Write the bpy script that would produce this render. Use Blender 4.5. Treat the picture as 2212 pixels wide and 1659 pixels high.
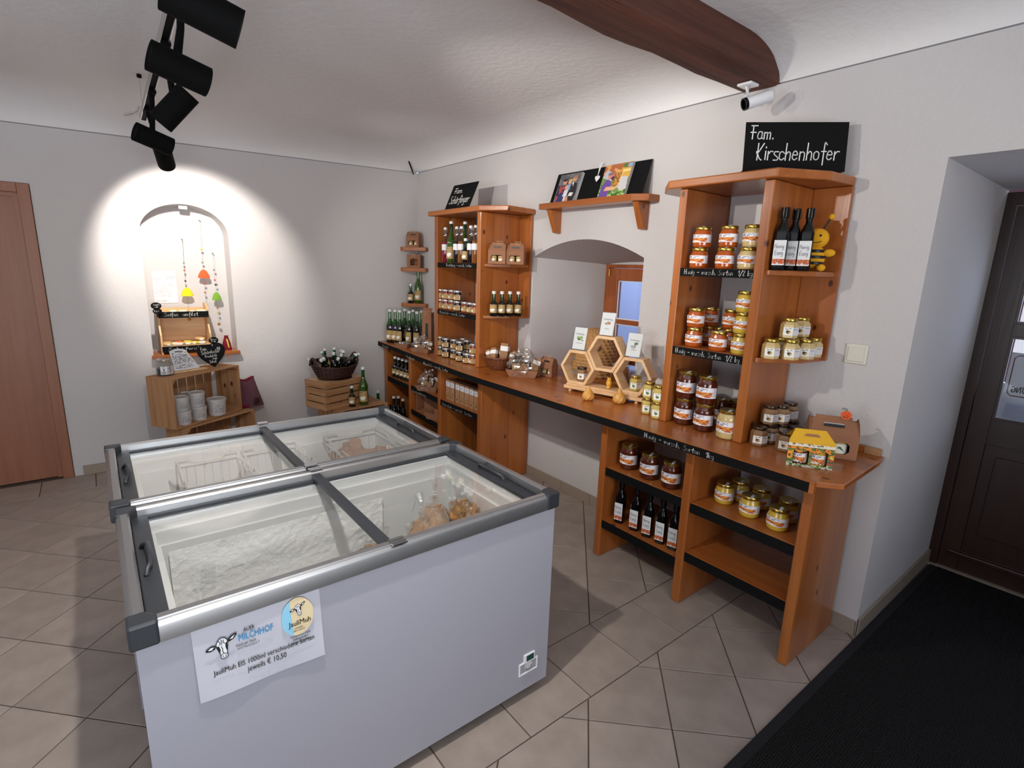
import bpy, bmesh, math, random
from math import sin, cos, pi, radians, sqrt, atan2
from mathutils import Vector, Matrix, noise
random.seed(7)
for o in list(bpy.data.objects): bpy.data.objects.remove(o)
SC = bpy.context.scene
COL = SC.collection

# ------------------------------------------------------------------ camera
F = 1133.452; CX, CY = 1106.0, 829.5; CZ = 1.6
RM = Matrix(((0.78609465, 0.10877694, -0.60845935), (-0.61730197, 0.18835797, -0.76384524), (0.03151942, 0.97605781, 0.21521541)))
cam = bpy.data.cameras.new('camera'); cam.sensor_width = 36; cam.lens = 36 * F / 2212; cam.clip_start = .02
co = bpy.data.objects.new('camera', cam); COL.objects.link(co)
co.matrix_world = Matrix.Translation((0, 0, CZ)) @ RM.to_4x4()
SC.camera = co

# ------------------------------------------------------------------ world, lights, exposure
SC.view_settings.view_transform = 'Standard'; SC.view_settings.look = 'None'
SC.view_settings.exposure = 0.0; SC.view_settings.gamma = 1.0; SC.view_settings.use_curve_mapping = False
SC.cycles.max_bounces = 10; SC.cycles.diffuse_bounces = 5; SC.cycles.glossy_bounces = 4
SC.cycles.transparent_max_bounces = 24; SC.cycles.transmission_bounces = 6
SC.cycles.caustics_reflective = False; SC.cycles.caustics_refractive = False
SC.cycles.sample_clamp_indirect = 4; SC.cycles.use_denoising = True
W = bpy.data.worlds.new('world'); SC.world = W; W.use_nodes = True
wn = W.node_tree.nodes; wl = W.node_tree.links
bg = wn['Background']; sky = wn.new('ShaderNodeTexSky'); sky.sky_type = 'NISHITA'; sky.sun_disc = False
sky.sun_elevation = radians(35); sky.sun_rotation = radians(200)
wl.new(sky.outputs[0], bg.inputs[0]); bg.inputs[1].default_value = 0.22

def lamp(kind, name, loc, energy, color, target=None, **kw):
    l = bpy.data.lights.new(name, kind); l.energy = energy; l.color = color
    for k, v in kw.items(): setattr(l, k, v)
    o = bpy.data.objects.new(name, l); COL.objects.link(o); o.location = loc
    if target is not None:
        o.rotation_euler = (Vector(target) - Vector(loc)).to_track_quat('-Z', 'Y').to_euler()
    return o
# daylight coming in through the shop's windows behind and to the left of the camera
lamp('AREA', 'daylight_window_front', (-.3, -2.3, 1.2), 75, (.84, .90, 1.0), (-.3, -.2, 2.6), shape='RECTANGLE', size=2.6, size_y=1.4, spread=radians(120))
lamp('AREA', 'daylight_window_left', (-2.9, .8, 1.2), 34, (.84, .90, 1.0), (-1.2, 1.2, 2.5), shape='RECTANGLE', size=1.6, size_y=1.3, spread=radians(125))
# daylight outside the entrance door and outside the small window
lamp('AREA', 'daylight_entrance', (4.6, .1, 1.7), 40, (.66, .76, 1.0), (3.0, .2, 1.2), shape='RECTANGLE', size=1.6, size_y=1.8)
lamp('AREA', 'daylight_window', (3.5, 3.0, 2.6), 45, (.80, .86, 1.0), (4.6, 3.3, 1.2), shape='RECTANGLE', size=1.2, size_y=1.0)

# ------------------------------------------------------------------ where a pixel of the photograph meets a real surface
def ray(u, v): return RM @ Vector((u - CX, -(v - CY), -F))
def at_z(u, v, z):
    d = ray(u, v); t = (z - CZ) / d.z; return Vector((d.x * t, d.y * t, z))
def at_x(u, v, x):
    d = ray(u, v); t = x / d.x; return Vector((x, d.y * t, CZ + d.z * t))
def at_y(u, v, y):
    d = ray(u, v); t = y / d.y; return Vector((d.x * t, y, CZ + d.z * t))
def proj(p):
    q = RM.transposed() @ (Vector(p) - Vector((0, 0, CZ))); return CX + F * q.x / -q.z, CY - F * q.y / -q.z
def ux(u, x, z):          # the point on the line (x, *, z) that stands at column u
    a, b = -1.0, 7.0
    fa = proj((x, .2, z))[0] - u
    lo, hi = .2, 5.2
    for _ in range(50):
        m = (lo + hi) / 2
        if proj((x, m, z))[0] > u: lo = m
        else: hi = m
    return Vector((x, (lo + hi) / 2, z))
def uy(u, y, z):
    lo, hi = -2.5, 3.5
    for _ in range(50):
        m = (lo + hi) / 2
        if proj((m, y, z))[0] < u: lo = m
        else: hi = m
    return Vector(((lo + hi) / 2, y, z))

# ------------------------------------------------------------------ materials
MATS = {}
def srgb(h):
    if isinstance(h, str):
        h = h.lstrip('#'); c = [int(h[i:i + 2], 16) / 255 for i in (0, 2, 4)]
    else: c = list(h)
    return tuple((x / 12.92 if x <= .04045 else ((x + .055) / 1.055) ** 2.4) for x in c) + (1,)
def newmat(name):
    m = bpy.data.materials.new(name); m.use_nodes = True; MATS[name] = m
    return m, m.node_tree.nodes, m.node_tree.links, m.node_tree.nodes['Principled BSDF']
def pset(b, **kw):
    al = dict(col='Base Color', rough='Roughness', metal='Metallic', trans='Transmission Weight', ior='IOR', spec='Specular IOR Level', coat='Coat Weight', coatr='Coat Roughness', sss='Subsurface Weight', emis='Emission Color', estr='Emission Strength', alpha='Alpha')
    for k, v in kw.items(): b.inputs[al[k]].default_value = v
def plain(name, col, rough=.6, bump=0, bscale=200, var=0, vscale=8, **kw):
    m, n, l, b = newmat(name); pset(b, col=srgb(col), rough=rough, **kw)
    tc = None
    if bump or var:
        tc = n.new('ShaderNodeTexCoord')
    if bump:
        t = n.new('ShaderNodeTexNoise'); t.inputs['Scale'].default_value = bscale; t.inputs['Detail'].default_value = 3
        l.new(tc.outputs['Object'], t.inputs['Vector'])
        bp = n.new('ShaderNodeBump'); bp.inputs['Strength'].default_value = bump; bp.inputs['Distance'].default_value = .01
        l.new(t.outputs['Fac'], bp.inputs['Height']); l.new(bp.outputs[0], b.inputs['Normal'])
    if var:
        t = n.new('ShaderNodeTexNoise'); t.inputs['Scale'].default_value = vscale; t.inputs['Detail'].default_value = 5
        l.new(tc.outputs['Object'], t.inputs['Vector'])
        mx = n.new('ShaderNodeMix'); mx.data_type = 'RGBA'
        c = srgb(col); mx.inputs['A'].default_value = tuple(x * (1 - var) for x in c[:3]) + (1,); mx.inputs['B'].default_value = tuple(min(1, x * (1 + var)) for x in c[:3]) + (1,)
        l.new(t.outputs['Fac'], mx.inputs['Factor']); l.new(mx.outputs['Result'], b.inputs['Base Color'])
    return m
def wood(name, c1, c2, axis, knot='#4a2410', rough=.35, kscale=3.0, kth=.10, grain=1.0, coat=.0, bmp=.12):
    m, n, l, b = newmat(name); pset(b, rough=rough, coat=coat, coatr=.12)
    tc = n.new('ShaderNodeTexCoord'); mp = n.new('ShaderNodeMapping'); l.new(tc.outputs['Object'], mp.inputs[0])
    s = [14., 14., 14.]; s[axis] = .9; mp.inputs['Scale'].default_value = s
    oi = n.new('ShaderNodeObjectInfo')
    t = n.new('ShaderNodeTexNoise'); t.noise_dimensions = '4D'; t.inputs['Scale'].default_value = grain; t.inputs['Detail'].default_value = 6; t.inputs['Distortion'].default_value = .6
    l.new(mp.outputs[0], t.inputs['Vector'])
    mt = n.new('ShaderNodeMath'); mt.operation = 'MULTIPLY'; mt.inputs[1].default_value = 37; l.new(oi.outputs['Random'], mt.inputs[0]); l.new(mt.outputs[0], t.inputs['W'])
    r = n.new('ShaderNodeValToRGB'); r.color_ramp.elements[0].position = .3; r.color_ramp.elements[1].position = .72
    r.color_ramp.elements[0].color = srgb(c1); r.color_ramp.elements[1].color = srgb(c2); l.new(t.outputs['Fac'], r.inputs[0])
    # fine streaks
    mp2 = n.new('ShaderNodeMapping'); s2 = [70., 70., 70.]; s2[axis] = 2.5; mp2.inputs['Scale'].default_value = s2; l.new(tc.outputs['Object'], mp2.inputs[0])
    t2 = n.new('ShaderNodeTexNoise'); t2.inputs['Scale'].default_value = 1; t2.inputs['Detail'].default_value = 4; l.new(mp2.outputs[0], t2.inputs['Vector'])
    m2 = n.new('ShaderNodeMix'); m2.data_type = 'RGBA'; m2.blend_type = 'MULTIPLY'; m2.inputs['B'].default_value = (.72, .62, .55, 1)
    mr = n.new('ShaderNodeMapRange'); mr.inputs[1].default_value = .5; mr.inputs[2].default_value = .8; mr.inputs[4].default_value = .55; l.new(t2.outputs['Fac'], mr.inputs[0])
    l.new(mr.outputs[0], m2.inputs['Factor']); l.new(r.outputs[0], m2.inputs['A'])
    # knots
    mp3 = n.new('ShaderNodeMapping'); s3 = [kscale * 1.6] * 3; s3[axis] = kscale; mp3.inputs['Scale'].default_value = s3; l.new(tc.outputs['Object'], mp3.inputs[0])
    ad = n.new('ShaderNodeVectorMath'); ad.operation = 'ADD'; l.new(mp3.outputs[0], ad.inputs[0]); l.new(mt.outputs[0], ad.inputs[1])
    v = n.new('ShaderNodeTexVoronoi'); v.inputs['Scale'].default_value = 1.0; l.new(ad.outputs[0], v.inputs['Vector'])
    kr = n.new('ShaderNodeValToRGB'); kr.color_ramp.elements[0].position = kth * .55; kr.color_ramp.elements[1].position = kth
    kr.color_ramp.elements[0].color = (1, 1, 1, 1); kr.color_ramp.elements[1].color = (0, 0, 0, 1); l.new(v.outputs['Distance'], kr.inputs[0])
    sp = n.new('ShaderNodeSeparateColor'); l.new(v.outputs['Color'], sp.inputs[0]); gt = n.new('ShaderNodeMath'); gt.operation = 'GREATER_THAN'; gt.inputs[1].default_value = .45; l.new(sp.outputs[0], gt.inputs[0])
    ml = n.new('ShaderNodeMath'); ml.operation = 'MULTIPLY'; l.new(gt.outputs[0], ml.inputs[0]); l.new(kr.outputs[0], ml.inputs[1])
    m3 = n.new('ShaderNodeMix'); m3.data_type = 'RGBA'; m3.inputs['B'].default_value = srgb(knot)
    l.new(ml.outputs[0], m3.inputs['Factor']); l.new(m2.outputs['Result'], m3.inputs['A'])
    l.new(m3.outputs['Result'], b.inputs['Base Color'])
    bp = n.new('ShaderNodeBump'); bp.inputs['Strength'].default_value = bmp; bp.inputs['Distance'].default_value = .003 if bmp < .5 else .012; l.new(t2.outputs['Fac'], bp.inputs['Height']); l.new(bp.outputs[0], b.inputs['Normal'])
    return m
def clear(name, col=(1, 1, 1), mixmin=.02, rough=.0, ior=1.45):
    m, n, l, b = newmat(name); n.remove(b)
    out = n['Material Output']; tr = n.new('ShaderNodeBsdfTransparent'); tr.inputs[0].default_value = (*col, 1)
    g = n.new('ShaderNodeBsdfGlossy'); g.inputs['Roughness'].default_value = rough; g.inputs[0].default_value = (1, 1, 1, 1)
    fr = n.new('ShaderNodeLayerWeight'); fr.inputs[0].default_value = .5       # Schlick falloff, the same from both sides
    pw = n.new('ShaderNodeMath'); pw.operation = 'POWER'; pw.inputs[1].default_value = 5; l.new(fr.outputs['Facing'], pw.inputs[0])
    ad = n.new('ShaderNodeMath'); ad.operation = 'MULTIPLY_ADD'; ad.inputs[1].default_value = .9; ad.inputs[2].default_value = .035 + mixmin; ad.use_clamp = True; l.new(pw.outputs[0], ad.inputs[0])
    mx = n.new('ShaderNodeMixShader'); l.new(ad.outputs[0], mx.inputs[0]); l.new(tr.outputs[0], mx.inputs[1]); l.new(g.outputs[0], mx.inputs[2]); l.new(mx.outputs[0], out.inputs[0])
    return m
def printmat(name, rough=.6, coat=0):
    m, n, l, b = newmat(name); pset(b, rough=rough, coat=coat)
    a = n.new('ShaderNodeAttribute'); a.attribute_name = 'Col'; l.new(a.outputs['Color'], b.inputs['Base Color']); return m

C1, C2 = '#934e20', '#b26b30'
for ax, nm in enumerate('xyz'):
    wood('pine_' + nm, C1, C2, ax, rough=.33, coat=.25, kscale=6.5, kth=.13, knot='#4a1f0d')
    wood('crate_' + nm, '#9a6a42', '#c4976c', ax, knot='#4f2812', rough=.75, kscale=6, kth=.16, grain=1.4)
    wood('beech_' + nm, '#d3a878', '#e3c196', ax, knot='#c79a68', rough=.5, kth=.02)
wood('beam', '#3f2018', '#6b3c2a', 0, knot='#200d08', rough=.8, kscale=3.5, kth=.16, grain=1.3, bmp=.9)
wood('door_red', '#8d5a3f', '#99644a', 2, rough=.45, kth=.0, knot='#8d5a3f')
wood('door_dark', '#2c1811', '#3d231a', 2, rough=.35, kth=.0, knot='#2a1710')
wood('window_wood', '#8a4520', '#a55a2a', 2, rough=.4, kth=.03)
plain('plaster', '#c8c4c3', .9, bump=.25, bscale=60)
plain('plaster_ceiling', '#e3e0de', .9, bump=.3, bscale=25)
plain('groove_shade', '#8a8683', .95)  # plaster recess painted grey: its thin shadow line is put into the colour
plain('skirting', '#9a8b7c', .5, var=.08)
plain('grout', '#5c4e44', .95, bump=.3)
plain('black', '#0b0b0c', .45)
plain('chalkboard', '#0e0e0f', .8, spec=.15)
plain('chalk', '#e6e6e2', .9)
plain('black_gloss', '#070707', .12)
plain('charcoal', '#2e3136', .45)
plain('rubber', '#0c0c0d', .8)
plain('white', '#e9e9ea', .35, coat=.3)
plain('paper', '#e4e4e6', .8)
plain('label', '#e8e6e6', .6)
plain('kraft_label', '#b3935f', .7)
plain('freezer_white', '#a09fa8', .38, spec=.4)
plain('liner', '#d8d8d6', .45)
plain('frost', '#eeedea', .6, bump=.35, bscale=90)
plain('sheet_paper', '#bcbbc4', .8)
plain('alu', '#c4c5c6', .36, metal=1.0)
plain('steel', '#c8c8c8', .2, metal=1.0)
plain('grey_wire', '#cfcfca', .4)
plain('kraft', '#94664a', .85, var=.06, vscale=20)
plain('kraft_light', '#9a7150', .85, var=.06, vscale=20)
plain('cap_white', '#e2e2e2', .35)
plain('lid_silver', '#b8b5b2', .3, metal=.6)
plain('lid_gold', '#b89a4a', .25, metal=.9)
plain('lid_dark', '#4a3a2c', .25, metal=.7)
plain('honey', '#a84e18', .12, coat=.6)
plain('honey_dark', '#4d1c0c', .1, coat=.6)
plain('honey_yellow', '#c9a53a', .15, coat=.5)
plain('honey_gold', '#a98a50', .2, coat=.5)
plain('honey_pale', '#c0ab5c', .18, coat=.5)
plain('honey_cream', '#cbb178', .18, coat=.5)
plain('honey_brown', '#8c6a48', .18, coat=.5)
plain('jam_dark', '#1d0b0b', .1, coat=.6)
plain('jam_red', '#7a2a16', .12, coat=.6)
plain('syrup_red', '#7a0d2a', .08, coat=.6)
plain('syrup_dark', '#1a0d10', .08, coat=.6)
plain('syrup_amber', '#7a4a1c', .08, coat=.6)
plain('glass_dark', '#050806', .06, coat=.8)
plain('wax', '#c48f45', .45, sss=.2)
plain('wax_yellow', '#dca43c', .4)
plain('tub_white', '#cfcdcb', .45)
plain('felt_red', '#7a1020', .95, bump=.6, bscale=300)
plain('felt_plum', '#6d4450', .98, bump=.7, bscale=200, var=.15, vscale=30)
plain('orange_paint', '#f0693a', .8); plain('yellow_felt', '#f2dc20', .9, bump=.6, bscale=200)
plain('green_felt', '#77a634', .9, bump=.6, bscale=200); plain('orange_felt', '#f0602f', .9, bump=.6, bscale=200)
plain('bead_grey', '#8a8f86', .5); plain('bead_red', '#c04a3a', .5); plain('bead_black', '#2c2a28', .5)
plain('brass', '#b98d3a', .3, metal=.8)
plain('raffia', '#cdb08a', .8)
plain('stone_grey', '#7c807c', .8, bump=.3)
plain('switch', '#d6d2c4', .4)
plain('lamp_black', '#040404', .85, spec=.15)
plain('wicker_dark', '#3a2018', .55, var=.25, vscale=60)
plain('wicker_brown', '#6e3c22', .5, var=.3, vscale=60)
plain('straw', '#b98a55', .7, var=.3, vscale=50)
plain('soap_cream', '#e3d3a6', .5); plain('soap_tan', '#d0a46c', .5); plain('soap_yellow', '#d6c24a', .5)
plain('bread', '#b98a55', .8, bump=.8, bscale=120, var=.35, vscale=35)
plain('paper_bag', '#9c765a', .8, bump=.5, bscale=60, var=.08, vscale=10)
plain('orange_dark', '#e0551e', .6)
plain('beebody', '#e8a818', .9)
plain('outside_wall', '#a9b6dc', .9)
plain('porch_red', '#6a3a3e', .8)
plain('outside_dark', '#4a4c66', .9)
printmat('print'); printmat('print_gloss', .35, .3)
clear('glass'); clear('glass_lid', (.985, .99, .985), .03); clear('glass_green', (.12, .42, .10), .04); clear('glass_green_bright', (.10, .5, .16), .04)
clear('cello', (.95, .94, .92), .15, .06); clear('acrylic', (.98, .985, .985), .02, .03); clear('glass_jar', (.9, .9, .86), .05)
clear('glass_pane', (.95, .97, 1), .02)
# the floor tile: a fired tile whose tone differs from piece to piece
m, n, l, b = newmat('tile'); pset(b, rough=.42, spec=.35)
tc = n.new('ShaderNodeTexCoord'); oi = n.new('ShaderNodeObjectInfo')
t = n.new('ShaderNodeTexNoise'); t.inputs['Scale'].default_value = 9; t.inputs['Detail'].default_value = 8; l.new(tc.outputs['Object'], t.inputs['Vector'])
r = n.new('ShaderNodeValToRGB'); r.color_ramp.elements[0].position = .3; r.color_ramp.elements[1].position = .7
r.color_ramp.elements[0].color = srgb('#978a80'); r.color_ramp.elements[1].color = srgb('#a89b90'); l.new(t.outputs['Fac'], r.inputs[0])
hs = n.new('ShaderNodeHueSaturation'); mr = n.new('ShaderNodeMapRange'); mr.inputs[3].default_value = .93; mr.inputs[4].default_value = 1.06
l.new(oi.outputs['Random'], mr.inputs[0]); l.new(mr.outputs[0], hs.inputs['Value']); l.new(r.outputs[0], hs.inputs['Color']); l.new(hs.outputs[0], b.inputs['Base Color'])
t2 = n.new('ShaderNodeTexNoise'); t2.inputs['Scale'].default_value = 160; l.new(tc.outputs['Object'], t2.inputs['Vector'])
bp = n.new('ShaderNodeBump'); bp.inputs['Strength'].default_value = .15; bp.inputs['Distance'].default_value = .003; l.new(t2.outputs['Fac'], bp.inputs['Height']); l.new(bp.outputs[0], b.inputs['Normal'])
# ribbed mat
m, n, l, b = newmat('mat_fibre'); pset(b, rough=.95, spec=.1)
tc = n.new('ShaderNodeTexCoord'); t = n.new('ShaderNodeTexNoise'); t.inputs['Scale'].default_value = 220; t.inputs['Detail'].default_value = 4; l.new(tc.outputs['Object'], t.inputs['Vector'])
w = n.new('ShaderNodeTexWave'); w.inputs['Scale'].default_value = 40; w.inputs['Distortion'].default_value = 1.5; w.bands_direction = 'Y'; l.new(tc.outputs['Object'], w.inputs['Vector'])
r = n.new('ShaderNodeValToRGB'); r.color_ramp.elements[0].position = .35; r.color_ramp.elements[1].position = .75
r.color_ramp.elements[0].color = srgb('#131314'); r.color_ramp.elements[1].color = srgb('#323231'); l.new(t.outputs['Fac'], r.inputs[0]); l.new(r.outputs[0], b.inputs['Base Color'])
ad = n.new('ShaderNodeMath'); ad.operation = 'ADD'; l.new(t.outputs['Fac'], ad.inputs[0]); l.new(w.outputs['Fac'], ad.inputs[1])
bp = n.new('ShaderNodeBump'); bp.inputs['Strength'].default_value = .8; bp.inputs['Distance'].default_value = .004; l.new(ad.outputs[0], bp.inputs['Height']); l.new(bp.outputs[0], b.inputs['Normal'])
# glowing face inside the spot heads
m, n, l, b = newmat('lamp_glow'); pset(b, col=(1, 1, 1, 1), emis=(1, .93, .82, 1), estr=8)

# ------------------------------------------------------------------ mesh builder
class B:
    def __init__(s): s.v = []; s.f = []; s.m = []; s.c = []; s.mats = []
    def mi(s, mat):
        if mat not in s.mats: s.mats.append(mat)
        return s.mats.index(mat)
    def face(s, ids, mat, col=None): s.f.append(ids); s.m.append(s.mi(mat)); s.c.append(col)
    def add(s, vs): k = len(s.v); s.v += [tuple(x) for x in vs]; return k
    def box(s, x0, x1, y0, y1, z0, z1, mat, T=None):
        vs = [Vector((x, y, z)) for z in (z0, z1) for y in (y0, y1) for x in (x0, x1)]
        if T is not None: vs = [T @ v for v in vs]
        k = s.add(vs)
        for q in ((0, 2, 3, 1), (4, 5, 7, 6), (0, 1, 5, 4), (2, 6, 7, 3), (0, 4, 6, 2), (1, 3, 7, 5)): s.face([k + i for i in q], mat)
        return s
    def prism(s, poly, vec, mat, cap=None):      # poly: 3D points, counter-clockwise seen against vec
        n = len(poly); vec = Vector(vec)
        k = s.add([Vector(p) for p in poly]); k2 = s.add([Vector(p) + vec for p in poly])
        s.face([k + i for i in reversed(range(n))], cap or mat); s.face([k2 + i for i in range(n)], cap or mat)
        for i in range(n): j = (i + 1) % n; s.face([k + i, k + j, k2 + j, k2 + i], mat)
        return s
    def slab(s, poly, z0, z1, mat): return s.prism([(x, y, z0) for x, y in poly], (0, 0, z1 - z0), mat)
    def lathe(s, prof, mat, n=16, T=None, closed=True, arc=None, mod=None, matf=None):
        a0, a1 = (0, 2 * pi) if arc is None else arc
        full = arc is None; cols = n if full else n + 1
        k = len(s.v)
        for (r, z) in prof:
            for i in range(cols):
                a = a0 + (a1 - a0) * i / n; rr = r if mod is None else mod(r, z, a)
                p = Vector((rr * cos(a), rr * sin(a), z)); s.v.append(tuple(T @ p if T is not None else p))
        for j in range(len(prof) - 1):
            for i in range(n):
                i2 = (i + 1) % cols
                s.face([k + j * cols + i, k + j * cols + i2, k + (j + 1) * cols + i2, k + (j + 1) * cols + i], mat if matf is None else matf(j))
        if closed and full:
            s.face([k + i for i in reversed(range(cols))], mat if matf is None else matf(0)); e = k + (len(prof) - 1) * cols; s.face([e + i for i in range(cols)], mat if matf is None else matf(len(prof) - 2))
        return s
    def tube(s, pts, r, mat, n=6, closed=False):
        pts = [Vector(p) for p in pts]; N = len(pts); k = len(s.v); up = Vector((0, 0, 1))
        for i, p in enumerate(pts):
            a = pts[(i - 1) % N] if (closed or i > 0) else p; c = pts[(i + 1) % N] if (closed or i < N - 1) else p
            t = (c - a).normalized() if (c - a).length > 1e-9 else up
            x = t.cross(up) if abs(t.z) < .95 else t.cross(Vector((1, 0, 0))); x.normalize(); y = x.cross(t)
            rr = r[i] if isinstance(r, (list, tuple)) else r
            for j in range(n): s.v.append(tuple(p + (x * cos(2 * pi * j / n) + y * sin(2 * pi * j / n)) * rr))
        for i in range(N if closed else N - 1):
            i2 = (i + 1) % N
            for j in range(n): j2 = (j + 1) % n; s.face([k + i * n + j, k + i2 * n + j, k + i2 * n + j2, k + i * n + j2], mat)
        if not closed:
            s.face([k + j for j in range(n)], mat); e = k + (N - 1) * n; s.face([e + j for j in reversed(range(n))], mat)
        return s
    def ball(s, c, r, mat, n=10, m=6, sc=(1, 1, 1), mod=None, T=None):
        c = Vector(c); k = len(s.v)
        def put(d):
            q = d * (r if mod is None else r * mod(d)); q = Vector((q.x * sc[0], q.y * sc[1], q.z * sc[2]))
            if T is not None: q = T @ q
            s.v.append(tuple(c + q))
        put(Vector((0, 0, -1)))
        for j in range(1, m):
            t = pi * j / m
            for i in range(n): a = 2 * pi * i / n; put(Vector((sin(t) * cos(a), sin(t) * sin(a), -cos(t))))
        put(Vector((0, 0, 1))); e = len(s.v) - 1
        for i in range(n):
            i2 = (i + 1) % n; s.face([k, k + 1 + i2, k + 1 + i], mat); s.face([e, e - n + i, e - n + i2], mat)
        for j in range(m - 2):
            for i in range(n): i2 = (i + 1) % n; a = k + 1 + j * n; s.face([a + i, a + i2, a + n + i2, a + n + i], mat)
        return s
    def patch(s, P, nu, nv, mat, colf=None):     # P(a, b) -> point, a, b in 0..1
        k = len(s.v)
        for j in range(nv + 1):
            for i in range(nu + 1): s.v.append(tuple(P(i / nu, j / nv)))
        for j in range(nv):
            for i in range(nu):
                a = k + j * (nu + 1) + i; s.face([a, a + 1, a + nu + 2, a + nu + 1], mat, colf((i + .5) / nu, (j + .5) / nv) if colf else None)
        return s
    def ribbon(s, polys, P, w, mat, off=0.0):     # flat strokes: P(a, b) -> 3D
        for pl in polys:
            for (x0, y0), (x1, y1) in zip(pl[:-1], pl[1:]):
                dx, dy = x1 - x0, y1 - y0; L = sqrt(dx * dx + dy * dy)
                if L < 1e-6: dx, dy, L = 1, 0, 1
                dx /= L; dy /= L; e = w * .45; hx, hy = -dy * w / 2, dx * w / 2
                q = [(x0 - dx * e + hx, y0 - dy * e + hy), (x0 - dx * e - hx, y0 - dy * e - hy), (x1 + dx * e - hx, y1 + dy * e - hy), (x1 + dx * e + hx, y1 + dy * e + hy)]
                k = s.add([P(a, b) for a, b in q]); s.face([k, k + 1, k + 2, k + 3], mat)
        return s
    def build(s, name, parent=None, loc=None, rotz=0, smooth=None, bevel=0, cent=False):
        me = bpy.data.meshes.new(name)
        if cent and s.v:      # put the object's origin in the middle of its mesh
            c = Vector([sum(v[i] for v in s.v) / len(s.v) for i in range(3)]); s.v = [tuple(Vector(v) - c) for v in s.v]
            loc = c if loc is None else Vector(loc) + c
        me.from_pydata(s.v, [], s.f)
        for m in s.mats: me.materials.append(MATS[m])
        me.polygons.foreach_set('material_index', s.m)
        if any(c is not None for c in s.c):
            a = me.color_attributes.new('Col', 'FLOAT_COLOR', 'CORNER'); data = []
            for p, c in zip(me.polygons, s.c): data += list(c or (1, 1, 1, 1)) * p.loop_total
            a.data.foreach_set('color', data)
        if smooth is not None:
            me.polygons.foreach_set('use_smooth', [True] * len(me.polygons)); me.set_sharp_from_angle(angle=radians(smooth))
        me.update()
        o = bpy.data.objects.new(name, me); COL.objects.link(o)
        if parent is not None: o.parent = parent
        if loc is not None: o.location = loc
        o.rotation_euler.z = rotz
        if bevel:
            md = o.modifiers.new('bevel', 'BEVEL'); md.width = bevel; md.segments = 2; md.limit_method = 'ANGLE'; md.angle_limit = radians(40)
        return o
def tag(o, label, cat, group=None, kind=None):
    if label: o['label'] = label
    if cat: o['category'] = cat
    if group: o['group'] = group
    if kind: o['kind'] = kind
    return o
def struct(o): o['kind'] = 'structure'; return o
def thing(name, label, cat, loc=(0, 0, 0), rotz=0, group=None):
    o = bpy.data.objects.new(name, None); COL.objects.link(o); o.location = loc; o.rotation_euler.z = rotz; o.empty_display_size = .05
    return tag(o, label, cat, group)
KIDS = {}
def kids(o): return [c for c in o.children]
def dup(root, loc, rotz, label, group=None, rot=None, scale=None):
    r = root.copy(); COL.objects.link(r); r.location = loc; r.rotation_euler = rot if rot is not None else (0, 0, rotz)
    if scale: r.scale = (scale,) * 3
    r['label'] = label
    if group: r['group'] = group
    elif 'group' in r: del r['group']
    for ch in kids(root):
        c = ch.copy(); COL.objects.link(c); c.parent = r
        for g in kids(ch): d = g.copy(); COL.objects.link(d); d.parent = c
    return r
PROTO = {}
def put(kind, loc, label, rotz=0, group=None, rot=None, scale=None, cat=None):
    """First use builds the thing at its place, later uses copy it with its parts."""
    if kind not in PROTO:
        o = MAKERS[kind](); PROTO[kind] = o
        o.location = loc; o.rotation_euler = rot if rot is not None else (0, 0, rotz)
        o['label'] = label
        if scale: o.scale = (scale,) * 3
        if group: o['group'] = group
        return o
    o = dup(PROTO[kind], loc, rotz, label, group, rot, scale)
    if not scale: o.scale = (1, 1, 1)
    return o
def facing(p, k=.5):      # turn that brings a thing's front (local -Y) towards the aisle, partly towards the camera
    d = Vector((-1, 0)) * (1 - k) + Vector((-p[0], -p[1])).normalized() * k
    return atan2(d.y, d.x) + pi / 2
# ------------------------------------------------------------------ room shell
XW, YB, ZR = 2.585, 4.82, 2.465          # shelf wall, niche wall, height of the groove under the cove
XL, YF, ZC = -3.2, -2.6, 2.61
def zrail(x): return ZR - .022 * max(0, XW - x) * (1 if x > -.4 else 1)
def quad(b, p, mat='plaster'): k = b.add(p); b.face([k + i for i in range(len(p))], mat)
def arc_pts(y0, y1, zs, zt, n=20):
    c = (y0 + y1) / 2; w = (y1 - y0) / 2
    return [(c - w * cos(pi * i / n), zs + (zt - zs) * sin(pi * i / n)) for i in range(n + 1)]
# shelf wall: window bay y 2.03..3.035, entrance opening y -.62..0.655
DY0, DY1, DZ = -.62, .655, 2.06
WY0, WY1, WZ0, WZS, WZT = 2.03, 3.035, .84, 1.685, 1.802
b = B(); X = XW
def wy(ps): return [(X, y, z) for y, z in ps]
quad(b, wy([(YF, 0), (YF, ZR), (DY0, ZR), (DY0, 0)]))
quad(b, wy([(DY0, DZ), (DY0, ZR), (DY1, ZR), (DY1, DZ)]))
quad(b, wy([(DY1, 0), (DY1, ZR), (WY0, ZR), (WY0, 0)]))
quad(b, wy([(WY0, 0), (WY0, WZ0), (WY1, WZ0), (WY1, 0)]))
ap = [(y, WZS + (WZT - WZS) * (1 - ((y - (WY0 + WY1) / 2) / ((WY1 - WY0) / 2)) ** 2)) for y in [WY0 + (WY1 - WY0) * i / 20 for i in range(21)]]
for (ya, za), (yb, zb) in zip(ap[:-1], ap[1:]): quad(b, wy([(ya, za), (ya, ZR), (yb, ZR), (yb, zb)]))
quad(b, wy([(WY1, 0), (WY1, ZR), (YB, ZR), (YB, 0)]))
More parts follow.
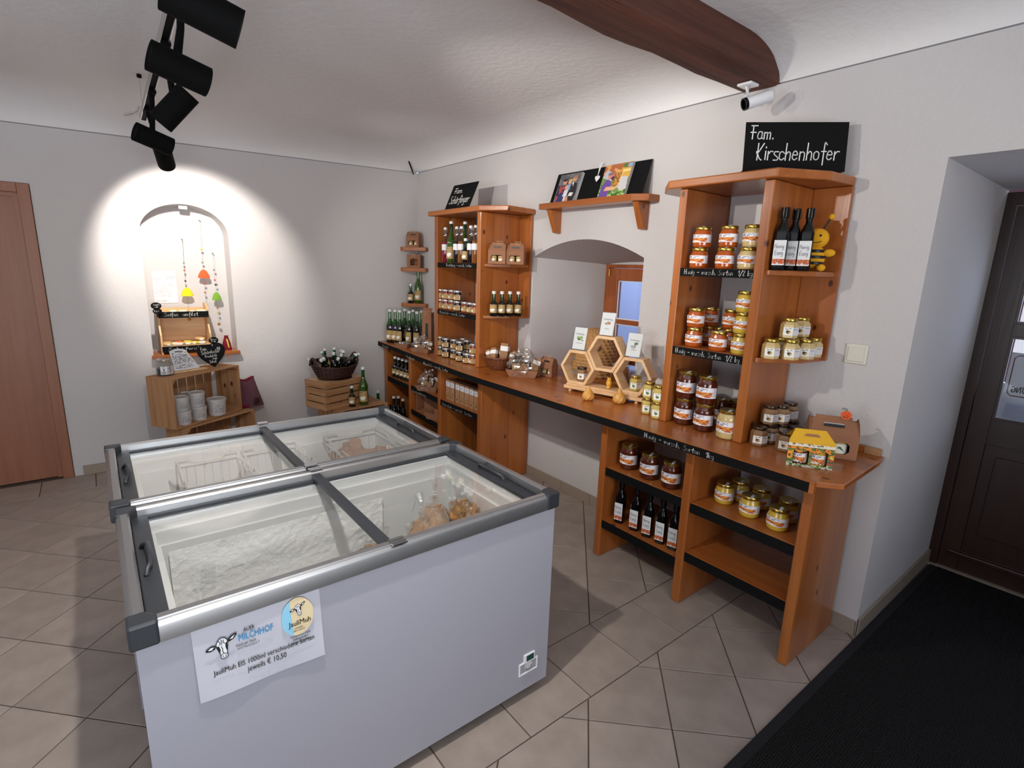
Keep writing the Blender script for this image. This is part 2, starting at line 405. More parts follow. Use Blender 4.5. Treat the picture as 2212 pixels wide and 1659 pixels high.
# splayed window bay
BX, BY0, BY1, BZS, BZT = 3.20, 2.16, 2.872, 1.655, 1.675
bp_ = [(y, BZS + (BZT - BZS) * (1 - ((y - (BY0 + BY1) / 2) / ((BY1 - BY0) / 2)) ** 2)) for y in [BY0 + (BY1 - BY0) * i / 20 for i in range(21)]]
for i in range(len(ap) - 1): quad(b, [(X, *ap[i]), (X, *ap[i + 1]), (BX, *bp_[i + 1]), (BX, *bp_[i])])
quad(b, [(X, WY1, WZ0), (X, WY1, WZS), (BX, BY1, BZS), (BX, BY1, WZ0)]); quad(b, [(X, WY0, WZS), (X, WY0, WZ0), (BX, BY0, WZ0), (BX, BY0, BZS)])
quad(b, [(X, WY0, WZ0), (X, WY1, WZ0), (BX, BY1, WZ0), (BX, BY0, WZ0)])
quad(b, [(BX, BY0, 1.64), (BX, BY1, 1.64), (BX, BY1, 1.70), (BX, BY0, 1.70)])
# entrance reveal
DX = 3.67
quad(b, [(X, DY1, 0), (X, DY1, DZ), (DX, DY1, DZ), (DX, DY1, 0)]); quad(b, [(X, DY0, DZ), (X, DY0, 0), (DX, DY0, 0), (DX, DY0, DZ)])
quad(b, [(X, DY0, DZ), (DX, DY0, DZ), (DX, DY1, DZ), (X, DY1, DZ)])
# groove at the top of the wall, set back a little
quad(b, wy([(YF, ZR), (YF, ZR + .0)]) + [(X + .012, YF, ZR), (X + .012, YB, ZR), (X, YB, ZR)][0:0] or [(X, YF, ZR), (X + .012, YF, ZR), (X + .012, YB, ZR), (X, YB, ZR)])
quad(b, [(X + .012, YF, ZR), (X + .012, YF, ZR + .02), (X + .012, YB, ZR + .02), (X + .012, YB, ZR)], 'groove_shade')
struct(b.build('wall_right', smooth=30))
# niche wall, arched niche x .31...895
NX0, NX1, NZ0, NZS, NZT, NYB = .312, .897, .835, 1.77, 1.995, 5.03
b = B(); Y = YB
def wx(ps): return [(x, Y, z) for x, z in ps]
xs = [XL, -1.26, -.252, NX0]
quad(b, wx([(XL, 0), (-1.26, 0), (-1.26, zrail(-1.26)), (XL, zrail(XL))]))
quad(b, wx([(-1.26, 2.043), (-.252, 2.043), (-.252, zrail(-.252)), (-1.26, zrail(-1.26))]))
quad(b, wx([(-.252, 0), (NX0, 0), (NX0, zrail(NX0)), (-.252, zrail(-.252))]))
quad(b, wx([(NX0, 0), (NX1, 0), (NX1, NZ0), (NX0, NZ0)]))
na = arc_pts(NX0, NX1, NZS, NZT, 28)
for (xa, za), (xb, zb) in zip(na[:-1], na[1:]):
    quad(b, wx([(xa, za), (xb, zb), (xb, zrail(xb)), (xa, zrail(xa))])); quad(b, [(xa, Y, za), (xa, NYB, za), (xb, NYB, zb), (xb, Y, zb)])
quad(b, wx([(NX1, 0), (X, 0), (X, zrail(X)), (NX1, zrail(NX1))]))
quad(b, [(NX0, Y, NZ0), (NX0, NYB, NZ0), (NX0, NYB, NZS), (NX0, Y, NZS)]); quad(b, [(NX1, Y, NZ0), (NX1, Y, NZS), (NX1, NYB, NZS), (NX1, NYB, NZ0)])
quad(b, [(NX0, Y, NZ0), (NX1, Y, NZ0), (NX1, NYB, NZ0), (NX0, NYB, NZ0)])
k = b.add([(x, NYB, z) for x, z in [(NX0, NZ0), (NX1, NZ0)] + list(reversed(na))]); b.face(list(range(k, k + len(na) + 2)), 'plaster')
quad(b, [(XL, Y, zrail(XL)), (X, Y, ZR), (X, Y + .012, ZR), (XL, Y + .012, zrail(XL))])
quad(b, [(XL, Y + .012, zrail(XL)), (X, Y + .012, ZR), (X, Y + .012, ZR + .02), (XL, Y + .012, zrail(XL) + .02)], 'groove_shade')
quad(b, [(-1.26, Y, 0), (-1.26, Y, 2.043), (-1.26, Y + .2, 2.043), (-1.26, Y + .2, 0)]); quad(b, [(-.252, Y, 0), (-.252, Y + .2, 0), (-.252, Y + .2, 2.043), (-.252, Y, 2.043)])
quad(b, [(-1.3, Y + .2, 0), (-.2, Y + .2, 0), (-.2, Y + .2, 2.1), (-1.3, Y + .2, 2.1)])
struct(b.build('wall_back', smooth=30))
# walls out of view, each with the opening its daylight comes through
b = B(); x = XL
for (y0, y1, z0, z1) in ((YF, -.1, 0, ZC), (1.7, YB, 0, ZC), (-.1, 1.7, 0, .8), (-.1, 1.7, 2.2, ZC)): quad(b, [(x, y0, z0), (x, y1, z0), (x, y1, z1), (x, y0, z1)])
struct(b.build('wall_left'))
b = B(); y = YF
for (x0, x1, z0, z1) in ((XL, -1.7, 0, ZC), (1.1, X, 0, ZC), (-1.7, 1.1, 0, .7), (-1.7, 1.1, 2.35, ZC)): quad(b, [(x0, y, z0), (x1, y, z0), (x1, y, z1), (x0, y, z1)])
struct(b.build('wall_front'))
# ceiling with a coved edge along both walls in view
b = B()
def cove(d, w, h): d = max(0, min(1, d / w)); return h * (1 - sqrt(max(0, 1 - (1 - d) ** 2)))
def zceil(x, y):
    z = ZC - cove(X + .0 - x, .30, ZC - ZR - .006) - cove(Y - y, .42, ZC - zrail(x) - .006)
    z = max(z, min(zrail(x), ZR) + .006)
    return z + .006 * noise.noise(Vector((x * 1.3, y * 1.3, 0)))  * min(1, (X - x) * 3, (Y - y) * 3)
gx = [XL + (X - .32 - XL) * i / 26 for i in range(27)] + [X - .30 * (1 - i / 12) ** 2 for i in range(13)]
gy = [YF + (Y - .44 - YF) * i / 30 for i in range(31)] + [Y - .42 * (1 - i / 12) ** 2 for i in range(13)]
k = b.add([(x, y, zceil(x, y)) for y in gy for x in gx]); nx = len(gx)
for j in range(len(gy) - 1):
    for i in range(nx - 1): b.face([k + j * nx + i, k + (j + 1) * nx + i, k + (j + 1) * nx + i + 1, k + j * nx + i + 1], 'plaster_ceiling')
struct(b.build('ceiling', smooth=60))
# floor: mortar bed carrying separate tiles
b = B(); b.box(XL, 3.9, YF, YB + .2, -.05, -.004, 'grout')
floor = struct(b.build('floor'))
def clip(poly, a, bb, c):     # keep a*x + b*y <= c
    out = []
    for i in range(len(poly)):
        p, q = poly[i], poly[(i + 1) % len(poly)]; dp = a * p[0] + bb * p[1] - c; dq = a * q[0] + bb * q[1] - c
        if dp <= 0: out.append(p)
        if dp * dq < 0: t = dp / (dp - dq); out.append((p[0] + (q[0] - p[0]) * t, p[1] + (q[1] - p[1]) * t))
    return out
def area(p): return abs(sum(p[i][0] * p[(i + 1) % len(p)][1] - p[(i + 1) % len(p)][0] * p[i][1] for i in range(len(p)))) / 2
NT = [0]; full = {}
def tile(poly, key=None):
    if area(poly) < .0006: return
    cx = sum(p[0] for p in poly) / len(poly); cy = sum(p[1] for p in poly) / len(poly)
    if key is not None and key in full: o = full[key].copy(); COL.objects.link(o)
    else:
        b = B(); q = [(x - cx, y - cy) for x, y in poly]; n = len(q)
        k = b.add([(x, y, -.0045) for x, y in q] + [(x, y, -.0012) for x, y in q] + [(x * .994, y * .994, 0) for x, y in q])
        for i in range(n):
            j = (i + 1) % n; b.face([k + i, k + j, k + n + j, k + n + i], 'tile'); b.face([k + n + i, k + n + j, k + 2 * n + j, k + 2 * n + i], 'tile')
        b.face([k + 2 * n + i for i in range(n)], 'tile')
        o = b.build('tile', floor)
        if key is not None: full[key] = o
    o.location = (cx, cy, random.uniform(-.0004, .0004)); NT[0] += 1
def diag(ox, oy, hx, hy, x0, x1, y0, y1, key, g=.0035):
    for i in range(-40, 41):
        for j in range(-40, 41):
            cx, cy = ox + hx * (i + j), oy + hy * (j - i + 1)
            if cx < x0 - hx or cx > x1 + hx or cy < y0 - hy or cy > y1 + hy: continue
            ax, ay = hx - g, hy - g
            p = [(cx - ax, cy), (cx, cy - ay), (cx + ax, cy), (cx, cy + ay)]; q = clip(clip(clip(clip(p, 1, 0, x1), -1, 0, -x0), 0, 1, y1), 0, -1, -y0)
            if len(q) > 2: tile(q, key if area(q) > area(p) * .9999 else None)
TX0 = -1.75
diag(-.182, 2.553, .2092, .2135, TX0, X, 1.431, 4.512, 'a')
for i in range(-9, 4):
    x0 = 1.642 + .303 * i + .0025; x1 = x0 + .298
    x0, x1 = max(x0, TX0), min(x1, X)
    if x1 - x0 > .02: tile([(x0, 1.131), (x1, 1.131), (x1, 1.426), (x0, 1.426)], 'b' if x1 - x0 > .29 else None)
diag(1.68, 1.06, .2145, .2075, TX0, X, .25, 1.126, 'c')
for i in range(-5, 11):
    x0 = -.435 + .303 * i + .0025; x1 = min(x0 + .298, X); x0 = max(x0, TX0)
    if x1 - x0 > .02: tile([(x0, 4.517), (x1, 4.517), (x1, 4.815), (x0, 4.815)], 'd' if x1 - x0 > .29 else None)
# baseboards of cut tiles
def skirt(name, p0, p1, joints, nrm, h=.072):
    b = B(); d = Vector(p1) - Vector(p0); L = d.length; d.normalize(); nv = Vector(nrm)
    q = [Vector(p0), Vector(p1), Vector(p1) + nv * .006, Vector(p0) + nv * .006]
    k = b.add([(*v, 0) for v in q] + [(*v, h - .003) for v in q])
    for f in ((0, 3, 2, 1), (4, 5, 6, 7), (0, 1, 5, 4), (1, 2, 6, 5), (2, 3, 7, 6), (3, 0, 4, 7)): b.face([k + i for i in f], 'grout')
    base = struct(b.build(name)); js = [0] + joints + [L]
    for a, c in zip(js[:-1], js[1:]):
        b = B(); A = Vector(p0) + d * (a + .0015) ; Bq = Vector(p0) + d * (c - .0015)
        q = [A + nv * .002, Bq + nv * .002, Bq + nv * .012, A + nv * .012]; k = b.add([(*v, 0.001) for v in q] + [(*v, h) for v in q])
        for f in ((0, 3, 2, 1), (4, 5, 6, 7), (0, 1, 5, 4), (1, 2, 6, 5), (2, 3, 7, 6), (3, 0, 4, 7)): b.face([k + i for i in f], 'skirting')
        b.build('tile', base)
skirt('baseboard_right', (X, .657), (X, YB - .02), [.30 * i + .16 for i in range(13)], (-1, 0))
skirt('baseboard_back', (-.2, YB), (X - .02, YB), [.30 * i + .3 for i in range(9)], (0, -1))
skirt('baseboard_entrance', (X - .0, DY1), (DX, DY1), [.3, .6, .9], (0, -1), .085)
# entrance mat
mt = thing('door_mat', 'large black ribbed entrance mat with rubber border in the doorway', 'mat', (2.2, .2, 0), -.012)
b = B(); b.box(-1.6, 1.43, -.70, .41, .0006, .009, 'mat_fibre'); b.build('pile', mt)
b = B(); b.box(-1.66, 1.435, .41, .448, .0006, .008, 'rubber'); b.box(-1.66, 1.435, -.74, -.70, .0006, .008, 'rubber'); b.box(-1.66, -1.6, -.70, .41, .0006, .008, 'rubber'); b.build('rubber_border', mt, bevel=.002)
# ------------------------------------------------------------------ interior door, far left
d1 = struct(thing('door_1', 'flat reddish-brown interior door with matching frame in the niche wall', None)); 
b = B(); b.box(-1.195, -.318, Y + .045, Y + .085, .008, 1.978, 'door_red'); b.build('door_leaf', d1)
for nm, bx in (('door_frame', (-.318, -.255, Y - .012, Y + .1, 0, 2.04)), ('door_frame', (-1.258, -1.195, Y - .012, Y + .1, 0, 2.04)), ('door_frame', (-1.195, -.318, Y - .012, Y + .1, 1.98, 2.04))):
    b = B(); b.box(*bx, 'door_red'); b.build(nm, d1, bevel=.003)
b = B(); b.box(-.345, -.318, Y + .02, Y + .045, .008, 1.98, 'door_red'); b.box(-1.195, -.345, Y + .02, Y + .045, 1.955, 1.98, 'door_red'); b.build('rebate', d1)
# ------------------------------------------------------------------ entrance door
d2 = struct(thing('door_2', 'dark brown wooden entrance door with glass panes', None))
def part(par, name, *boxes, mat='pine_y', bevel=.0015):
    b = B()
    for bx in boxes: b.box(*bx, mat)
    return b.build(name, par, bevel=bevel)
part(d2, 'door_frame', (DX - .01, DX + .05, DY1 - .045, DY1, 0, 2.05), (DX - .01, DX + .05, DY0, DY0 + .045, 0, 2.05), (DX - .01, DX + .05, DY0 + .045, DY1 - .045, 1.985, 2.05), mat='door_dark')
yl, yr = .608, -.573
part(d2, 'stile', (DX, DX + .045, .522, yl, .012, 1.983), mat='door_dark'); part(d2, 'stile', (DX, DX + .045, yr, yr + .086, .012, 1.983), mat='door_dark')
for z0, z1 in ((.012, .13), (.76, .90), (1.34, 1.405), (1.83, 1.983)): part(d2, 'rail', (DX + .001, DX + .044, yr + .086, .522, z0, z1), mat='door_dark')
part(d2, 'mullion', (DX + .001, DX + .044, -.01, .05, .90, 1.83), mat='door_dark')
part(d2, 'lower_panel', (DX + .012, DX + .035, yr + .086, .522, .13, .76), mat='door_dark')
part(d2, 'panel_moulding', (DX - .004, DX + .012, yr + .13, .47, .25, .70), mat='door_dark', bevel=.004)
part(d2, 'drip_ledge', (DX - .02, DX, yr + .02, .575, .10, .125), mat='door_dark', bevel=.006)
for y0, y1, z0, z1 in ((.05, .522, .90, 1.34), (.05, .522, 1.405, 1.83), (yr + .086, -.01, .90, 1.34), (yr + .086, -.01, 1.405, 1.83)):
    part(d2, 'glass_pane', (DX + .018, DX + .023, y0, y1, z0, z1), mat='glass_pane', bevel=0)
    b = B()
    for q in ((y0, y1, z0, z0 + .012), (y0, y1, z1 - .012, z1), (y0, y0 + .012, z0 + .012, z1 - .012), (y1 - .012, y1, z0 + .012, z1 - .012)): b.box(DX + .006, DX + .017, *q, 'door_dark')
    b.build('glazing_bead', d2)
part(d2, 'threshold', (DX - .035, DX + .06, DY0 + .01, DY1 - .01, .0, .01), mat='skirting')
# porch seen through the entrance glass
o = struct(B().box(4.9, 4.95, -2.5, 1.7, -.05, 2.6, 'porch_red').build('wall_porch'))
ns = thing('door_notice', 'white notice with a rounded red border on the outside of the door glass', 'sign', (DX + .026, .30, 1.02))
b = B(); b.box(0, .001, -.10, .205, 0, .24, 'paper'); b.build('sheet', ns)
b = B(); rr = [(.19 - .02 * (1 - cos(a)), z0 + s * .02 * sin(a)) for z0, s in () for a in ()]
pr = [(-.001, .19, .03), (-.001, .175, .015), (-.001, -.075, .015), (-.001, -.09, .03), (-.001, -.09, .21), (-.001, -.075, .225), (-.001, .175, .225), (-.001, .19, .21)]
b.tube(pr, .0022, 'felt_red', 4, closed=True); b.build('border', ns)
DEFER = [ns]
st = thing('pale_stand', 'pale board standing outside behind the door glass', 'board', (4.05, .42, 0)); B().box(-.02, .02, -.16, .16, 0, 1.05, 'tub_white').build('board', st); B().box(-.10, -.021, -.12, .10, .3, .95, 'glass_pane').build('clear_pocket', st)
# ------------------------------------------------------------------ small casement window in the bay
w1 = struct(thing('window_1', 'small brown wooden casement window at the back of the bay', None))
wy0, wy1, wz0, wz1 = 2.165, 2.866, .90, 1.655
part(w1, 'window_frame', (BX - .01, BX + .06, wy1 - .028, wy1, wz0, wz1), (BX - .01, BX + .06, wy0, wy0 + .028, wz0, wz1), (BX - .01, BX + .06, wy0 + .028, wy1 - .028, wz1 - .028, wz1), (BX - .01, BX + .06, wy0 + .028, wy1 - .028, wz0, wz0 + .03), mat='window_wood', bevel=.004)
a0, a1, c0, c1 = wy0 + .03, wy1 - .03, wz0 + .032, wz1 - .03
part(w1, 'sash', (BX - .022, BX + .03, a1 - .105, a1, c0, c1), (BX - .022, BX + .03, a0, a0 + .105, c0, c1), (BX - .022, BX + .03, a0 + .105, a1 - .105, c1 - .09, c1), (BX - .022, BX + .03, a0 + .105, a1 - .105, c0, c0 + .09), mat='window_wood', bevel=.004)
part(w1, 'glazing_bar', (BX - .015, BX + .02, a0 + .105, a1 - .105, 1.205, 1.24), mat='window_wood', bevel=.002)
for z0, z1 in ((c0 + .09, 1.205), (1.24, c1 - .09)):
    part(w1, 'glass_pane', (BX + .0, BX + .005, a0 + .105, a1 - .105, z0, z1), mat='glass_pane', bevel=0)
    part(w1, 'white_seal', (BX - .006, BX - .001, a0 + .105, a1 - .105, z0, z0 + .008), (BX - .006, BX - .001, a0 + .105, a1 - .105, z1 - .008, z1), (BX - .006, BX - .001, a1 - .113, a1 - .105, z0 + .008, z1 - .008), mat='white', bevel=0)
b = B(); b.tube([(BX - .03, a1 - .028, 1.565), (BX - .03, a1 - .028, 1.615)], .007, 'brass', 8); b.build('hinge', w1, smooth=40)
# courtyard wall outside with a dark window in it
part(None, 'wall_courtyard', (4.6, 4.65, 1.9, 5.2, -.05, 2.6), mat='outside_wall', bevel=0); struct(bpy.data.objects['wall_courtyard'])
w2 = struct(thing('window_2', 'dark window with white frame in the wall across the courtyard', None))
part(w2, 'glass_pane', (4.57, 4.6, 2.6, 3.36, 1.0, 1.95), mat='outside_dark', bevel=0); part(w2, 'window_frame', (4.55, 4.57, 2.6, 3.36, 1.42, 1.46), (4.55, 4.57, 3.36, 3.40, .98, 1.97), mat='white', bevel=0)
# ------------------------------------------------------------------ beam
b = B(); N = 40
secs = []
for i in range(N + 1):
    x = X + .01 - 5.6 * i / N; nz = lambda s: noise.noise(Vector((x * 2.1, s, 0)))
    up = zceil(min(x, X - .001), 1.45) + .02 if x < X - .02 else ZR + .03
    secs.append([(x, 1.345 + .012 * nz(1), 2.468 + .006 * nz(5)), (x, 1.37 + .014 * nz(2), 2.457 + .006 * nz(6)), (x, 1.50 + .03 * nz(3), 2.458 + .006 * nz(4)), (x, 1.535 + .03 * nz(3.2), 2.475 + .01 * nz(8)), (x, 1.545 + .025 * nz(9), up), (x, 1.345, up)])
k = b.add([p for s in secs for p in s])
for i in range(N):
    for j in range(6): j2 = (j + 1) % 6; b.face([k + i * 6 + j, k + (i + 1) * 6 + j, k + (i + 1) * 6 + j2, k + i * 6 + j2], 'beam')
b.face([k + j for j in range(6)], 'beam')
o = b.build('ceiling_beam', smooth=35); tag(o, 'old rough-hewn dark brown timber beam under the white ceiling', 'beam')
# ------------------------------------------------------------------ fixed furniture
ZT = .865
wt = thing('worktop', 'long orange pine worktop with black chalk edge along the shelf wall', 'worktop', (0, 0, 0))
front = [(2.007, .717), (2.007, 2.9), (2.012, 3.1), (2.020, 3.23), (2.036, 3.455), (2.063, 3.88), (2.107, 4.31), (2.142, 4.812)]
poly = [(2.5, .662), (2.578, .672), (2.578, 2.045), (3.19, 2.165), (3.19, 2.865), (2.578, 3.02), (2.578, 4.812)] + list(reversed([(x + .018, y) for x, y in front])) + [(2.085, .645)]
B().slab(poly, .843, ZT, 'pine_y').build('board', wt, bevel=.003)
def strip(b, pts, z0, z1, t, mat, off=0):
    for (xa, ya), (xb, yb) in zip(pts[:-1], pts[1:]):
        b.prism([(xa + off, ya, z0), (xb + off, yb, z0), (xb + off + t, yb, z0), (xa + off + t, ya, z0)], (0, 0, z1 - z0), mat)
b = B(); strip(b, front, .820, ZT, .0175, 'pine_y'); b.build('front_lip', wt)
b = B(); strip(b, [(2.007, .735)] + front[1:], .822, .861, .003, 'chalkboard', -.003); edge = b.build('edge_strip', wt)
b = B(); b.box(2.557, 2.578, .745, 1.09, ZT, ZT + .03, 'pine_y'); b.build('back_strip', wt, bevel=.002)
b = B(); b.box(2.555, 2.578, .682, .744, ZT, ZT + .03, 'crate_y'); o = b.build('end_block', wt, bevel=.003); o['label'] = 'paler end block'
def shelf_strip(par, x, y0, y1, z, h=.045):
    return part(par, 'chalk_strip', (x - .005, x, y0, y1, z - h, z - .002), mat='chalkboard', bevel=0)
# lower unit, right
lr = thing('lower_shelf_unit', 'open pine shelf unit under the right end of the worktop', 'shelf unit', (2.115, .75, 0))
def rel(o, base): o.location = Vector(o.location) - Vector(base)
def lpart(par, name, *bx, **kw): o = part(par, name, *bx, **kw); o.location = -par.location; return o
for y0, y1 in ((1.81, 1.853), (1.277, 1.322), (.750, .792)): lpart(lr, 'side_panel', (2.115, 2.56, y0, y1, 0.001, .819), mat='pine_z', bevel=.006)
for y0, y1, z in ((1.322, 1.81, .545), (1.322, 1.81, .229), (.792, 1.277, .539), (.792, 1.277, .283)):
    lpart(lr, 'shelf', (2.126, 2.55, y0, y1, z - .022, z), mat='pine_y'); lpart(lr, 'chalk_strip', (2.12, 2.1255, y0 + .004, y1 - .004, z - .047, z - .002), mat='chalkboard', bevel=0)
# lower unit, left: its fronts follow the bending worktop
ll = thing('lower_shelf_unit', 'open pine shelf unit under the left end of the worktop', 'shelf unit', (2.115, 3.01, 0))
for y0, y1, x in ((3.005, 3.055, 2.115), (3.59, 3.635, 2.12), (4.175, 4.22, 2.16), (4.74, 4.79, 2.19)): lpart(ll, 'side_panel', (x, 2.57, y0, y1, .001, .819), mat='pine_z', bevel=.006)
for y0, y1, z, xa, xb in ((3.055, 3.59, .545, 2.12, 2.12), (3.635, 4.175, .545, 2.125, 2.16), (3.635, 4.175, .325, 2.125, 2.16), (4.22, 4.74, .525, 2.18, 2.2), (4.22, 4.74, .06, 2.18, 2.2)):
    b = B(); b.slab([(xa + .006, y0), (2.56, y0), (2.56, y1), (xb + .006, y1)], z - .022, z, 'pine_y'); o = b.build('shelf', ll); o.location = -ll.location
    b = B(); b.prism([(xa, y0 + .003, z - .047), (xb, y1 - .003, z - .047), (xb + .0055, y1 - .003, z - .047), (xa + .0055, y0 + .003, z - .047)], (0, 0, .045), 'chalkboard'); o = b.build('chalk_strip', ll); o.location = -ll.location
# tall units
def tall(label, yl0, yl1, ym0, ym1, top, bp, wing, wz=(1.255, 1.627)):
    t = thing('tall_shelf_unit', label, 'shelf unit', (2.205, ym0, ZT))
    lpart(t, 'side_panel', (2.205, 2.578, yl0, yl1, ZT + .001, 1.984), mat='pine_z', bevel=.004); lpart(t, 'side_panel', (2.205, 2.578, ym0, ym1, ZT + .001, 1.984), mat='pine_z', bevel=.004)
    o = B().slab(top, 1.985, 2.022, 'pine_y').build('top_board', t, bevel=.006); o.location = -t.location
    for z in (1.255, 1.628):
        lpart(t, 'shelf', (2.213, 2.578, ym1 + .0005, yl0 - .0005, z - .022, z), mat='pine_y'); lpart(t, 'chalk_strip', (2.206, 2.2125, ym1 + .002, yl0 - .002, z - .038, z - .001), mat='chalkboard', bevel=0)
    lpart(t, 'back_panel', (2.56, 2.578, bp, ym0 - .0005, 1.236, 1.984), mat='pine_z', bevel=.003)
    for z in wz: o = B().slab(wing, z - .021, z, 'pine_y').build('wing_shelf', t, bevel=.002); o.location = -t.location
    return t
tall('tall pine shelf unit of honey jars on the right half of the worktop', 1.515, 1.555, 1.112, 1.155,
     [(2.17, 1.09), (2.382, .972), (2.578, .955), (2.578, 1.72), (2.305, 1.715), (2.17, 1.60)], .955, [(2.225, 1.1), (2.40, .985), (2.558, .968), (2.558, 1.1115), (2.225, 1.1115)])
tall('tall pine shelf unit of syrup bottles on the left half of the worktop', 3.785, 3.83, 3.18, 3.225,
     [(2.175, 3.16), (2.30, 2.985), (2.578, 3.03), (2.578, 3.885), (2.175, 3.885)], 3.05, [(2.235, 3.165), (2.41, 3.09), (2.558, 3.06), (2.558, 3.1795), (2.235, 3.1795)])
# stub of wood seen left of the right unit
o = B().box(2.3, 2.36, 1.556, 1.60, 1.605, 1.622, 'pine_y').build('shelf_peg'); o.parent = bpy.data.objects['tall_shelf_unit']; o.location = -bpy.data.objects['tall_shelf_unit'].location
# wall shelf between the units
ws = thing('wall_shelf', 'short pine wall shelf on two brackets above the window bay', 'shelf', (2.58, 2.4, 1.995))
o = B().slab([(2.445, 2.045), (2.50, 1.965), (2.583, 1.955), (2.583, 2.84), (2.445, 2.84)], 1.995, 2.033, 'pine_y').build('board', ws, bevel=.003); o.location = -ws.location
for y in (2.757, 2.022):
    o = B().prism([(2.583, y, 1.994), (2.583, y, 1.843), (2.545, y, 1.848), (2.48, y, 1.994)], (0, .042, 0), 'pine_z').build('bracket', ws, bevel=.002); o.location = -ws.location
for z, lab in ((1.770, 'top pine corner shelf carrying a gable carton'), (1.574, 'middle pine corner shelf carrying a windowed carton'), (1.232, 'lowest pine corner shelf carrying two green bottles')):
    o = B().slab([(2.583, 4.605), (2.583, 4.818), (2.395, 4.818), (2.40, 4.775), (2.55, 4.605)], z - .036, z, 'pine_y').build('corner_shelf', bevel=.003, cent=True); tag(o, lab, 'shelf', 'corner shelves')
# niche shelf
o = B().slab([(NX0 - .012, 4.775), (NX1 + .012, 4.775), (NX1 + .012, 4.818), (NX1 - .002, 4.818), (NX1 - .002, 5.02), (NX0 + .002, 5.02), (NX0 + .002, 4.818), (NX0 - .012, 4.818)], .836, .862, 'pine_x').build('niche_shelf', bevel=.003, cent=True)
tag(o, 'orange pine board set into the foot of the arched niche', 'shelf')
# light switch, blank cover, alarm contact in the niche, hook and cable in the corner
sw = thing('light_switch', 'cream rocker light switch on the wall right of the shelves', 'switch', (2.584, .843, 1.283))
B().box(-.008, 0, -.043, .043, -.043, .043, 'switch').build('frame', sw, bevel=.006); B().box(-.013, -.0075, -.032, .032, -.032, .032, 'switch').build('rocker', sw, bevel=.003)
b = B(); b.lathe([(.034, 0), (.034, .002), (.031, .0025)], 'plaster', 24, T=Matrix.Translation((2.5845, 2.541, .288)) @ Matrix.Rotation(-pi / 2, 4, 'Y')); tag(b.build('cover_disc', smooth=40, cent=True), 'round white blanking cover on the wall under the worktop', 'cover')
b = B(); p = at_y(394, 452, 4.9); b.box(p.x - .028, p.x + .028, 4.86, 4.90, 1.962, 1.985, 'white'); tag(b.build('sensor', bevel=.003, cent=True), 'small white sensor box under the crown of the niche arch', 'sensor')
hk = thing('wall_hook', 'black metal bar hanging at the ceiling corner of the room', 'hook', tuple(at_y(890, 345, 4.7)))
p0, p1, p2 = at_y(880, 340, 4.7), at_y(891, 370, 4.76), at_y(893, 376, 4.74); L0 = Vector(hk.location)
B().tube([p0 - L0, p1 - L0, p2 - L0], .007, 'lamp_black', 6).build('bar', hk, smooth=40)
q = [at_y(u, v, 4.74) - L0 for u, v in ((881, 339), (890, 343), (897, 351), (900, 362), (899, 372))]
B().tube(q, .0022, 'plaster', 5).build('cable', hk, smooth=40)
# ------------------------------------------------------------------ track with spot heads
TZ = 2.44
tr = thing('light_track', 'silver ceiling track carrying the black spotlights', 'track', (.34, 3.0, TZ))
b = B(); y0, y1, x0, x1 = -2.2, 1.27, -.055, .025
for a, bb, c, d, mt_ in ((-.018, .018, .012, .022, 'alu'), (-.018, -.013, -.012, .012, 'alu'), (.013, .018, -.012, .012, 'alu'), (-.013, .013, -.004, .012, 'lamp_black')):
    k = b.add([(x0 + a, y0, c), (x0 + bb, y0, c), (x1 + bb, y1, c), (x1 + a, y1, c), (x0 + a, y0, d), (x0 + bb, y0, d), (x1 + bb, y1, d), (x1 + a, y1, d)])
    for f in ((0, 3, 2, 1), (4, 5, 6, 7), (0, 1, 5, 4), (1, 2, 6, 5), (2, 3, 7, 6), (3, 0, 4, 7)): b.face([k + i for i in f], mt_)
b.build('rail', tr)
for yy in (.93, -1.2):
    b = B(); xx = .0; b.tube([(xx, yy, .02), (xx, yy, .16)], .0012, 'steel', 4); b.build('suspension_wire', tr); b = B(); b.lathe([(.012, .155), (.012, .172)], 'lamp_black', 12, T=Matrix.Translation((xx, yy, 0))); b.build('ceiling_mount', tr, smooth=40)
b = B(); cb = [at_z(302, 227, 2.60), at_y(297, 240, 4.5), at_y(285, 246, 4.4), at_y(268, 250, 4.35), at_y(270, 244, 4.35), at_y(285, 242, 4.35), at_y(300, 248, 4.3), Vector((.366, 4.26, 2.452))]
b.tube([p - Vector(tr.location) for p in cb], .004, 'plaster', 6); b.build('power_cable', tr, smooth=60)
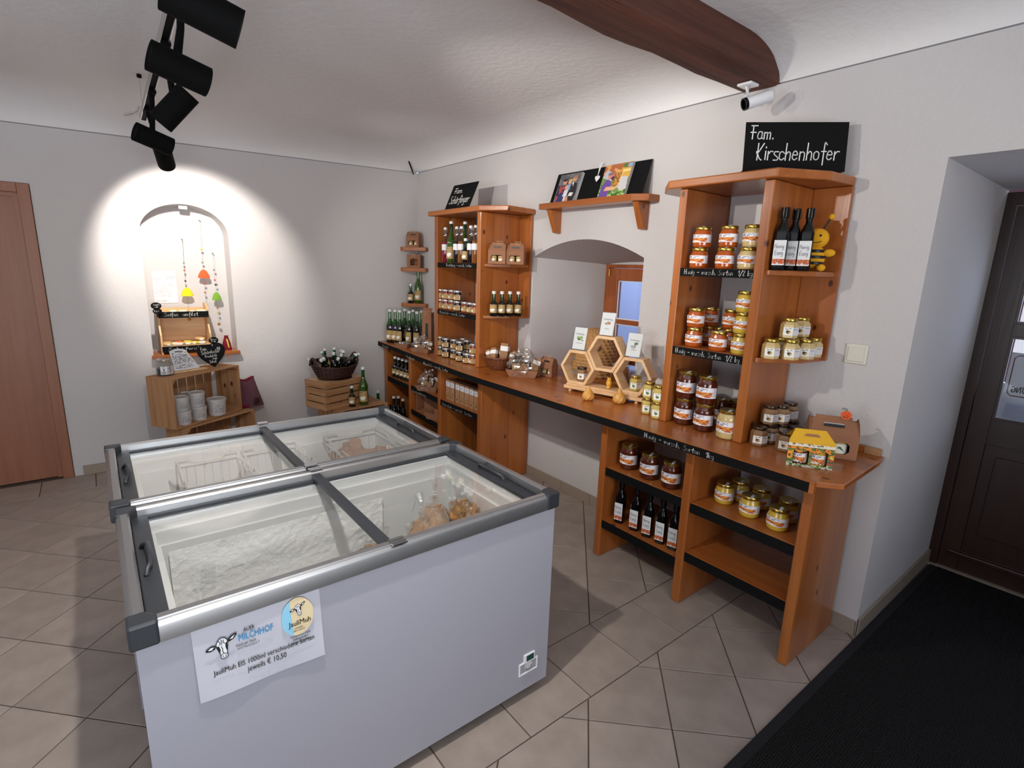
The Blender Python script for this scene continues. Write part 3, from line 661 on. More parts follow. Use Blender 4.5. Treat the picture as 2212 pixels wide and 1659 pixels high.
def head(loc, direc, label, energy, color, angle, blend=.5, first=[None]):
    """A black can on a bent stem; the lamp's own light sits just inside its open end."""
    dv = Vector(direc).normalized(); loc = Vector(loc)
    t = thing('spotlight', label, 'spotlight', tuple(loc), 0, 'spotlights on the track')
    Q = dv.to_track_quat('Z', 'Y').to_matrix().to_4x4(); L, R = .17, .047
    b = B(); b.lathe([(R - .004, -L / 2 + .008), (R, -L / 2), (R, L / 2), (R - .003, L / 2), (R - .003, L / 2 - .03)], 'lamp_black', 28, T=Q, closed=False); b.lathe([(.001, -L / 2 + .008), (R - .004, -L / 2 + .008)], 'lamp_black', 28, T=Q, closed=False); b.build('can', t, smooth=35)
    b = B(); b.lathe([(.001, L / 2 - .03), (R - .004, L / 2 - .03)], 'lamp_glow', 28, T=Q, closed=False); b.build('lens', t)
    top = Vector((.34 + (loc.y - 3) * .02 - loc.x, 0, TZ - .012 - loc.z)); sd = Vector((0, R + .006, 0)) 
    B().tube([top, Vector((top.x * .6, 0, .12)), Vector((0, 0, .05)), Vector((0, 0, R - .002))], [.011, .011, .013, .013], 'lamp_black', 8).build('stem', t, smooth=40)
    B().box(top.x - .016, top.x + .016, -.045, .045, top.z - .012, top.z + .006, 'lamp_black').build('track_adapter', t, bevel=.003)
    l = lamp('SPOT', 'spot_beam', tuple(loc + dv * (L / 2 + .004)), energy, color, tuple(loc + dv * 3), spot_size=radians(angle), spot_blend=blend, shadow_soft_size=.022)
    l.parent = t; l.location = l.location - loc; 
    return t
WARM = (1.0, .945, .87)
head((.29, 1.64, 2.2), (2.3, -.35, -.75), 'nearest black spotlight, cut by the top edge of the photo', 46, WARM, 75, .6)
head((.30, 2.17, 2.2), (2.28, .25, -.55), 'second black spotlight, its rear grille facing the camera', 98, WARM, 75, .6)
head((.345, 2.72, 2.2), (-.75, .3, -.9), 'third black spotlight, tilted the other way', 12, (.95, .95, 1), 80, .8)
head((.335, 3.5, 2.2), (2.1, .45, -.62), 'fourth black spotlight, hanging in front of the last one', 50, WARM, 75, .6)
head((.42, 3.92, 2.19), (.22, .92, -.52), 'last black spotlight, aimed down at the niche', 92, (1.0, .93, .85), 78, .45)
head((.27, 1.02, 2.2), (.25, .85, -1.35), 'extra unseen spotlight added at the near track end to light the freezers', 95, (1, .97, .93), 95, .8)  # added head, out of view, put in to brighten the freezer interior
# ------------------------------------------------------------------ camera on the beam
cc = thing('security_camera', 'white bullet security camera fixed under the beam end', 'camera', (2.45, 1.42, 2.455))
L0 = Vector(cc.location)
B().box(-.035, .035, -.035, .035, -.012, 0, 'white').build('mount_plate', cc, bevel=.004)
B().tube([(0, 0, -.01), (0, 0, -.05), (-.02, .015, -.075)], .013, 'white', 10).build('arm', cc, smooth=50)
a = at_x(1666, 206, 2.45); e = at_x(1612, 224, 2.36); dv = (e - a).normalized(); Q = Matrix.Translation((a + e) / 2 - L0) @ dv.to_track_quat('Z', 'Y').to_matrix().to_4x4(); hl = (e - a).length / 2
b = B(); b.lathe([(.022, -hl), (.026, -hl + .006), (.026, hl)], 'white', 20, T=Q); b.build('housing', cc, smooth=40)
b = B(); b.lathe([(.0262, hl), (.0262, hl + .012), (.020, hl + .012), (.02, hl + .002)], 'black_gloss', 20, T=Q, closed=True); b.build('lens_hood', cc, smooth=40)
# ------------------------------------------------------------------ handwriting: one pen stroke list per letter (x y in tenths of the capital height)
G = {
 'a': '5|4,4 3,5 1,5 0,3 0,1 1,0 3,0 4,2 4,5 4,1 5,0', 'b': '5|0,10 0,0 2,0 4,1 4,4 2,5 0,4', 'c': '4|4,4 2,5 0,4 0,1 2,0 4,1', 'd': '5|4,10 4,0 1,0 0,2 1,5 4,4', 'e': '5|0,3 4,3 3,5 1,5 0,3 0,1 2,0 4,1',
 'f': '4|4,9 3,10 2,9 2,-3;0,5 4,5', 'g': '5|4,5 1,5 0,3 1,1 4,1;4,5 4,-2 2,-4 0,-3', 'h': '5|0,10 0,0;0,3 2,5 4,4 4,0', 'i': '2|1,5 1,0;1,7 1,7.6', 'j': '3|2,5 2,-3 0,-4;2,7 2,7.6', 'k': '5|0,10 0,0;4,5 0,2 4,0', 'l': '3|0,10 0,1 1,0 2,0',
 'm': '7|0,5 0,0;0,4 2,5 3,4 3,0;3,4 5,5 6,4 6,0', 'n': '5|0,5 0,0;0,4 2,5 4,4 4,0', 'o': '5|2,5 0,4 0,1 2,0 4,1 4,4 2,5', 'p': '5|0,5 0,-4;0,4 2,5 4,4 4,1 2,0 0,1', 'r': '4|0,5 0,0;0,3 2,5 4,5', 's': '4|4,5 1,5 0,4 1,3 3,2 4,1 3,0 0,0',
 't': '4|2,9 2,0 4,0;0,6 4,6', 'u': '5|0,5 0,1 1,0 3,0 4,1;4,5 4,0', 'v': '5|0,5 2,0 4,5', 'w': '7|0,5 1.5,0 3,4 4.5,0 6,5', 'y': '5|0,5 2,1;4,5 1,-4 0,-4', 'z': '5|0,5 4,5 0,0 4,0',
 'F': '6|0,10 6,10;2,10 2,0;0,5 5,5', 'K': '6|1,10 1,0;6,10 1,4 0,5;1,4 3,1 5,0', 'S': '6|5,9 3,10 1,9 1,7 4,5 5,3 4,0 1,0 0,1', 'H': '6|0,10 0,0;5,10 5,0;0,5 5,5', 'M': '8|0,0 1,10 3.5,3 6,10 7,0', 'C': '6|5,8 3,10 1,8 0,4 1,1 3,0 5,1', 'N': '6|0,0 0,10 5,0 5,10', 'G': '6|5,8 3,10 1,8 0,4 1,1 3,0 5,1 5,4 3,4',
 'P': '5|0,0 0,10 3,10 4,8 3,5 0,5', 'D': '6|0,0 0,10 3,9 5,6 4,2 0,0', 'E': '5|4,10 0,10 0,0 4,0;0,5 3,5', '1': '4|0,7 3,10 3,0', '2': '5|0,8 2,10 4,8 0,0 4,0', '0': '5|2,10 0,7 0,3 2,0 4,3 4,7 2,10', '6': '5|4,10 0,5 0,1 2,0 4,1 4,4 0,4', '9': '5|4,6 1,6 0,8 2,10 4,9 4,5 2,0', '5': '5|4,10 0,10 0,6 3,6 4,3 3,0 0,0', '8': '5|2,5 0,7 1,10 3,10 4,7 0,3 1,0 3,0 4,3 2,5',
 '/': '5|0,-2 4.5,11', '.': '2|.6,0 .6,.5', ',': '2|1,1 0,-1.5', '-': '6|1,4 5,4', 'U': '6|0,10 0,2 2,0 4,2 4,10', ' ': '4|', 'ä': '5|4,4 3,5 1,5 0,3 0,1 1,0 3,0 4,2 4,5 4,1 5,0;1,7 1,7.6;3,7 3,7.6', 'ö': '5|2,5 0,4 0,1 2,0 4,1 4,4 2,5;1,7 1,7.6;3,7 3,7.6', '€': '6|5,9 3,10 1,8 1,2 3,0 5,1;0,6 4,6;0,4 4,4', '&': '6|5,0 1,8 2,10 3,8 0,2 1,0 3,0 5,3'}
def smooth_poly(p):
    if len(p) < 3: return p
    out = [p[0]]
    for i in range(len(p) - 1):
        p0, p1, p2, p3 = p[max(0, i - 1)], p[i], p[i + 1], p[min(len(p) - 1, i + 2)]
        for t in (.33, .67, 1.0):
            out.append(tuple(.5 * (2 * b_ + (c_ - a_) * t + (2 * a_ - 5 * b_ + 4 * c_ - d_) * t * t + (3 * b_ - a_ - 3 * c_ + d_) * t ** 3) for a_, b_, c_, d_ in zip(p0, p1, p2, p3)))
    return out
def strokes(text, gap=1.3, slant=.08, jit=.25):
    x = 0; out = []; rnd = random.Random(text)
    for ch in text:
        w, s = G.get(ch, G['.']).split('|'); dy = rnd.uniform(-jit, jit)
        for pl in s.split(';'):
            if pl:
                p = [tuple(float(q) for q in xy.split(',')) for xy in pl.split()]
                out.append([((x + a + slant * bq) / 10, (bq + dy) / 10) for a, bq in smooth_poly(p)])
        x += float(w) + gap
    return out, x / 10
def hand(parent, text, O, U, V, size, width, mat='chalk', name='handwriting', fit=None, align='l', off=.0012):
    """Writes text on the plane through O spanned by the unit vectors U, V; size is the capital height."""
    st, w = strokes(text); O, U, V = Vector(O), Vector(U).normalized(), Vector(V).normalized(); Nn = U.cross(V).normalized()
    sx = size if fit is None else fit / w
    x0 = 0 if align == 'l' else -w * sx / 2
    b = B(); b.ribbon([[(a * sx + x0, c * size) for a, c in pl] for pl in st], lambda a, c: O + U * a + V * c + Nn * off, width, mat)
    o = b.build(name, parent); 
    return o
def printed(parent, text, O, U, V, size, mat, name='printed_text', bold=0, fit=None, align='l', off=.0008):
    cu = bpy.data.curves.new('t', 'FONT'); cu.body = text; cu.size = 1; cu.resolution_u = 2
    ob = bpy.data.objects.new('t', cu); COL.objects.link(ob); dg = bpy.context.evaluated_depsgraph_get(); dg.update(); me = ob.evaluated_get(dg).to_mesh()
    vs = [v.co.copy() for v in me.vertices]; fs = [tuple(p.vertices) for p in me.polygons]; ob.evaluated_get(dg).to_mesh_clear(); bpy.data.objects.remove(ob); bpy.data.curves.remove(cu)
    O, U, V = Vector(O), Vector(U).normalized(), Vector(V).normalized(); Nn = U.cross(V)
    wid = max(v.x for v in vs) if vs else 1; sx = size if fit is None else fit / wid; x0 = 0 if align == 'l' else -wid * sx / 2
    b = B()
    for q in ((0, 0),) if not bold else ((-1, 0), (1, 0), (0, .8)):
        k = b.add([O + U * ((v.x + q[0] * min(bold, .012)) * sx + x0) + V * ((v.y + q[1] * min(bold, .012)) * size) + Nn * (off + .00005 * q[0]) for v in vs])
        for f in fs: b.face([k + i for i in f], mat)
    return b.build(name, parent)
def shp(bg, L):
    bg = srgb(bg); Q = [(s[0], s[1:-1], srgb(s[-1])) for s in L]
    def f(a, b_):
        c = bg
        for k, q, col in Q:
            if k == 'e':
                if ((a - q[0]) / q[2]) ** 2 + ((b_ - q[1]) / q[3]) ** 2 < 1: c = col
            elif k == 'r':
                if q[0] <= a <= q[2] and q[1] <= b_ <= q[3]: c = col
            elif k == 'p':
                pts = q[0]; ins = False; j = len(pts) - 1
                for i in range(len(pts)):
                    if (pts[i][1] > b_) != (pts[j][1] > b_) and a < (pts[j][0] - pts[i][0]) * (b_ - pts[i][1]) / (pts[j][1] - pts[i][1]) + pts[i][0]: ins = not ins
                    j = i
                if ins: c = col
            elif k == 'n':      # scattered dabs of a colour inside a box
                if q[0] <= a <= q[2] and q[1] <= b_ <= q[3] and noise.noise(Vector((a * q[4], b_ * q[4], q[0] * 7))) > q[5]: c = col
        return c
    return f
KRAFT_BIRD = shp('#b3935f', [('r', .15, .82, .5, .88, '#8d6a3c'), ('e', .42, .33, .3, .16, '#eeeae2'), ('e', .66, .45, .12, .09, '#eeeae2')])
KRAFT_FRUIT = shp('#ae8a55', [('r', .12, .8, .45, .88, '#8d6a3c'), ('e', .3, .4, .13, .2, '#f0ece4'), ('r', .84, .05, .97, .95, '#dcd6cc')])
KRAFT_PLAIN = shp('#b3935f', [('r', .15, .82, .6, .88, '#8d6a3c'), ('e', .3, .35, .16, .22, '#eeeae2'), ('e', .7, .35, .16, .22, '#eeeae2')])
WHITE_TXT = shp('#e8e8ec', [('r', .12, .72, .75, .78, '#9aa0ab'), ('r', .12, .55, .6, .60, '#9aa0ab'), ('r', .12, .3, .7, .34, '#a9aeb8')])
HONEY_LAB = shp('#e9e7ec', [('n', .02, .66, .6, .92, 11, .02, '#8d8a95'), ('p', [(0, .58), (0, .30), (.42, .26), (.55, .12), (.66, .04), (.78, .3), (.8, .58)], '#c5662a'), ('n', 0, .08, .8, .58, 9, .1, '#e09a3c'), ('n', .3, .04, .8, .5, 12, .22, '#8a3a1a'), ('n', .84, .15, .98, .9, 14, 0, '#b5b3c0')])
VINEGAR = shp('#dadada', [('p', [(0, .27), (0, .12), (.25, .03), (.5, .12), (.75, .0), (1, .12), (1, .27)], '#b3542e'), ('n', 0, .04, 1, .27, 9, .15, '#d9825a'), ('r', 0, 0, 1, .03, '#e4e4e4')])
HEXLAB = {k: shp('#e9e8e0', [('e', .25, .42, .12, .2, c1), ('e', .33, .36, .07, .12, c2), ('r', .52, .05, .98, .95, '#dcd9dd'), ('r', .56, .7, .9, .75, '#9a98a2'), ('r', .56, .5, .85, .54, '#9a98a2'), ('n', .1, .72, .42, .85, 14, 0, '#6d6a60')]) for k, c1, c2 in (('leaf', '#3f6a3a', '#5f8a4c'), ('almond', '#5a3a22', '#c99a4a'), ('bee', '#2a2a2a', '#d9a53a'))}
def lab(t, name, R, z0, z1, colf, arc=1.2, rot=0, nu=16, nv=12, mat='print'):
    b = B(); a0 = -pi / 2 - arc + rot; b.patch(lambda a, c: (R * cos(a0 + 2 * arc * a), R * sin(a0 + 2 * arc * a), z0 + (z1 - z0) * c), nu, nv, mat, colf); return b.build(name, t, smooth=30)
MAKERS = {}
def maker(f): MAKERS[f.__name__] = f; return f
def mk(name, cat): return thing(name, '', cat)
def bottle(name, H, R, rn, zs, zn, mats, label, ztop=None, capR=None, capH=.02, n=20, split=None):
    t = mk(name, 'bottle'); glass, content = mats
    ze = H - capH + .004
    prof = [(R * .9, 0), (R, .006), (R, zs)]
    for i in range(1, 7): s = i / 6; prof.append((rn + (R - rn) * (cos(pi * s) * .5 + .5), zs + (zn - zs) * s))
    prof += [(rn, ze)]
    if split is None: b = B(); b.lathe(prof, glass, n); b.build('body', t, smooth=35)
    else:
        b = B(); lo = [p for p in prof if p[1] < split]; hi = [p for p in prof if p[1] >= split]
        r_at = lambda z: next((p[0] + (q[0] - p[0]) * (z - p[1]) / max(1e-6, q[1] - p[1]) for p, q in zip(prof[:-1], prof[1:]) if p[1] <= z <= q[1]), rn)
        rs = r_at(split); b.lathe(lo + [(rs, split)], content, n); b.build('body', t, smooth=35)
        b = B(); b.lathe([(rs, split)] + hi, glass, n, closed=False); b.build('neck', t, smooth=35)
    b = B(); cr = capR or rn + .002; b.lathe([(cr, H - capH), (cr, H - .002), (cr - .002, H)], 'cap_white', 16); b.build('cap', t, smooth=35)
    if label: lab(t, 'label', R + .0006, *label)
    return t
@maker
def tall_bottle(): return bottle('green_bottle', .315, .037, .0135, .15, .235, ('glass_green_bright', 'glass_dark'), (.03, .12, KRAFT_BIRD, 1.0), split=.175)
@maker
def tall_bottle_light(): return bottle('green_bottle', .315, .037, .0135, .15, .235, ('glass_green_bright', 'tall_green'), (.03, .12, KRAFT_BIRD, 1.0), split=.235)
@maker
def tall_dark_bottle(): return bottle('dark_bottle', .27, .032, .0135, .13, .19, ('glass_dark', 'glass_dark'), (.03, .10, KRAFT_BIRD, 1.0))
@maker
def small_bottle(): return bottle('small_bottle', .18, .029, .0125, .085, .115, ('glass_green_bright', 'glass_dark'), (.025, .085, KRAFT_BIRD, 1.1), split=.108)
@maker
def small_dark_bottle(): return bottle('small_bottle', .18, .029, .0125, .09, .125, ('glass_dark', 'glass_dark'), (.03, .075, KRAFT_BIRD, 1.1))
plain('tall_green', '#3c5c14', .06, coat=.8, trans=.3)
def swing(content):
    t = bottle('swing_top_bottle', .255, .029, .012, .135, .215, ('glass_jar', content), (.095, .14, WHITE_TXT, .95), split=.16, capR=.0001, capH=.0)
    for c in kids(t):
        if c.name.startswith('cap'): bpy.data.objects.remove(c)
    b = B(); b.lathe([(.013, .252), (.015, .257), (.013, .27), (.006, .272)], 'cap_white', 12); b.build('stopper', t, smooth=40)
    b = B()
    for s in (-1, 1): b.tube([(s * .016, 0, .26), (s * .019, -.004, .235), (s * .016, -.012, .215), (0, -.02, .205)], .0018, 'steel', 5); b.tube([(s * .014, .0, .232), (s * .02, .002, .222), (s * .014, 0, .214)], .0018, 'steel', 5)
    b.tube([(.015 * cos(a), .015 * sin(a), .225) for a in [2 * pi * i / 10 for i in range(10)]], .0016, 'steel', 5, closed=True); b.build('wire_clasp', t, smooth=50); return t
for c in ('syrup_red', 'syrup_dark', 'syrup_amber'): MAKERS['swing_' + c] = (lambda c=c: swing(c))
def honeyjar(content, R, H, name='honey_jar', lid='lid_gold'):
    t = mk(name, 'jar'); hb = H - .014
    b = B(); b.lathe([(R * .86, 0), (R * .97, .004), (R, .010), (R, hb - .026), (R * .97, hb - .016), (R * .84, hb - .004), (R * .82, hb)], content, 22); b.build('jar', t, smooth=40)
    b = B(); b.lathe([(R * .87, hb - .001), (R * .9, hb + .001), (R * .9, H - .002), (R * .86, H), (R * .5, H - .0012)], lid, 22); b.build('lid', t, smooth=40)
    lab(t, 'label', R + .0007, H * .24, H * .62, HONEY_LAB, 1.35, nu=26, nv=14)
    b = B(); w = .006; b.box(-w + .01, w + .01, -R * .9 - .0, R * .1, H, H + .0008, 'paper'); b.build('seal_strip', t)
    return t
for c in ('honey', 'honey_dark', 'honey_yellow', 'honey_cream'):
    MAKERS['jar500_' + c] = (lambda c=c: honeyjar(c, .0415, .092)); MAKERS['jar1kg_' + c] = (lambda c=c: honeyjar(c, .0475, .132))
def hexjar(content, lb):
    t = mk('hexagonal_jar', 'jar'); R, H = .036, .086
    T = Matrix.Rotation(pi / 6, 4, 'Z') @ Matrix.Identity(4)
    b = B(); b.lathe([(R * .92, 0), (R, .004), (R, .058), (R * .78, .068), (R * .74, .073)], content, 6, T=Matrix.Rotation(0, 4, 'Z')); b.build('jar', t, bevel=.002)
    b = B(); b.lathe([(.0285, .072), (.0295, .074), (.0295, H - .002), (.028, H)], 'lid_gold' if lb != 'almond' else 'lid_dark', 18); b.build('lid', t, smooth=40)
    # the label follows two of the six faces: corners at -120, -60, 0 degrees
    b = B(); r = R + .0007; P = [Vector((r * cos(radians(a)), r * sin(radians(a)), 0)) for a in (-120, -60, 0)]
    def f(a, c): q = P[0].lerp(P[1], a * 2) if a <= .5 else P[1].lerp(P[2], a * 2 - 1); return (q.x, q.y, .014 + .034 * c)
    b.patch(f, 20, 10, 'print', HEXLAB[lb]); b.build('label', t)
    return t
MAKERS['hex_brown'] = lambda: hexjar('honey_brown', 'almond'); MAKERS['hex_cream'] = lambda: hexjar('honey_cream', 'bee'); MAKERS['hex_yellow'] = lambda: hexjar('honey_pale', 'leaf')
def jamjar(content, R=.033, H=.08):
    t = mk('jam_jar', 'jar'); b = B(); b.lathe([(R * .9, 0), (R, .005), (R, H - .022), (R * .95, H - .014)], content, 18); b.build('jar', t, smooth=40)
    b = B(); b.lathe([(R * .98, H - .015), (R, H - .013), (R, H - .002), (R * .95, H)], 'lid_silver', 18); b.build('lid', t, smooth=40)
    lab(t, 'label', R + .0006, .008, .047, KRAFT_FRUIT, 1.25, nu=18, nv=10); return t
MAKERS['jam_dark'] = lambda: jamjar('jam_dark'); MAKERS['jam_red'] = lambda: jamjar('jam_red')
@maker
def square_bottle():
    t = mk('square_bottle', 'bottle'); w, H = .0255, .25
    b = B(); rings = [(w * .95, 0), (w, .004), (w, .15), (w * .9, .162), (.016, .185), (.0135, .19), (.0135, .215)]; k0 = len(b.v)
    for j, (r, z) in enumerate(rings):
        sq = 1 if z < .165 else 0
        for i in range(16):
            a = 2 * pi * (i + .5) / 16; c, s = cos(a), sin(a)
            m = min(1 / max(abs(c), abs(s)), 1.28) if sq else 1
            b.v.append((r * c * m, r * s * m, z))
    for j in range(len(rings) - 1):
        for i in range(16): i2 = (i + 1) % 16; b.face([j * 16 + i, j * 16 + i2, (j + 1) * 16 + i2, (j + 1) * 16 + i], 'black_gloss')
    b.face(list(reversed(range(16))), 'black_gloss'); b.build('body', t, smooth=35)
    b = B(); b.lathe([(.0135, .208), (.0165, .21), (.0165, H - .002), (.015, H)], 'black_gloss', 16); b.build('cap', t, smooth=35)
    b = B(); b.patch(lambda a, c: ((a - .5) * w * 1.8, -w - .0007, .02 + .1 * c), 12, 24, 'print', VINEGAR); b.build('label', t)
    hand(t, 'Honig', (-.019, -w - .0007, .088), (1, 0, 0), (0, 0, 1), .017, .0014, 'charcoal', 'label_writing', fit=.036, off=.0005); hand(t, 'Essig', (-.016, -w - .0007, .062), (1, 0, 0), (0, 0, 1), .017, .0014, 'charcoal', 'label_writing', fit=.032, off=.0005)
    return t
def raffia(t, c, r=.018, seed=1):
    rnd = random.Random(seed); b = B()
    for s in (-1, 1):
        p = [Vector(c)]
        for i in range(7): a = i / 6 * pi; p.append(Vector(c) + Vector((s * r * sin(a) * 1.2, rnd.uniform(-.004, .004), r * (1 - cos(a)) * .6 * (1 if i < 5 else .6))))
        b.tube(p, .0013, 'raffia', 4); b.tube([Vector(c), Vector(c) + Vector((s * r * .7, -.004, -r * .8)), Vector(c) + Vector((s * r * 1.1, -.006, -r * 1.9))], .0013, 'raffia', 4)
    return b.build('raffia_bow', t, smooth=60)
def gable(W, D, H, Hg, mat='kraft', win=2, bow=True, jars=True, name='gable_carton'):
    """Carton with a window front, sloping roof, two ears and a carrying handle."""
    t = mk(name, 'gift box'); w, d = W / 2, D / 2; th = .0025; zt = H; ww = .34 * W; z0, z1 = H * .2, H * .68
    b = B(); b.box(-w, w, d - th, d, 0, zt, mat); b.box(-w, -w + th, -d, d - th, 0, zt, mat); b.box(w - th, w, -d, d - th, 0, zt, mat); b.box(-w + th, w - th, -d, d - th, 0, th, mat)
    o = [(-ww, ww)] if win else []
    b.box(-w + th, w - th, -d, -d + th, th, z0, mat); b.box(-w + th, w - th, -d, -d + th, z1, zt, mat); b.box(-w + th, -ww, -d, -d + th, z0, z1, mat); b.box(ww, w - th, -d, -d + th, z0, z1, mat)
    r = .25 * (z1 - z0)
    for sx in (-1, 1):
        for zc, sz in ((z0, 1), (z1, -1)): b.prism([(sx * ww, -d + th, zc), (sx * (ww - r), -d + th, zc), (sx * ww, -d + th, zc + sz * r)][::(1 if sx * sz > 0 else -1)], (0, -th, 0), mat)
    b.build('carton', t)
    b = B(); g = .016
    b.prism([(-w, -d, zt), (-w + .004, -.004, zt + Hg), (w - .004, -.004, zt + Hg), (w, -d, zt)], (0, .002, .0), mat); b.prism([(w, d, zt), (w - .004, .004, zt + Hg), (-w + .004, .004, zt + Hg), (-w, d, zt)], (0, -.002, 0), mat); b.build('roof_flap', t)
    for s in (-1, 1):
        b = B(); b.prism([(s * w, -d, zt), (s * w, d, zt), (s * (w - .002), d * .55, zt + Hg * .9), (s * (w - .004), 0, zt + Hg + .012), (s * (w - .002), -d * .55, zt + Hg * .9)][::(1 if s > 0 else -1)], (-s * .002, 0, 0), mat); b.build('ear_flap', t)
    b = B(); hw = W * .36
    b.box(-hw, hw, -.0035, .0035, zt + Hg - .002, zt + Hg + .012, mat); b.build('handle', t)
    b = B(); b.box(-W * .2, W * .2, -d * .52 - .006, -d * .52 - .004, zt + Hg * .48, zt + Hg * .72, 'black', T=None); b.build('grip_hole', t)
    if jars:
        for sx in (-1, 1):
            b = B(); R = W * .2; b.lathe([(R, .004), (R, H * .8)], 'jam_dark', 14, T=Matrix.Translation((sx * W * .215, -.002, 0))); b.build('jar', t, smooth=40)
            b = B(); Rr = R + .0008; b.patch(lambda a, c: (sx * W * .215 + Rr * cos(-pi / 2 - 1 + 2 * a), -.002 + Rr * sin(-pi / 2 - 1 + 2 * a), H * .2 + H * .42 * c), 10, 8, 'print', KRAFT_BIRD); b.build('jar_label', t)
    if bow: raffia(t, (W * .1, -.006, zt + Hg + .008))
    return t
MAKERS['gable_box'] = lambda: gable(.125, .075, .088, .045)
def tray(t, w0, d0, w1, d1, h, mat='kraft', name='tray', th=.002):
    b = B(); o = [(-w0, -d0, 0), (w0, -d0, 0), (w0, d0, 0), (-w0, d0, 0)]; O = [(-w1, -d1, h), (w1, -d1, h), (w1, d1, h), (-w1, d1, h)]
    i0 = [(x * (1 - th / w0), y * (1 - th / d0), th) for x, y, z in o]; i1 = [(x * (1 - th / w1), y * (1 - th / d1), h) for x, y, z in O]
    k = b.add(o + O + i1 + i0)
    b.face([k + 3, k + 2, k + 1, k], mat); b.face([k + 12, k + 13, k + 14, k + 15], mat)
    for i in range(4):
        j = (i + 1) % 4
        for a, c in ((0, 4), (4, 8), (8, 12)): b.face([k + a + i, k + a + j, k + c + j, k + c + i], mat)
    return b.build(name, t)
def smallbox(t, c, s, rot, mat='kraft', lb=True, name='small_carton'):
    T = Matrix.Translation(c) @ rot; b = B(); b.box(-s[0] / 2, s[0] / 2, -s[1] / 2, s[1] / 2, 0, s[2], mat, T)
    if lb: b.box(-s[0] / 2 - .0006, s[0] / 2 + .0006, -s[1] / 2 - .0006, s[1] / 2, s[2] * .62, s[2] * .86, 'label', T)
    return b.build(name, t, bevel=.0008)
def cello(t, c, rx, ry, h, seed, top=.03):
    rnd = seed * 3.7; b = B()
    def md(a, e):
        z = e * h; k = 1 - .75 * max(0, (e - .35) / .65) ** 1.3
        w = 1 + .20 * noise.noise(Vector((cos(a) * 2.5 + rnd, sin(a) * 2.5, e * 4))) + .22 * noise.noise(Vector((cos(a) * 9, sin(a) * 7 + rnd, e * 11)))
        tp = 1 + (.5 * max(0, (e - .85) / .15)) * (1 + .4 * sin(a * 5))
        return Vector(c) + Vector((rx * k * w * tp * cos(a), ry * k * w * tp * sin(a), z + .05 * h * sin(a * 3 + rnd) * e))
    b.patch(lambda u, v: md(2 * pi * u, v), 40, 22, 'cello'); return b.build('cellophane', t, smooth=25)
def gift_tray(w=.1, d=.065, seed=1, name='gift_basket'):
    t = mk(name, 'gift basket'); tray(t, w * .78, d * .78, w, d, .045)
    b = B()
    for i, (x, y, tz, tx) in enumerate(((-w * .45, -.01, .5, .5), (w * .05, .012, -.2, .3))):
        T = Matrix.Translation((x, y, .02)) @ Matrix.Rotation(tz, 4, 'Z') @ Matrix.Rotation(-tx, 4, 'X')
        b = B(); b.lathe([(.03, 0), (.03, .055), (.028, .062)], 'jam_dark', 14, T=T); b.lathe([(.0305, .06), (.0305, .074)], 'lid_silver', 14, T=T)
        b.patch(lambda a, c: T @ Vector((.0306 * cos(-pi / 2 - 1 + 2 * a), .0306 * sin(-pi / 2 - 1 + 2 * a), .01 + .04 * c)), 10, 8, 'print', KRAFT_FRUIT); b.build('jar', t, smooth=40)
    smallbox(t, (w * .55, .0, .015), (.045, .03, .10), Matrix.Rotation(.3, 4, 'Y') @ Matrix.Rotation(-.25, 4, 'X'), 'kraft_light')
    smallbox(t, (w * .1, -.03, .03), (.05, .012, .045), Matrix.Rotation(-.4, 4, 'Y') @ Matrix.Rotation(-.5, 4, 'X'), 'kraft_light', False)
    cello(t, (0, 0, .012), w * 1.0, d * 1.1, .155, seed); raffia(t, (.0, -.01, .13), .03, seed); return t
MAKERS['gift_tray'] = lambda: gift_tray()
def woven(t, R0, R1, H, mat, rows=16, st=26, el=1.0, name='bowl', th=.008, amp=.0035, lift=0.0):
    b = B(); n = st * 3
    for sgn, off in ((1, 0), (-1, -th)):
        def P(a, c):
            ang = 2 * pi * a * sgn; row = c * rows; r = R0 + (R1 - R0) * c ** .8 + off + amp * sin(ang * st / 2 + pi * int(row)) * sgn
            return (r * cos(ang), r * el * sin(ang), th * (sgn < 0) + c * (H - th * (sgn < 0)) + amp * .6 * sin(row * 2 * pi) + lift * c * c * (.5 + .5 * sin(ang)))
        b.patch(P, n, rows * 2, mat)
    b.lathe([(R0, .001), (.001, .001)], mat, 24, closed=False); b.lathe([(R0 - th, th), (.001, th)], mat, 24, closed=False)
    b.tube([(R1 * cos(a) - .004 * cos(a), R1 * el * sin(a), H + .003 * sin(a * 14) + lift * (.5 + .5 * sin(a))) for a in [2 * pi * i / 60 for i in range(60)]], .007, mat, 6, closed=True)
    return b.build(name, t, smooth=70)

hand(DEFER[0], 'HUNG', (-.0012, .10, .035), (0, 1, 0), (0, 0, 1), .03, .004, 'charcoal', 'notice_writing', off=.0, fit=.08); obj_n = bpy.data.objects['notice_writing']
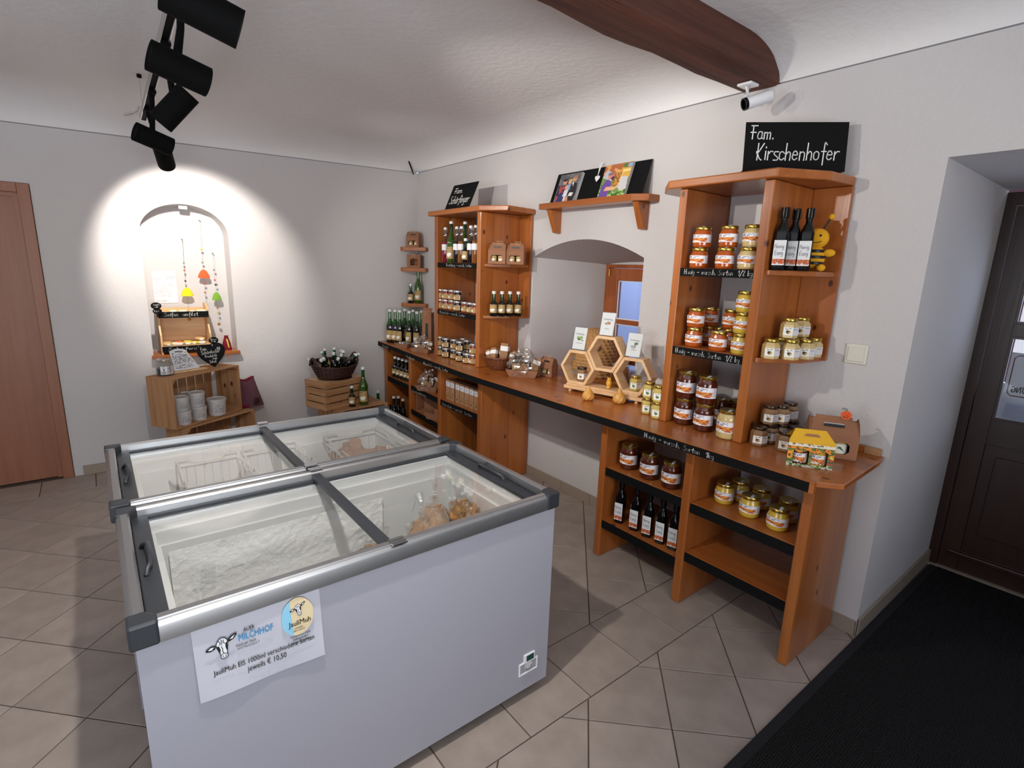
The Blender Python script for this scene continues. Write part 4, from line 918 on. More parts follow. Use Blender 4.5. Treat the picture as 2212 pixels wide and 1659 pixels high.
# ------------------------------------------------------------------ the two glass-topped chest freezers
def freezer(label, X0, X1, Y0, Y1, front_sign, divx):
    t = thing('chest_freezer', label, 'freezer', ((X0 + X1) / 2, (Y0 + Y1) / 2, 0), 0, 'chest freezers in the middle of the room')
    o = Vector(t.location); zr = .82
    def P(name, *bx, mat='alu', bevel=.002, m=None):
        b = B()
        for q in bx: b.box(q[0] - o.x, q[1] - o.x, q[2] - o.y, q[3] - o.y, q[4], q[5], mat)
        return b.build(name, t, bevel=bevel)
    e = .010
    x0, x1, y0, y1 = X0 + e, X1 - e, Y0 + e, Y1 - e; cx0, cx1, cy0, cy1 = X0 + .075, X1 - .075, Y0 + .06, Y1 - .06; cz = .20
    b = B()
    def q(p, mt): k = b.add([(x - o.x, y - o.y, z) for x, y, z in p]); b.face([k, k + 1, k + 2, k + 3], mt)
    zb, zt = .045, .775
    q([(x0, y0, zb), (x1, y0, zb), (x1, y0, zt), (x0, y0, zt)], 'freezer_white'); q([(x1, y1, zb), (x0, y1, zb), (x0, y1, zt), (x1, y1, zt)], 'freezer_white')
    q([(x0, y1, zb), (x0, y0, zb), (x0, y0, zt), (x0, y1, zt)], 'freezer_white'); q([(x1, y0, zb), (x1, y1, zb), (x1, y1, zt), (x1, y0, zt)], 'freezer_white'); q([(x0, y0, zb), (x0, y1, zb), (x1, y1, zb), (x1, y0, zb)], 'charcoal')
    b.build('body', t)
    b = B(); s = .018
    for (za, ia), (zc, ic) in zip([(.775, 0), (.745, 0), (.745, s), (.700, s), (.700, s * 1.6)], [(.745, 0), (.745, s), (.700, s), (.700, s * 1.6), (cz, s * 1.9)]):
        A = [(cx0 + ia, cy0 + ia), (cx1 - ia, cy0 + ia), (cx1 - ia, cy1 - ia), (cx0 + ia, cy1 - ia)]; C = [(cx0 + ic, cy0 + ic), (cx1 - ic, cy0 + ic), (cx1 - ic, cy1 - ic), (cx0 + ic, cy1 - ic)]
        for i in range(4): j = (i + 1) % 4; q([(*A[i], za), (*A[j], za), (*C[j], zc), (*C[i], zc)], 'liner')
    A = [(cx0 + s, cy0 + s), (cx1 - s, cy0 + s), (cx1 - s, cy1 - s), (cx0 + s, cy1 - s)]; q([(*p, cz) for p in A], 'liner')
    R = [(x0, y0), (x1, y0), (x1, y1), (x0, y1)]; A = [(cx0, cy0), (cx1, cy0), (cx1, cy1), (cx0, cy1)]
    for i in range(4): j = (i + 1) % 4; q([(*R[i], .775), (*R[j], .775), (*A[j], .775), (*A[i], .775)], 'liner')
    b.build('inner_liner', t)
    b = B(); q([(divx + .02, cy0 + .030, .55), (cx1 - .03, cy0 + .030, .55), (cx1 - .03, cy0 + .42, .55), (divx + .02, cy0 + .42, .55)], 'liner'); q([(divx + .02, cy0 + .42, .55), (cx1 - .03, cy0 + .42, .55), (cx1 - .03, cy0 + .42, cz), (divx + .02, cy0 + .42, cz)], 'liner'); q([(divx + .02, cy0 + .03, cz), (divx + .02, cy0 + .03, .55), (divx + .02, cy0 + .42, .55), (divx + .02, cy0 + .42, cz)], 'liner')
    if Y0 < 1.5: b.build('compressor_step', t)
    # rim: aluminium profiles with dark corner caps
    cw = .055
    def prof(name, ax, sgn, lo, hi, edge):
        # cross-section (outwards u, up z): flat top strip, rounded shoulder, tall grey face
        sec = [(0, .765), (0, .803), (-.002, .810), (-.007, .815), (-.012, .8165), (-.0125, .8195), (-.029, .8205), (-.034, .815), (-.034, .765)]
        b = B(); n = len(sec)
        for w in (lo, hi):
            for u, z in sec: b.v.append(((w - o.x), edge + sgn * u - o.y, z) if ax == 'x' else (edge + sgn * u - o.x, w - o.y, z))
        for i in range(n): j = (i + 1) % n; f = [i, j, n + j, n + i]; b.face(f if (ax == 'x') == (sgn < 0) else f[::-1], 'alu')
        b.face(list(range(n)), 'alu'); b.face([n + i for i in reversed(range(n))], 'alu'); b.build(name, t, smooth=18)
    prof('rim_profile', 'x', 1, X0 + cw, X1 - cw, Y1); prof('rim_profile', 'x', -1, X0 + cw, X1 - cw, Y0); prof('rim_profile', 'y', -1, Y0 + cw, Y1 - cw, X0); prof('rim_profile', 'y', 1, Y0 + cw, Y1 - cw, X1)
    for sx, x in ((1, X0), (-1, X1)):
        for sy, y in ((1, Y0), (-1, Y1)):
            b = B(); pts = [(0, 0), (cw + .002, 0), (cw + .002, .036), (.05, .040), (.042, .050), (.036, cw + .002), (0, cw + .002)]
            pp = [(x + sx * a - sx * .0015 - o.x, y + sy * c - sy * .0015 - o.y) for a, c in pts]; pp = pp if sx * sy > 0 else pp[::-1]
            b.slab(pp, .762, .8225, 'charcoal'); b.build('corner_cap', t, bevel=.006)
    # cross bar and the two sliding lids
    P('centre_bar', (divx - .016, divx + .016, Y0 + .034, Y1 - .034, .795, .812), mat='charcoal')
    for a, c, z, hs in ((X0 + .036, divx + .03, .783, 1), (divx - .03, X1 - .036, .775, -1)):
        ld = 'lid_end_frame'
        P('glass_lid', (a + .03, c - .005, Y0 + .045, Y1 - .045, z, z + .004), mat='glass_lid', bevel=0)
        P('lid_edge_strip', (a + .03, c, Y0 + .034, Y0 + .047, z - .004, z + .010), mat='charcoal'); P('lid_edge_strip', (a + .03, c, Y1 - .047, Y1 - .034, z - .004, z + .010), mat='charcoal')
        xe = (a, a + .045) if hs > 0 else (c - .045, c)
        P(ld, (*xe, Y0 + .034, Y1 - .034, z - .004, z + .012), mat='charcoal', bevel=.003)
        xm = (xe[0] + xe[1]) / 2 - o.x; ym = 0; b = B(); zz = z + .012
        b.tube([(xm - hs * .008, ym + .085, zz), (xm - hs * .004, ym + .075, zz + .014), (xm + hs * .006, ym + .06, zz + .022), (xm + hs * .008, ym, zz + .023), (xm + hs * .006, ym - .06, zz + .022), (xm - hs * .004, ym - .075, zz + .014), (xm - hs * .008, ym - .085, zz)], .0065, 'charcoal', 8); b.build('handle', t, smooth=50)
    for x, y in ((divx + .02, Y0 + .012), (divx + .005, Y1 - .012)):
        b = B(); b.box(x - .022 - o.x, x + .022 - o.x, y - .02 - o.y, y + .02 - o.y, .8205, .824, 'steel'); b.tube([(x - .022 - o.x, y - .006 - o.y, .825), (x + .022 - o.x, y - .006 - o.y, .825)], .0035, 'steel', 6); b.tube([(x - .022 - o.x, y + .008 - o.y, .825), (x + .022 - o.x, y + .008 - o.y, .825)], .0035, 'steel', 6); b.build('metal_clip', t, smooth=40)
    for x in (X0 + .12, X1 - .12):
        for y in (Y0 + .1, Y1 - .1):
            b = B(); b.lathe([(.022, -.009), (.022, .009)], 'rubber', 14, T=Matrix.Translation((x - o.x, y - o.y, .0225)) @ Matrix.Rotation(pi / 2, 4, 'Y')); b.box(x - .015 - o.x, x + .015 - o.x, y - .01 - o.y, y + .01 - o.y, .028, .046, 'charcoal'); b.build('castor', t, smooth=40)
    return t, (cx0 + s * 2, cx1 - s * 2, cy0 + s * 2, cy1 - s * 2, cz)
fn, cn = freezer('white chest freezer in front, with the ice cream price sheet taped on', -.022, 1.24, 1.262, 1.958, 1, .592)
ff, cf = freezer('white chest freezer behind, with wire baskets inside', -.034, 1.228, 1.984, 2.685, 1, .575)
# thermostat dial and lamp on the near one
on = Vector(fn.location); y = 1.272
p = at_y(1142, 1417, y) - on; b = B(); b.box(p.x - .026, p.x + .026, -.006, 0, p.z - .016, p.z + .016, 'white', Matrix.Translation((0, p.y, 0)))
b.box(p.x - .016, p.x + .018, -.0075, -.006, p.z - .013, p.z + .009, 'bead_dark', Matrix.Translation((0, p.y, 0))) if 'bead_dark' in MATS else None
b.build('indicator', fn, bevel=.002)
plain('green_lens', '#124038', .15); b = B(); b.box(p.x - .015, p.x + .019, p.y - .008, p.y - .006, p.z - .012, p.z + .010, 'green_lens'); b.build('indicator_lens', fn)
p = at_y(1140, 1438, y) - on; b = B(); b.box(p.x - .045, p.x + .045, p.y - .005, p.y, p.z - .026, p.z - .020, 'white'); b.box(p.x - .045, p.x + .045, p.y - .005, p.y, p.z + .020, p.z + .026, 'white'); b.box(p.x - .045, p.x - .039, p.y - .005, p.y, p.z - .02, p.z + .02, 'white'); b.box(p.x + .039, p.x + .045, p.y - .005, p.y, p.z - .02, p.z + .02, 'white'); b.build('dial_frame', fn, bevel=.0015)
b = B(); b.lathe([(.018, 0), (.018, .004)], 'tub_white', 20, T=Matrix.Translation((p.x, p.y, p.z + .004)) @ Matrix.Rotation(pi / 2, 4, 'X')); b.build('thermostat_dial', fn, smooth=40)
b = B(); b.tube([(p.x + .014 * cos(a), p.y - .005, p.z + .003 + .014 * sin(a)) for a in [pi + pi * i / 8 for i in range(9)]], .0012, 'charcoal', 4); b.build('dial_marks', fn)
# frost banks on the back wall of the near freezer
def frost(name, x0, x1, cy, z0, z1, depth, label):
    b = B()
    def Pf(a, c):
        x = x0 + (x1 - x0) * a; z = z0 + (z1 - z0) * c; edge = min(1, min(a, 1 - a) * 6, (1 - c) * 4)
        return (x, cy - .004 - depth * edge * (.5 + .5 * sin(c * 9 + 2 * noise.noise(Vector((x * 3, 0, 1))))) * (.6 + .8 * noise.noise(Vector((x * 6, z * 9, 2)))) - .004 * noise.noise(Vector((x * 60, z * 60, 0))), z)
    b.patch(Pf, 110, 50, 'frost'); o = b.build(name, smooth=60, cent=True); tag(o, label, 'frost', kind='stuff'); return o
frost('frost', cn[0] + .01, cn[1] - .3, cn[3] + .0, .24, .68, .016, 'white frost ridges grown on the back wall of the front freezer')
# wire baskets in the far freezer
def basket(x0, x1, lab_):
    y0, y1, zt, zb = 2.16, 2.585, .735, .53
    t = thing('wire_basket', lab_, 'basket', ((x0 + x1) / 2, (y0 + y1) / 2, zb), 0, 'wire baskets in the rear freezer'); o = Vector(t.location); r = .0032
    b = B(); rect = lambda z, i: [(x0 + i, y0 + i, z), (x1 - i, y0 + i, z), (x1 - i, y1 - i, z), (x0 + i, y1 - i, z)]
    for z, i in ((zt - .03, 0), (zb, .012)): b.tube([Vector(p) - o for p in rect(z, i)], r, 'grey_wire', 6, closed=True)
    for xs in (x0, x1):
        b.tube([Vector(p) - o for p in ((xs, y0, zt - .03), (xs, y0, zt), (xs, (y0 + y1) / 2 - .05, zt), (xs, (y0 + y1) / 2 - .04, zt - .02), (xs, (y0 + y1) / 2 + .04, zt - .02), (xs, (y0 + y1) / 2 + .05, zt), (xs, y1, zt), (xs, y1, zt - .03))], r, 'grey_wire', 6)
    for ys in (y0, y1): b.tube([Vector(p) - o for p in ((x0, ys, zt), ((x0 + x1) / 2 - .07, ys, zt), ((x0 + x1) / 2 - .06, ys, zt - .02), ((x0 + x1) / 2 + .06, ys, zt - .02), ((x0 + x1) / 2 + .07, ys, zt), (x1, ys, zt))], r, 'grey_wire', 6)
    b.build('frame', t, smooth=50); b = B(); n = 7
    for i in range(1, n):
        x = x0 + (x1 - x0) * i / n; b.tube([Vector(p) - o for p in ((x, y0, zt - .03), (x, y0 + .012, zb), (x, y1 - .012, zb), (x, y1, zt - .03))], .0018, 'grey_wire', 4)
    for i in range(1, 9):
        y = y0 + (y1 - y0) * i / 9; b.tube([Vector(p) - o for p in ((x0, y, zt - .03), (x0 + .012, y, zb), (x1 - .012, y, zb), (x1, y, zt - .03))], .0018, 'grey_wire', 4)
    o2 = b.build('bars', t); return t
basket(.205, .44, 'white wire basket left of the middle bar in the rear freezer'); basket(.46, .70, 'white wire basket under the middle bar of the rear freezer'); basket(.84, 1.12, 'white wire basket holding the paper bags in the rear freezer')
def lump(name, p, sc, mat, seed, lab_, cat, group=None, wrap=False, rz=0, amp=.25, fr=3):
    b = B(); b.ball((0, 0, 0), 1, mat, 22, 14, sc, mod=lambda d: 1 + amp * noise.noise(d * fr + Vector((seed, 0, 0))) + .08 * noise.noise(d * 11 + Vector((0, seed, 0))))
    if not wrap:
        o = b.build(name, loc=p, smooth=30, rotz=rz); return tag(o, lab_, cat, group)
    t = thing(name, lab_, cat, p, rz, group); b.build('bread', t, smooth=40)
    b = B(); b.ball((0, 0, .004), 1, 'cello', 20, 12, (sc[0] * 1.12, sc[1] * 1.12, sc[2] * 1.1), mod=lambda d: 1 + .3 * noise.noise(d * 5 + Vector((seed, 3, 0)))); b.build('plastic_bag', t, smooth=25)
    b = B(); tip = Vector((sc[0] * 1.02, 0, sc[2] * .9)); b.tube([tip * .95, tip * 1.1, tip * 1.22 + Vector((0, 0, .02)), tip * 1.35 + Vector((0, .01, .035))], [.012, .006, .012, .02], 'cello', 8); b.tube([tip * 1.1 + Vector((0, .008 * cos(a), .008 * sin(a))) for a in [2 * pi * i / 8 for i in range(8)]], .002, 'white', 4, closed=True); b.build('tied_end', t, smooth=40)
    return t
lump('paper_bag', (.935, 2.42, .635), (.09, .14, .09), 'paper_bag', 1, 'crumpled brown paper bag on the left in the wire basket', 'paper bag', 'brown paper bags in the rear freezer', amp=.5, fr=2.2)
t = lump('paper_bag', (1.06, 2.34, .62), (.06, .12, .075), 'paper_bag', 5, 'brown paper bag with a white label in the wire basket', 'paper bag', 'brown paper bags in the rear freezer', amp=.45, fr=2.4)
b = B(); T = Matrix.Translation((1.08, 2.30, .70)) @ Matrix.Rotation(.5, 4, 'Y') @ Matrix.Rotation(.4, 4, 'X'); b.patch(lambda a, c: T @ Vector(((a - .5) * .055, (c - .5) * .045, .004 * sin(a * 3))), 8, 8, 'print', shp('#d8d6cc', [('e', .4, .5, .15, .2, '#d9b23a'), ('r', .6, .2, .9, .26, '#667766'), ('r', .6, .4, .9, .46, '#667766')])); o = b.build('bag_label'); o.parent = t; o.matrix_parent_inverse = Matrix.Translation(-Vector(t.location))
zf = .205
for p, sc, sd, l_, rz, am in (((.915, 1.60, .645), (.13, .052, .062), 2, 'pale bread loaf in a tied clear bag, longest of the bags', 1.0, .12), ((.83, 1.53, .635), (.11, .05, .065), 4, 'pale knobbly bread in a clear bag left of the long loaf', 1.1, .45), ((1.055, 1.60, .635), (.09, .055, .06), 6, 'dark-seeded rolls in a clear bag at the right end', 1.3, .5), ((.745, 1.49, .60), (.08, .05, .045), 8, 'flat pale bread in a clear bag under the paper label', .9, .35), ((.665, 1.60, .596), (.05, .05, .04), 9, 'small pale roll beside the middle bar in the front freezer', .2, .3)):
    lump('bread_bag', p, sc, 'bread', sd, l_, 'bread', 'bagged bread in the front freezer', True, rz, am, 3.5)
b = B(); T = Matrix.Translation((.745, 1.475, .655)) @ Matrix.Rotation(-.3, 4, 'X') @ Matrix.Rotation(.3, 4, 'Z'); b.patch(lambda a, c: T @ Vector(((a - .5) * .075, (c - .5) * .06, 0)), 16, 12, 'print', shp('#dcdacb', [('e', .45, .4, .14, .16, '#c9b79a'), ('r', .45, .75, .9, .82, '#555550'), ('r', .1, .1, .3, .14, '#a9a79a')])); tag(b.build('bread_label', cent=True), 'white paper label lying on the flat bread in the front freezer', 'label')
# price sheet on the near freezer
yS = 1.2705
ul, ur, lr_, ll_ = [at_y(u, v, yS) for u, v in ((410, 1356), (688, 1257), (701, 1411), (433, 1518))]
ps = thing('price_sheet', 'white printed sheet advertising ice cream, taped to the front freezer', 'sign', tuple((ll_ + lr_) / 2))
O = ll_; o0 = Vector(ps.location)
def S(a, c):
    p = ll_.lerp(lr_, a).lerp(ul.lerp(ur, a), c); p = Vector(p); p.y -= .0012 + .0035 * max(0, .4 - c) * 2 * (1 + .6 * sin(a * 7)) + .0012 * sin(a * 9 + c * 3); return p
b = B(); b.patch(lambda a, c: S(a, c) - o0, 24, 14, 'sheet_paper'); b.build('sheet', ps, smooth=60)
Uw = (lr_ - ll_).normalized(); Vh = (ul - ll_).normalized(); SW, SH = (lr_ - ll_).length, (ul - ll_).length
plain('print_black', '#101010', .8); plain('print_blue', '#2a86b8', .8); plain('logo_blue', '#8cc4dd', .8); plain('logo_sand', '#dcc9a0', .8)
def SP(a, c): return ll_ + Uw * a * SW + Vh * c * SH - o0 + Vector((0, -.0062, 0))
Uz = Uw; Vz = Vh
printed(ps, 'JauliMuh EIS 1000ml verschiedene Sorten', SP(.115, .30), Uz, Vz, .020, 'print_black', bold=.008, fit=SW * .80)
printed(ps, 'jeweils € 10,50', SP(.36, .19), Uz, Vz, .022, 'print_black', bold=.008, fit=SW * .31)
printed(ps, 'AUER', SP(.36, .74), Uz, Vz, .016, 'print_black', bold=.008, fit=SW * .085)
printed(ps, 'MILCHHOF', SP(.315, .635), Uz, Vz, .026, 'print_blue', bold=.012, fit=SW * .27)
printed(ps, 'frisch am Tisch', SP(.295, .575), Uz, Vz, .010, 'print_black', bold=.01, fit=SW * .15)
printed(ps, '3643 Maria Laach 7', SP(.30, .53), Uz, Vz, .009, 'print_black', fit=SW * .17)
def ell(par, c, ra, rc, mat, name, off=0, n=40, cut=None):
    b = B(); pts = [(c[0] + ra * cos(2 * pi * i / n) * (1 + .03 * sin(i * .9)), c[1] + rc * sin(2 * pi * i / n)) for i in range(n)]
    if cut: pts = [p for p in pts if cut(p)]
    k = b.add([SP(*p) + Vector((0, -off, 0)) for p in pts]); b.face(list(range(k, k + len(pts))), mat); return b.build(name, par)
ell(ps, (.79, .70), .135, .265, 'logo_sand', 'logo_ground', .0); ell(ps, (.79, .70), .136, .267, 'logo_blue', 'logo_crescent', .0003, cut=lambda p: p[0] < .75 + .02 * sin(p[1] * 30))
def cow(c, s, tilt, par):
    def T(x, y): return SP(c[0] + (x * cos(tilt) - y * sin(tilt)) * s / SW, c[1] + (x * sin(tilt) + y * cos(tilt)) * s / SH) + Vector((0, -.0009, 0))
    b = B()
    def poly(p, mt, e=0): k = b.add([T(*q) + Vector((0, -e, 0)) for q in p]); b.face(list(range(k, k + len(p))), mt)
    sm = lambda p: smooth_poly(p + [p[0]])
    poly([(-.30, .55), (-.1, .78), (.12, .8), (.32, .62), (.34, .3), (.26, -.1), (.2, -.45), (.22, -.62), (.08, -.78), (-.12, -.76), (-.22, -.6), (-.2, -.4), (-.28, 0), (-.34, .3)], 'paper')
    poly([(-.34, .42), (-.62, .5), (-.95, .34), (-.98, .2), (-.7, .1), (-.42, .18)], 'print_black', .0002); poly([(.34, .5), (.6, .72), (.92, .8), (.96, .68), (.72, .42), (.4, .32)], 'print_black', .0002)
    poly([(-.45, .36), (-.65, .4), (-.84, .28), (-.64, .2)], 'paper', .0004); poly([(.48, .5), (.64, .62), (.84, .7), (.66, .48)], 'paper', .0004)
    poly([(-.33, .3), (-.2, .3), (-.14, .0), (-.2, -.3), (-.26, -.1)], 'print_black', .0002); poly([(.33, .42), (.2, .34), (.16, .05), (.2, -.25), (.27, 0)], 'print_black', .0002)
    poly([(-.14, -.55), (-.05, -.5), (-.07, -.62)], 'print_black', .0003); poly([(.14, -.55), (.05, -.5), (.07, -.62)], 'print_black', .0003)
    P2 = lambda a, d: T(a, d) + Vector((0, -.0005, 0))
    b.ribbon([sm([(-.30, .55), (-.1, .78), (.12, .8), (.32, .62), (.34, .3), (.26, -.1), (.2, -.45), (.22, -.62), (.08, -.78), (-.12, -.76), (-.22, -.6), (-.2, -.4), (-.28, 0), (-.34, .3)]), [(-.16, .66), (-.08, .5), (-.14, .36)], [(0, .7), (.02, .5), (-.04, .34)], [(.12, .64), (.1, .48), (.16, .36)], [(-.06, .2), (-.02, 0), (-.05, -.2), (0, -.34)], [(-.18, -.42), (0, -.36), (.18, -.44)], [(-.1, -.68), (.02, -.7), (.12, -.66)]], P2, .045, 'print_black'); return b.build('cow_head_drawing', par)
cow((.20, .62), .036, .08, ps); cow((.80, .79), .0215, .18, ps)
printed(ps, 'JauliMuh', SP(.71, .585), Uz, Vz, .021, 'print_black', bold=.008, fit=SW * .185, off=.0022)
for i, (tx, w) in enumerate((('MITEINANDER', .07), ('LEBEN & GENIESSEN', .10))): printed(ps, tx, SP(.79, .535 - i * .035), Uz, Vz, .006, 'print_black', fit=SW * w, align='c', off=.0022)
for i, (tx, w) in enumerate((('Donauprinzessin GmbH', .17), ('Raiffeisenstraße 9', .13), ('3650 Krems an der Donau', .17))): printed(ps, tx, SP(.80, .42 - i * .045), Uz, Vz, .008, 'print_black', bold=.01, fit=SW * w, align='c')
# ------------------------------------------------------------------ chalk writing on the edge strips
def wtext(par, text, x, ul_, ur_, v, h, wd=.0022, fit=True, drop=0):
    a, c = at_x(ul_, v, x), at_x(ur_, v, x); a.z = c.z = v if v < 5 else a.z
    o = hand(par, text, (x, a.y, a.z), (0, -1, 0), (0, 0, 1), h, wd, fit=abs(a.y - c.y)); o.location = -par.location; return o
def ytext(par, text, x, ua, ub, z, h, wd=.0022):      # between the columns ua, ub at height z on the plane x
    a, c = ux(ua, x, z), ux(ub, x, z); o = hand(par, text, (x, a.y, z), (0, -1, 0), (0, 0, 1), h, wd, fit=abs(a.y - c.y)); o.location = -par.location; return o
obj = bpy.data.objects
trU, tlU = obj['tall_shelf_unit'], obj['tall_shelf_unit.001']
ytext(trU, 'Honig - versch. Sorten  1/2 kg', 2.2055, 1478, 1627, 1.600, .021, .0019); ytext(trU, 'Honig - versch. Sorten  1/2 kg', 2.2055, 1459, 1598, 1.225, .023, .0020)
ytext(tlU, 'Fruchtsirup - versch. Sorten', 2.2055, 964, 1019, 1.599, .021, .0022); ytext(tlU, 'Marmelade - versch. Sorten', 2.2055, 950, 1005, 1.226, .020, .0020)
ytext(wt, 'Honig - versch. Sorten  1kg', 2.0035, 1392, 1543, .831, .022, .0022); ytext(wt, 'Marmelade - versch. Sorten', 2.0085, 915, 968, .832, .02, .0026); ytext(wt, 'Chutneys', 2.03, 877, 896, .832, .02, .0024); 
ytext(wt, 'Most', 2.118, 826, 839, .832, .018, .002)
ytext(ll, 'Geschenkkörbe', 2.128, 890, 921, .508, .018, .002); ytext(ll, 'Dörrobst - versch. Sorten', 2.1195, 956, 1020, .506, .02, .0024)

# ------------------------------------------------------------------ goods
ORD = ['first', 'second', 'third', 'fourth', 'fifth', 'sixth', 'seventh', 'eighth', 'ninth', 'tenth']
def row(kind, pts, what, place, group, k=.5, frm='left', rz=None, scale=None):
    out = []
    for i, p in enumerate(pts):
        l_ = f'{what} {place}' if len(pts) == 1 else f'{what}, {ORD[i]} from {frm} {place}'
        out.append(put(kind, tuple(p), l_, (facing(p, k) if rz is None else rz) + random.uniform(-.06, .06), group, scale=scale))
    return out
e = .0006
# tall green bottles on the left end of the worktop: front row of four, back row of four
pts = [ux(u, x, ZT + .315) for u, x in ((840.6, 2.215), (852, 2.225), (862, 2.235), (880, 2.25), (897, 2.26))]
for i, (u, x) in enumerate(((842, 2.205), (853.5, 2.235), (863.5, 2.255), (874.5, 2.375), (884, 2.30), (892.5, 2.40), (901, 2.345), (911, 2.44))):
    p = ux(u, x, ZT + .315); p.z = ZT + e; put('tall_bottle', p, f'tall green cider bottle, {ORD[i]} neck from the left on the left end of the worktop', facing(p, .45), 'tall green bottles on the left end of the worktop')
# left unit, upper shelf
z = 1.628 + e; gs = 'syrup bottles on the upper left shelf'
for kind, u, x, l_ in (('swing_syrup_red', 962, 2.25, 'red syrup in a swing-top bottle at the left end of its shelf'), ('tall_bottle_light', 974.5, 2.262, 'tall light green bottle with long label between red and dark syrups'), ('swing_syrup_dark', 986.5, 2.25, 'dark syrup swing-top bottle right of the tall green bottle'), ('swing_syrup_amber', 996.5, 2.255, 'amber syrup swing-top bottle left of the small green bottle'), ('small_bottle', 1005.5, 2.243, 'small green bottle in front of the syrup row'), ('swing_syrup_dark', 1016.5, 2.258, 'dark red syrup swing-top bottle right of the small green bottle'), ('swing_syrup_amber', 1027, 2.255, 'amber swing-top bottle half hidden by the middle post'), ('tall_bottle_light', 1004, 2.34, 'tall green bottle standing behind the small one'), ('swing_syrup_red', 1019, 2.35, 'swing-top bottle in the back row of the syrup shelf')):
    p = ux(u, x, z); put(kind, p, l_, facing(p, .5), gs)
# left unit, lower shelf: jam jars
z = 1.255 + e; gj = 'jam jars on the lower left shelf'; h = .0805
for kind, u, x, n, l_ in (('jam_red', 953, 2.25, 2, 'outer left pile'), ('jam_red', 963.5, 2.252, 2, 'second pile'), ('jam_red', 977, 2.262, 2, 'third pile, a little taller'), ('jam_dark', 988.5, 2.25, 2, 'fourth pile'), ('jam_red', 1005.5, 2.255, 1, 'place before last'), ('jam_dark', 1017, 2.248, 1, 'last full place'), ('jam_red', 1027.5, 2.25, 1, 'place cut by the middle post')):
    for j in range(n):
        p = ux(u, x, z); p.z += j * h; put(kind, p, f'jam jar with kraft label on the marmalade shelf, {l_}' + (', ' + ('bottom', 'top')[j] if n > 1 else ''), facing(p, .45), gj)
# worktop, left unit: stacked jam jars
gj = 'jam jars on the worktop'
for kind, u, x, n, l_ in (('jam_dark', 951.5, 2.245, 2, 'front left pile'), ('jam_dark', 963.5, 2.235, 2, 'front second pile'), ('jam_dark', 966.5, 2.335, 2, 'pile behind the second'), ('jam_red', 980, 2.40, 2, 'pile at the back'), ('jam_dark', 981.5, 2.255, 2, 'third front pile'), ('jam_dark', 993, 2.235, 2, 'fourth front pile'), ('jam_dark', 1009.5, 2.325, 2, 'pile behind the single jar'), ('jam_dark', 1008.5, 2.232, 1, 'single jar beside the card'), ('jam_dark', 1001, 2.36, 2, 'pile behind the fourth'), ('jam_red', 1022.5, 2.255, 2, 'pile behind the little card')):
    for j in range(n):
        p = ux(u, x, ZT + e); p.z += j * h; put(kind, p, f'dark jam jar on the worktop, {l_}' + (', ' + ('bottom', 'top')[j] if n > 1 else ''), facing(p, .45), gj)
# little card
cdp = at_z(1025, 788, ZT); cd = thing('table_card', 'small kraft card with a white bird print at the foot of the post', 'card', tuple(cdp), facing(cdp, .4))
T = Matrix.Rotation(-.25, 4, 'X'); b = B(); b.box(-.032, .032, 0, .0015, 0, .062, 'kraft_label', T); b.patch(lambda a, c: T @ Vector((-.032 + .064 * a, -.0006, .062 * c)), 16, 14, 'print', KRAFT_BIRD); b.build('front', cd)
b = B(); b.box(-.032, .032, .030, .0315, 0, .062, 'kraft_label', Matrix.Translation((0, .012, 0)) @ Matrix.Rotation(.25, 4, 'X')); b.build('back', cd)
# left wing: cartons and small bottles
for i, (u, x, l_) in enumerate(((1075, 2.315, 'brown gable carton with window on the upper wing shelf, left one'), (1114, 2.41, 'brown gable carton half hidden behind its neighbour on the wing shelf'))):
    p = ux(u, x, 1.627 + e); put('gable_box', p, l_, facing(p, .75), 'brown gable cartons', scale=1.02)
for i, (u, x) in enumerate(((1066, 2.275), (1083.5, 2.33), (1100.5, 2.39), (1118.5, 2.45))):
    p = ux(u, x, 1.255 + e); put('small_dark_bottle' if i < 0 else 'small_bottle', p, f'small dark green bottle on the lower wing shelf, {ORD[i]} of four from the left', facing(p, .7), 'small bottles on the wing shelf')
# corner shelves
p = Vector((2.495, 4.725, 1.7706)); put('gable_box', p, 'brown gable carton on the top corner shelf', facing(p, .6), 'brown gable cartons', scale=1.0)
def wincarton():
    t = mk('window_carton', 'gift box'); b = B(); w, d, H = .062, .04, .125
    b.box(-w, w, d - .002, d, 0, H, 'kraft'); b.box(-w, -w + .002, -d, d - .002, 0, H, 'kraft'); b.box(w - .002, w, -d, d - .002, 0, H, 'kraft'); b.box(-w + .002, w - .002, -d, d - .002, H - .002, H, 'kraft'); b.box(-w + .002, w - .002, -d, d - .002, 0, .002, 'kraft')
    b.box(-w + .002, w - .002, -d, -d + .002, .002, .022, 'kraft'); b.box(-w + .002, w - .002, -d, -d + .002, .088, H - .002, 'kraft'); b.box(-w + .002, -.036, -d, -d + .002, .022, .088, 'kraft'); b.box(.036, w - .002, -d, -d + .002, .022, .088, 'kraft'); b.build('carton', t)
    b = B(); b.prism([(-.036, -d - .0005, .088), (-.036, -d - .0005, .075), (-.02, -d - .0005, .088)], (0, .002, 0), 'kraft'); b.prism([(.036, -d - .0005, .088), (.02, -d - .0005, .088), (.036, -d - .0005, .075)], (0, .002, 0), 'kraft'); b.build('window_corner', t)
    raffia(t, (0, -d - .004, H - .01), .018); return t
MAKERS['wincarton'] = wincarton
p = Vector((2.50, 4.725, 1.5746)); put('wincarton', p, 'brown carton with a large empty window on the middle corner shelf', facing(p, .8))
p = Vector((2.46, 4.735, 1.2326)); put('small_bottle', p, 'small green bottle on the lowest corner shelf', facing(p, .7), scale=1.05)
p = Vector((2.53, 4.71, 1.2326)); put('tall_bottle_light', p, 'tall green bottle on the lowest corner shelf', facing(p, .7), scale=1.04)
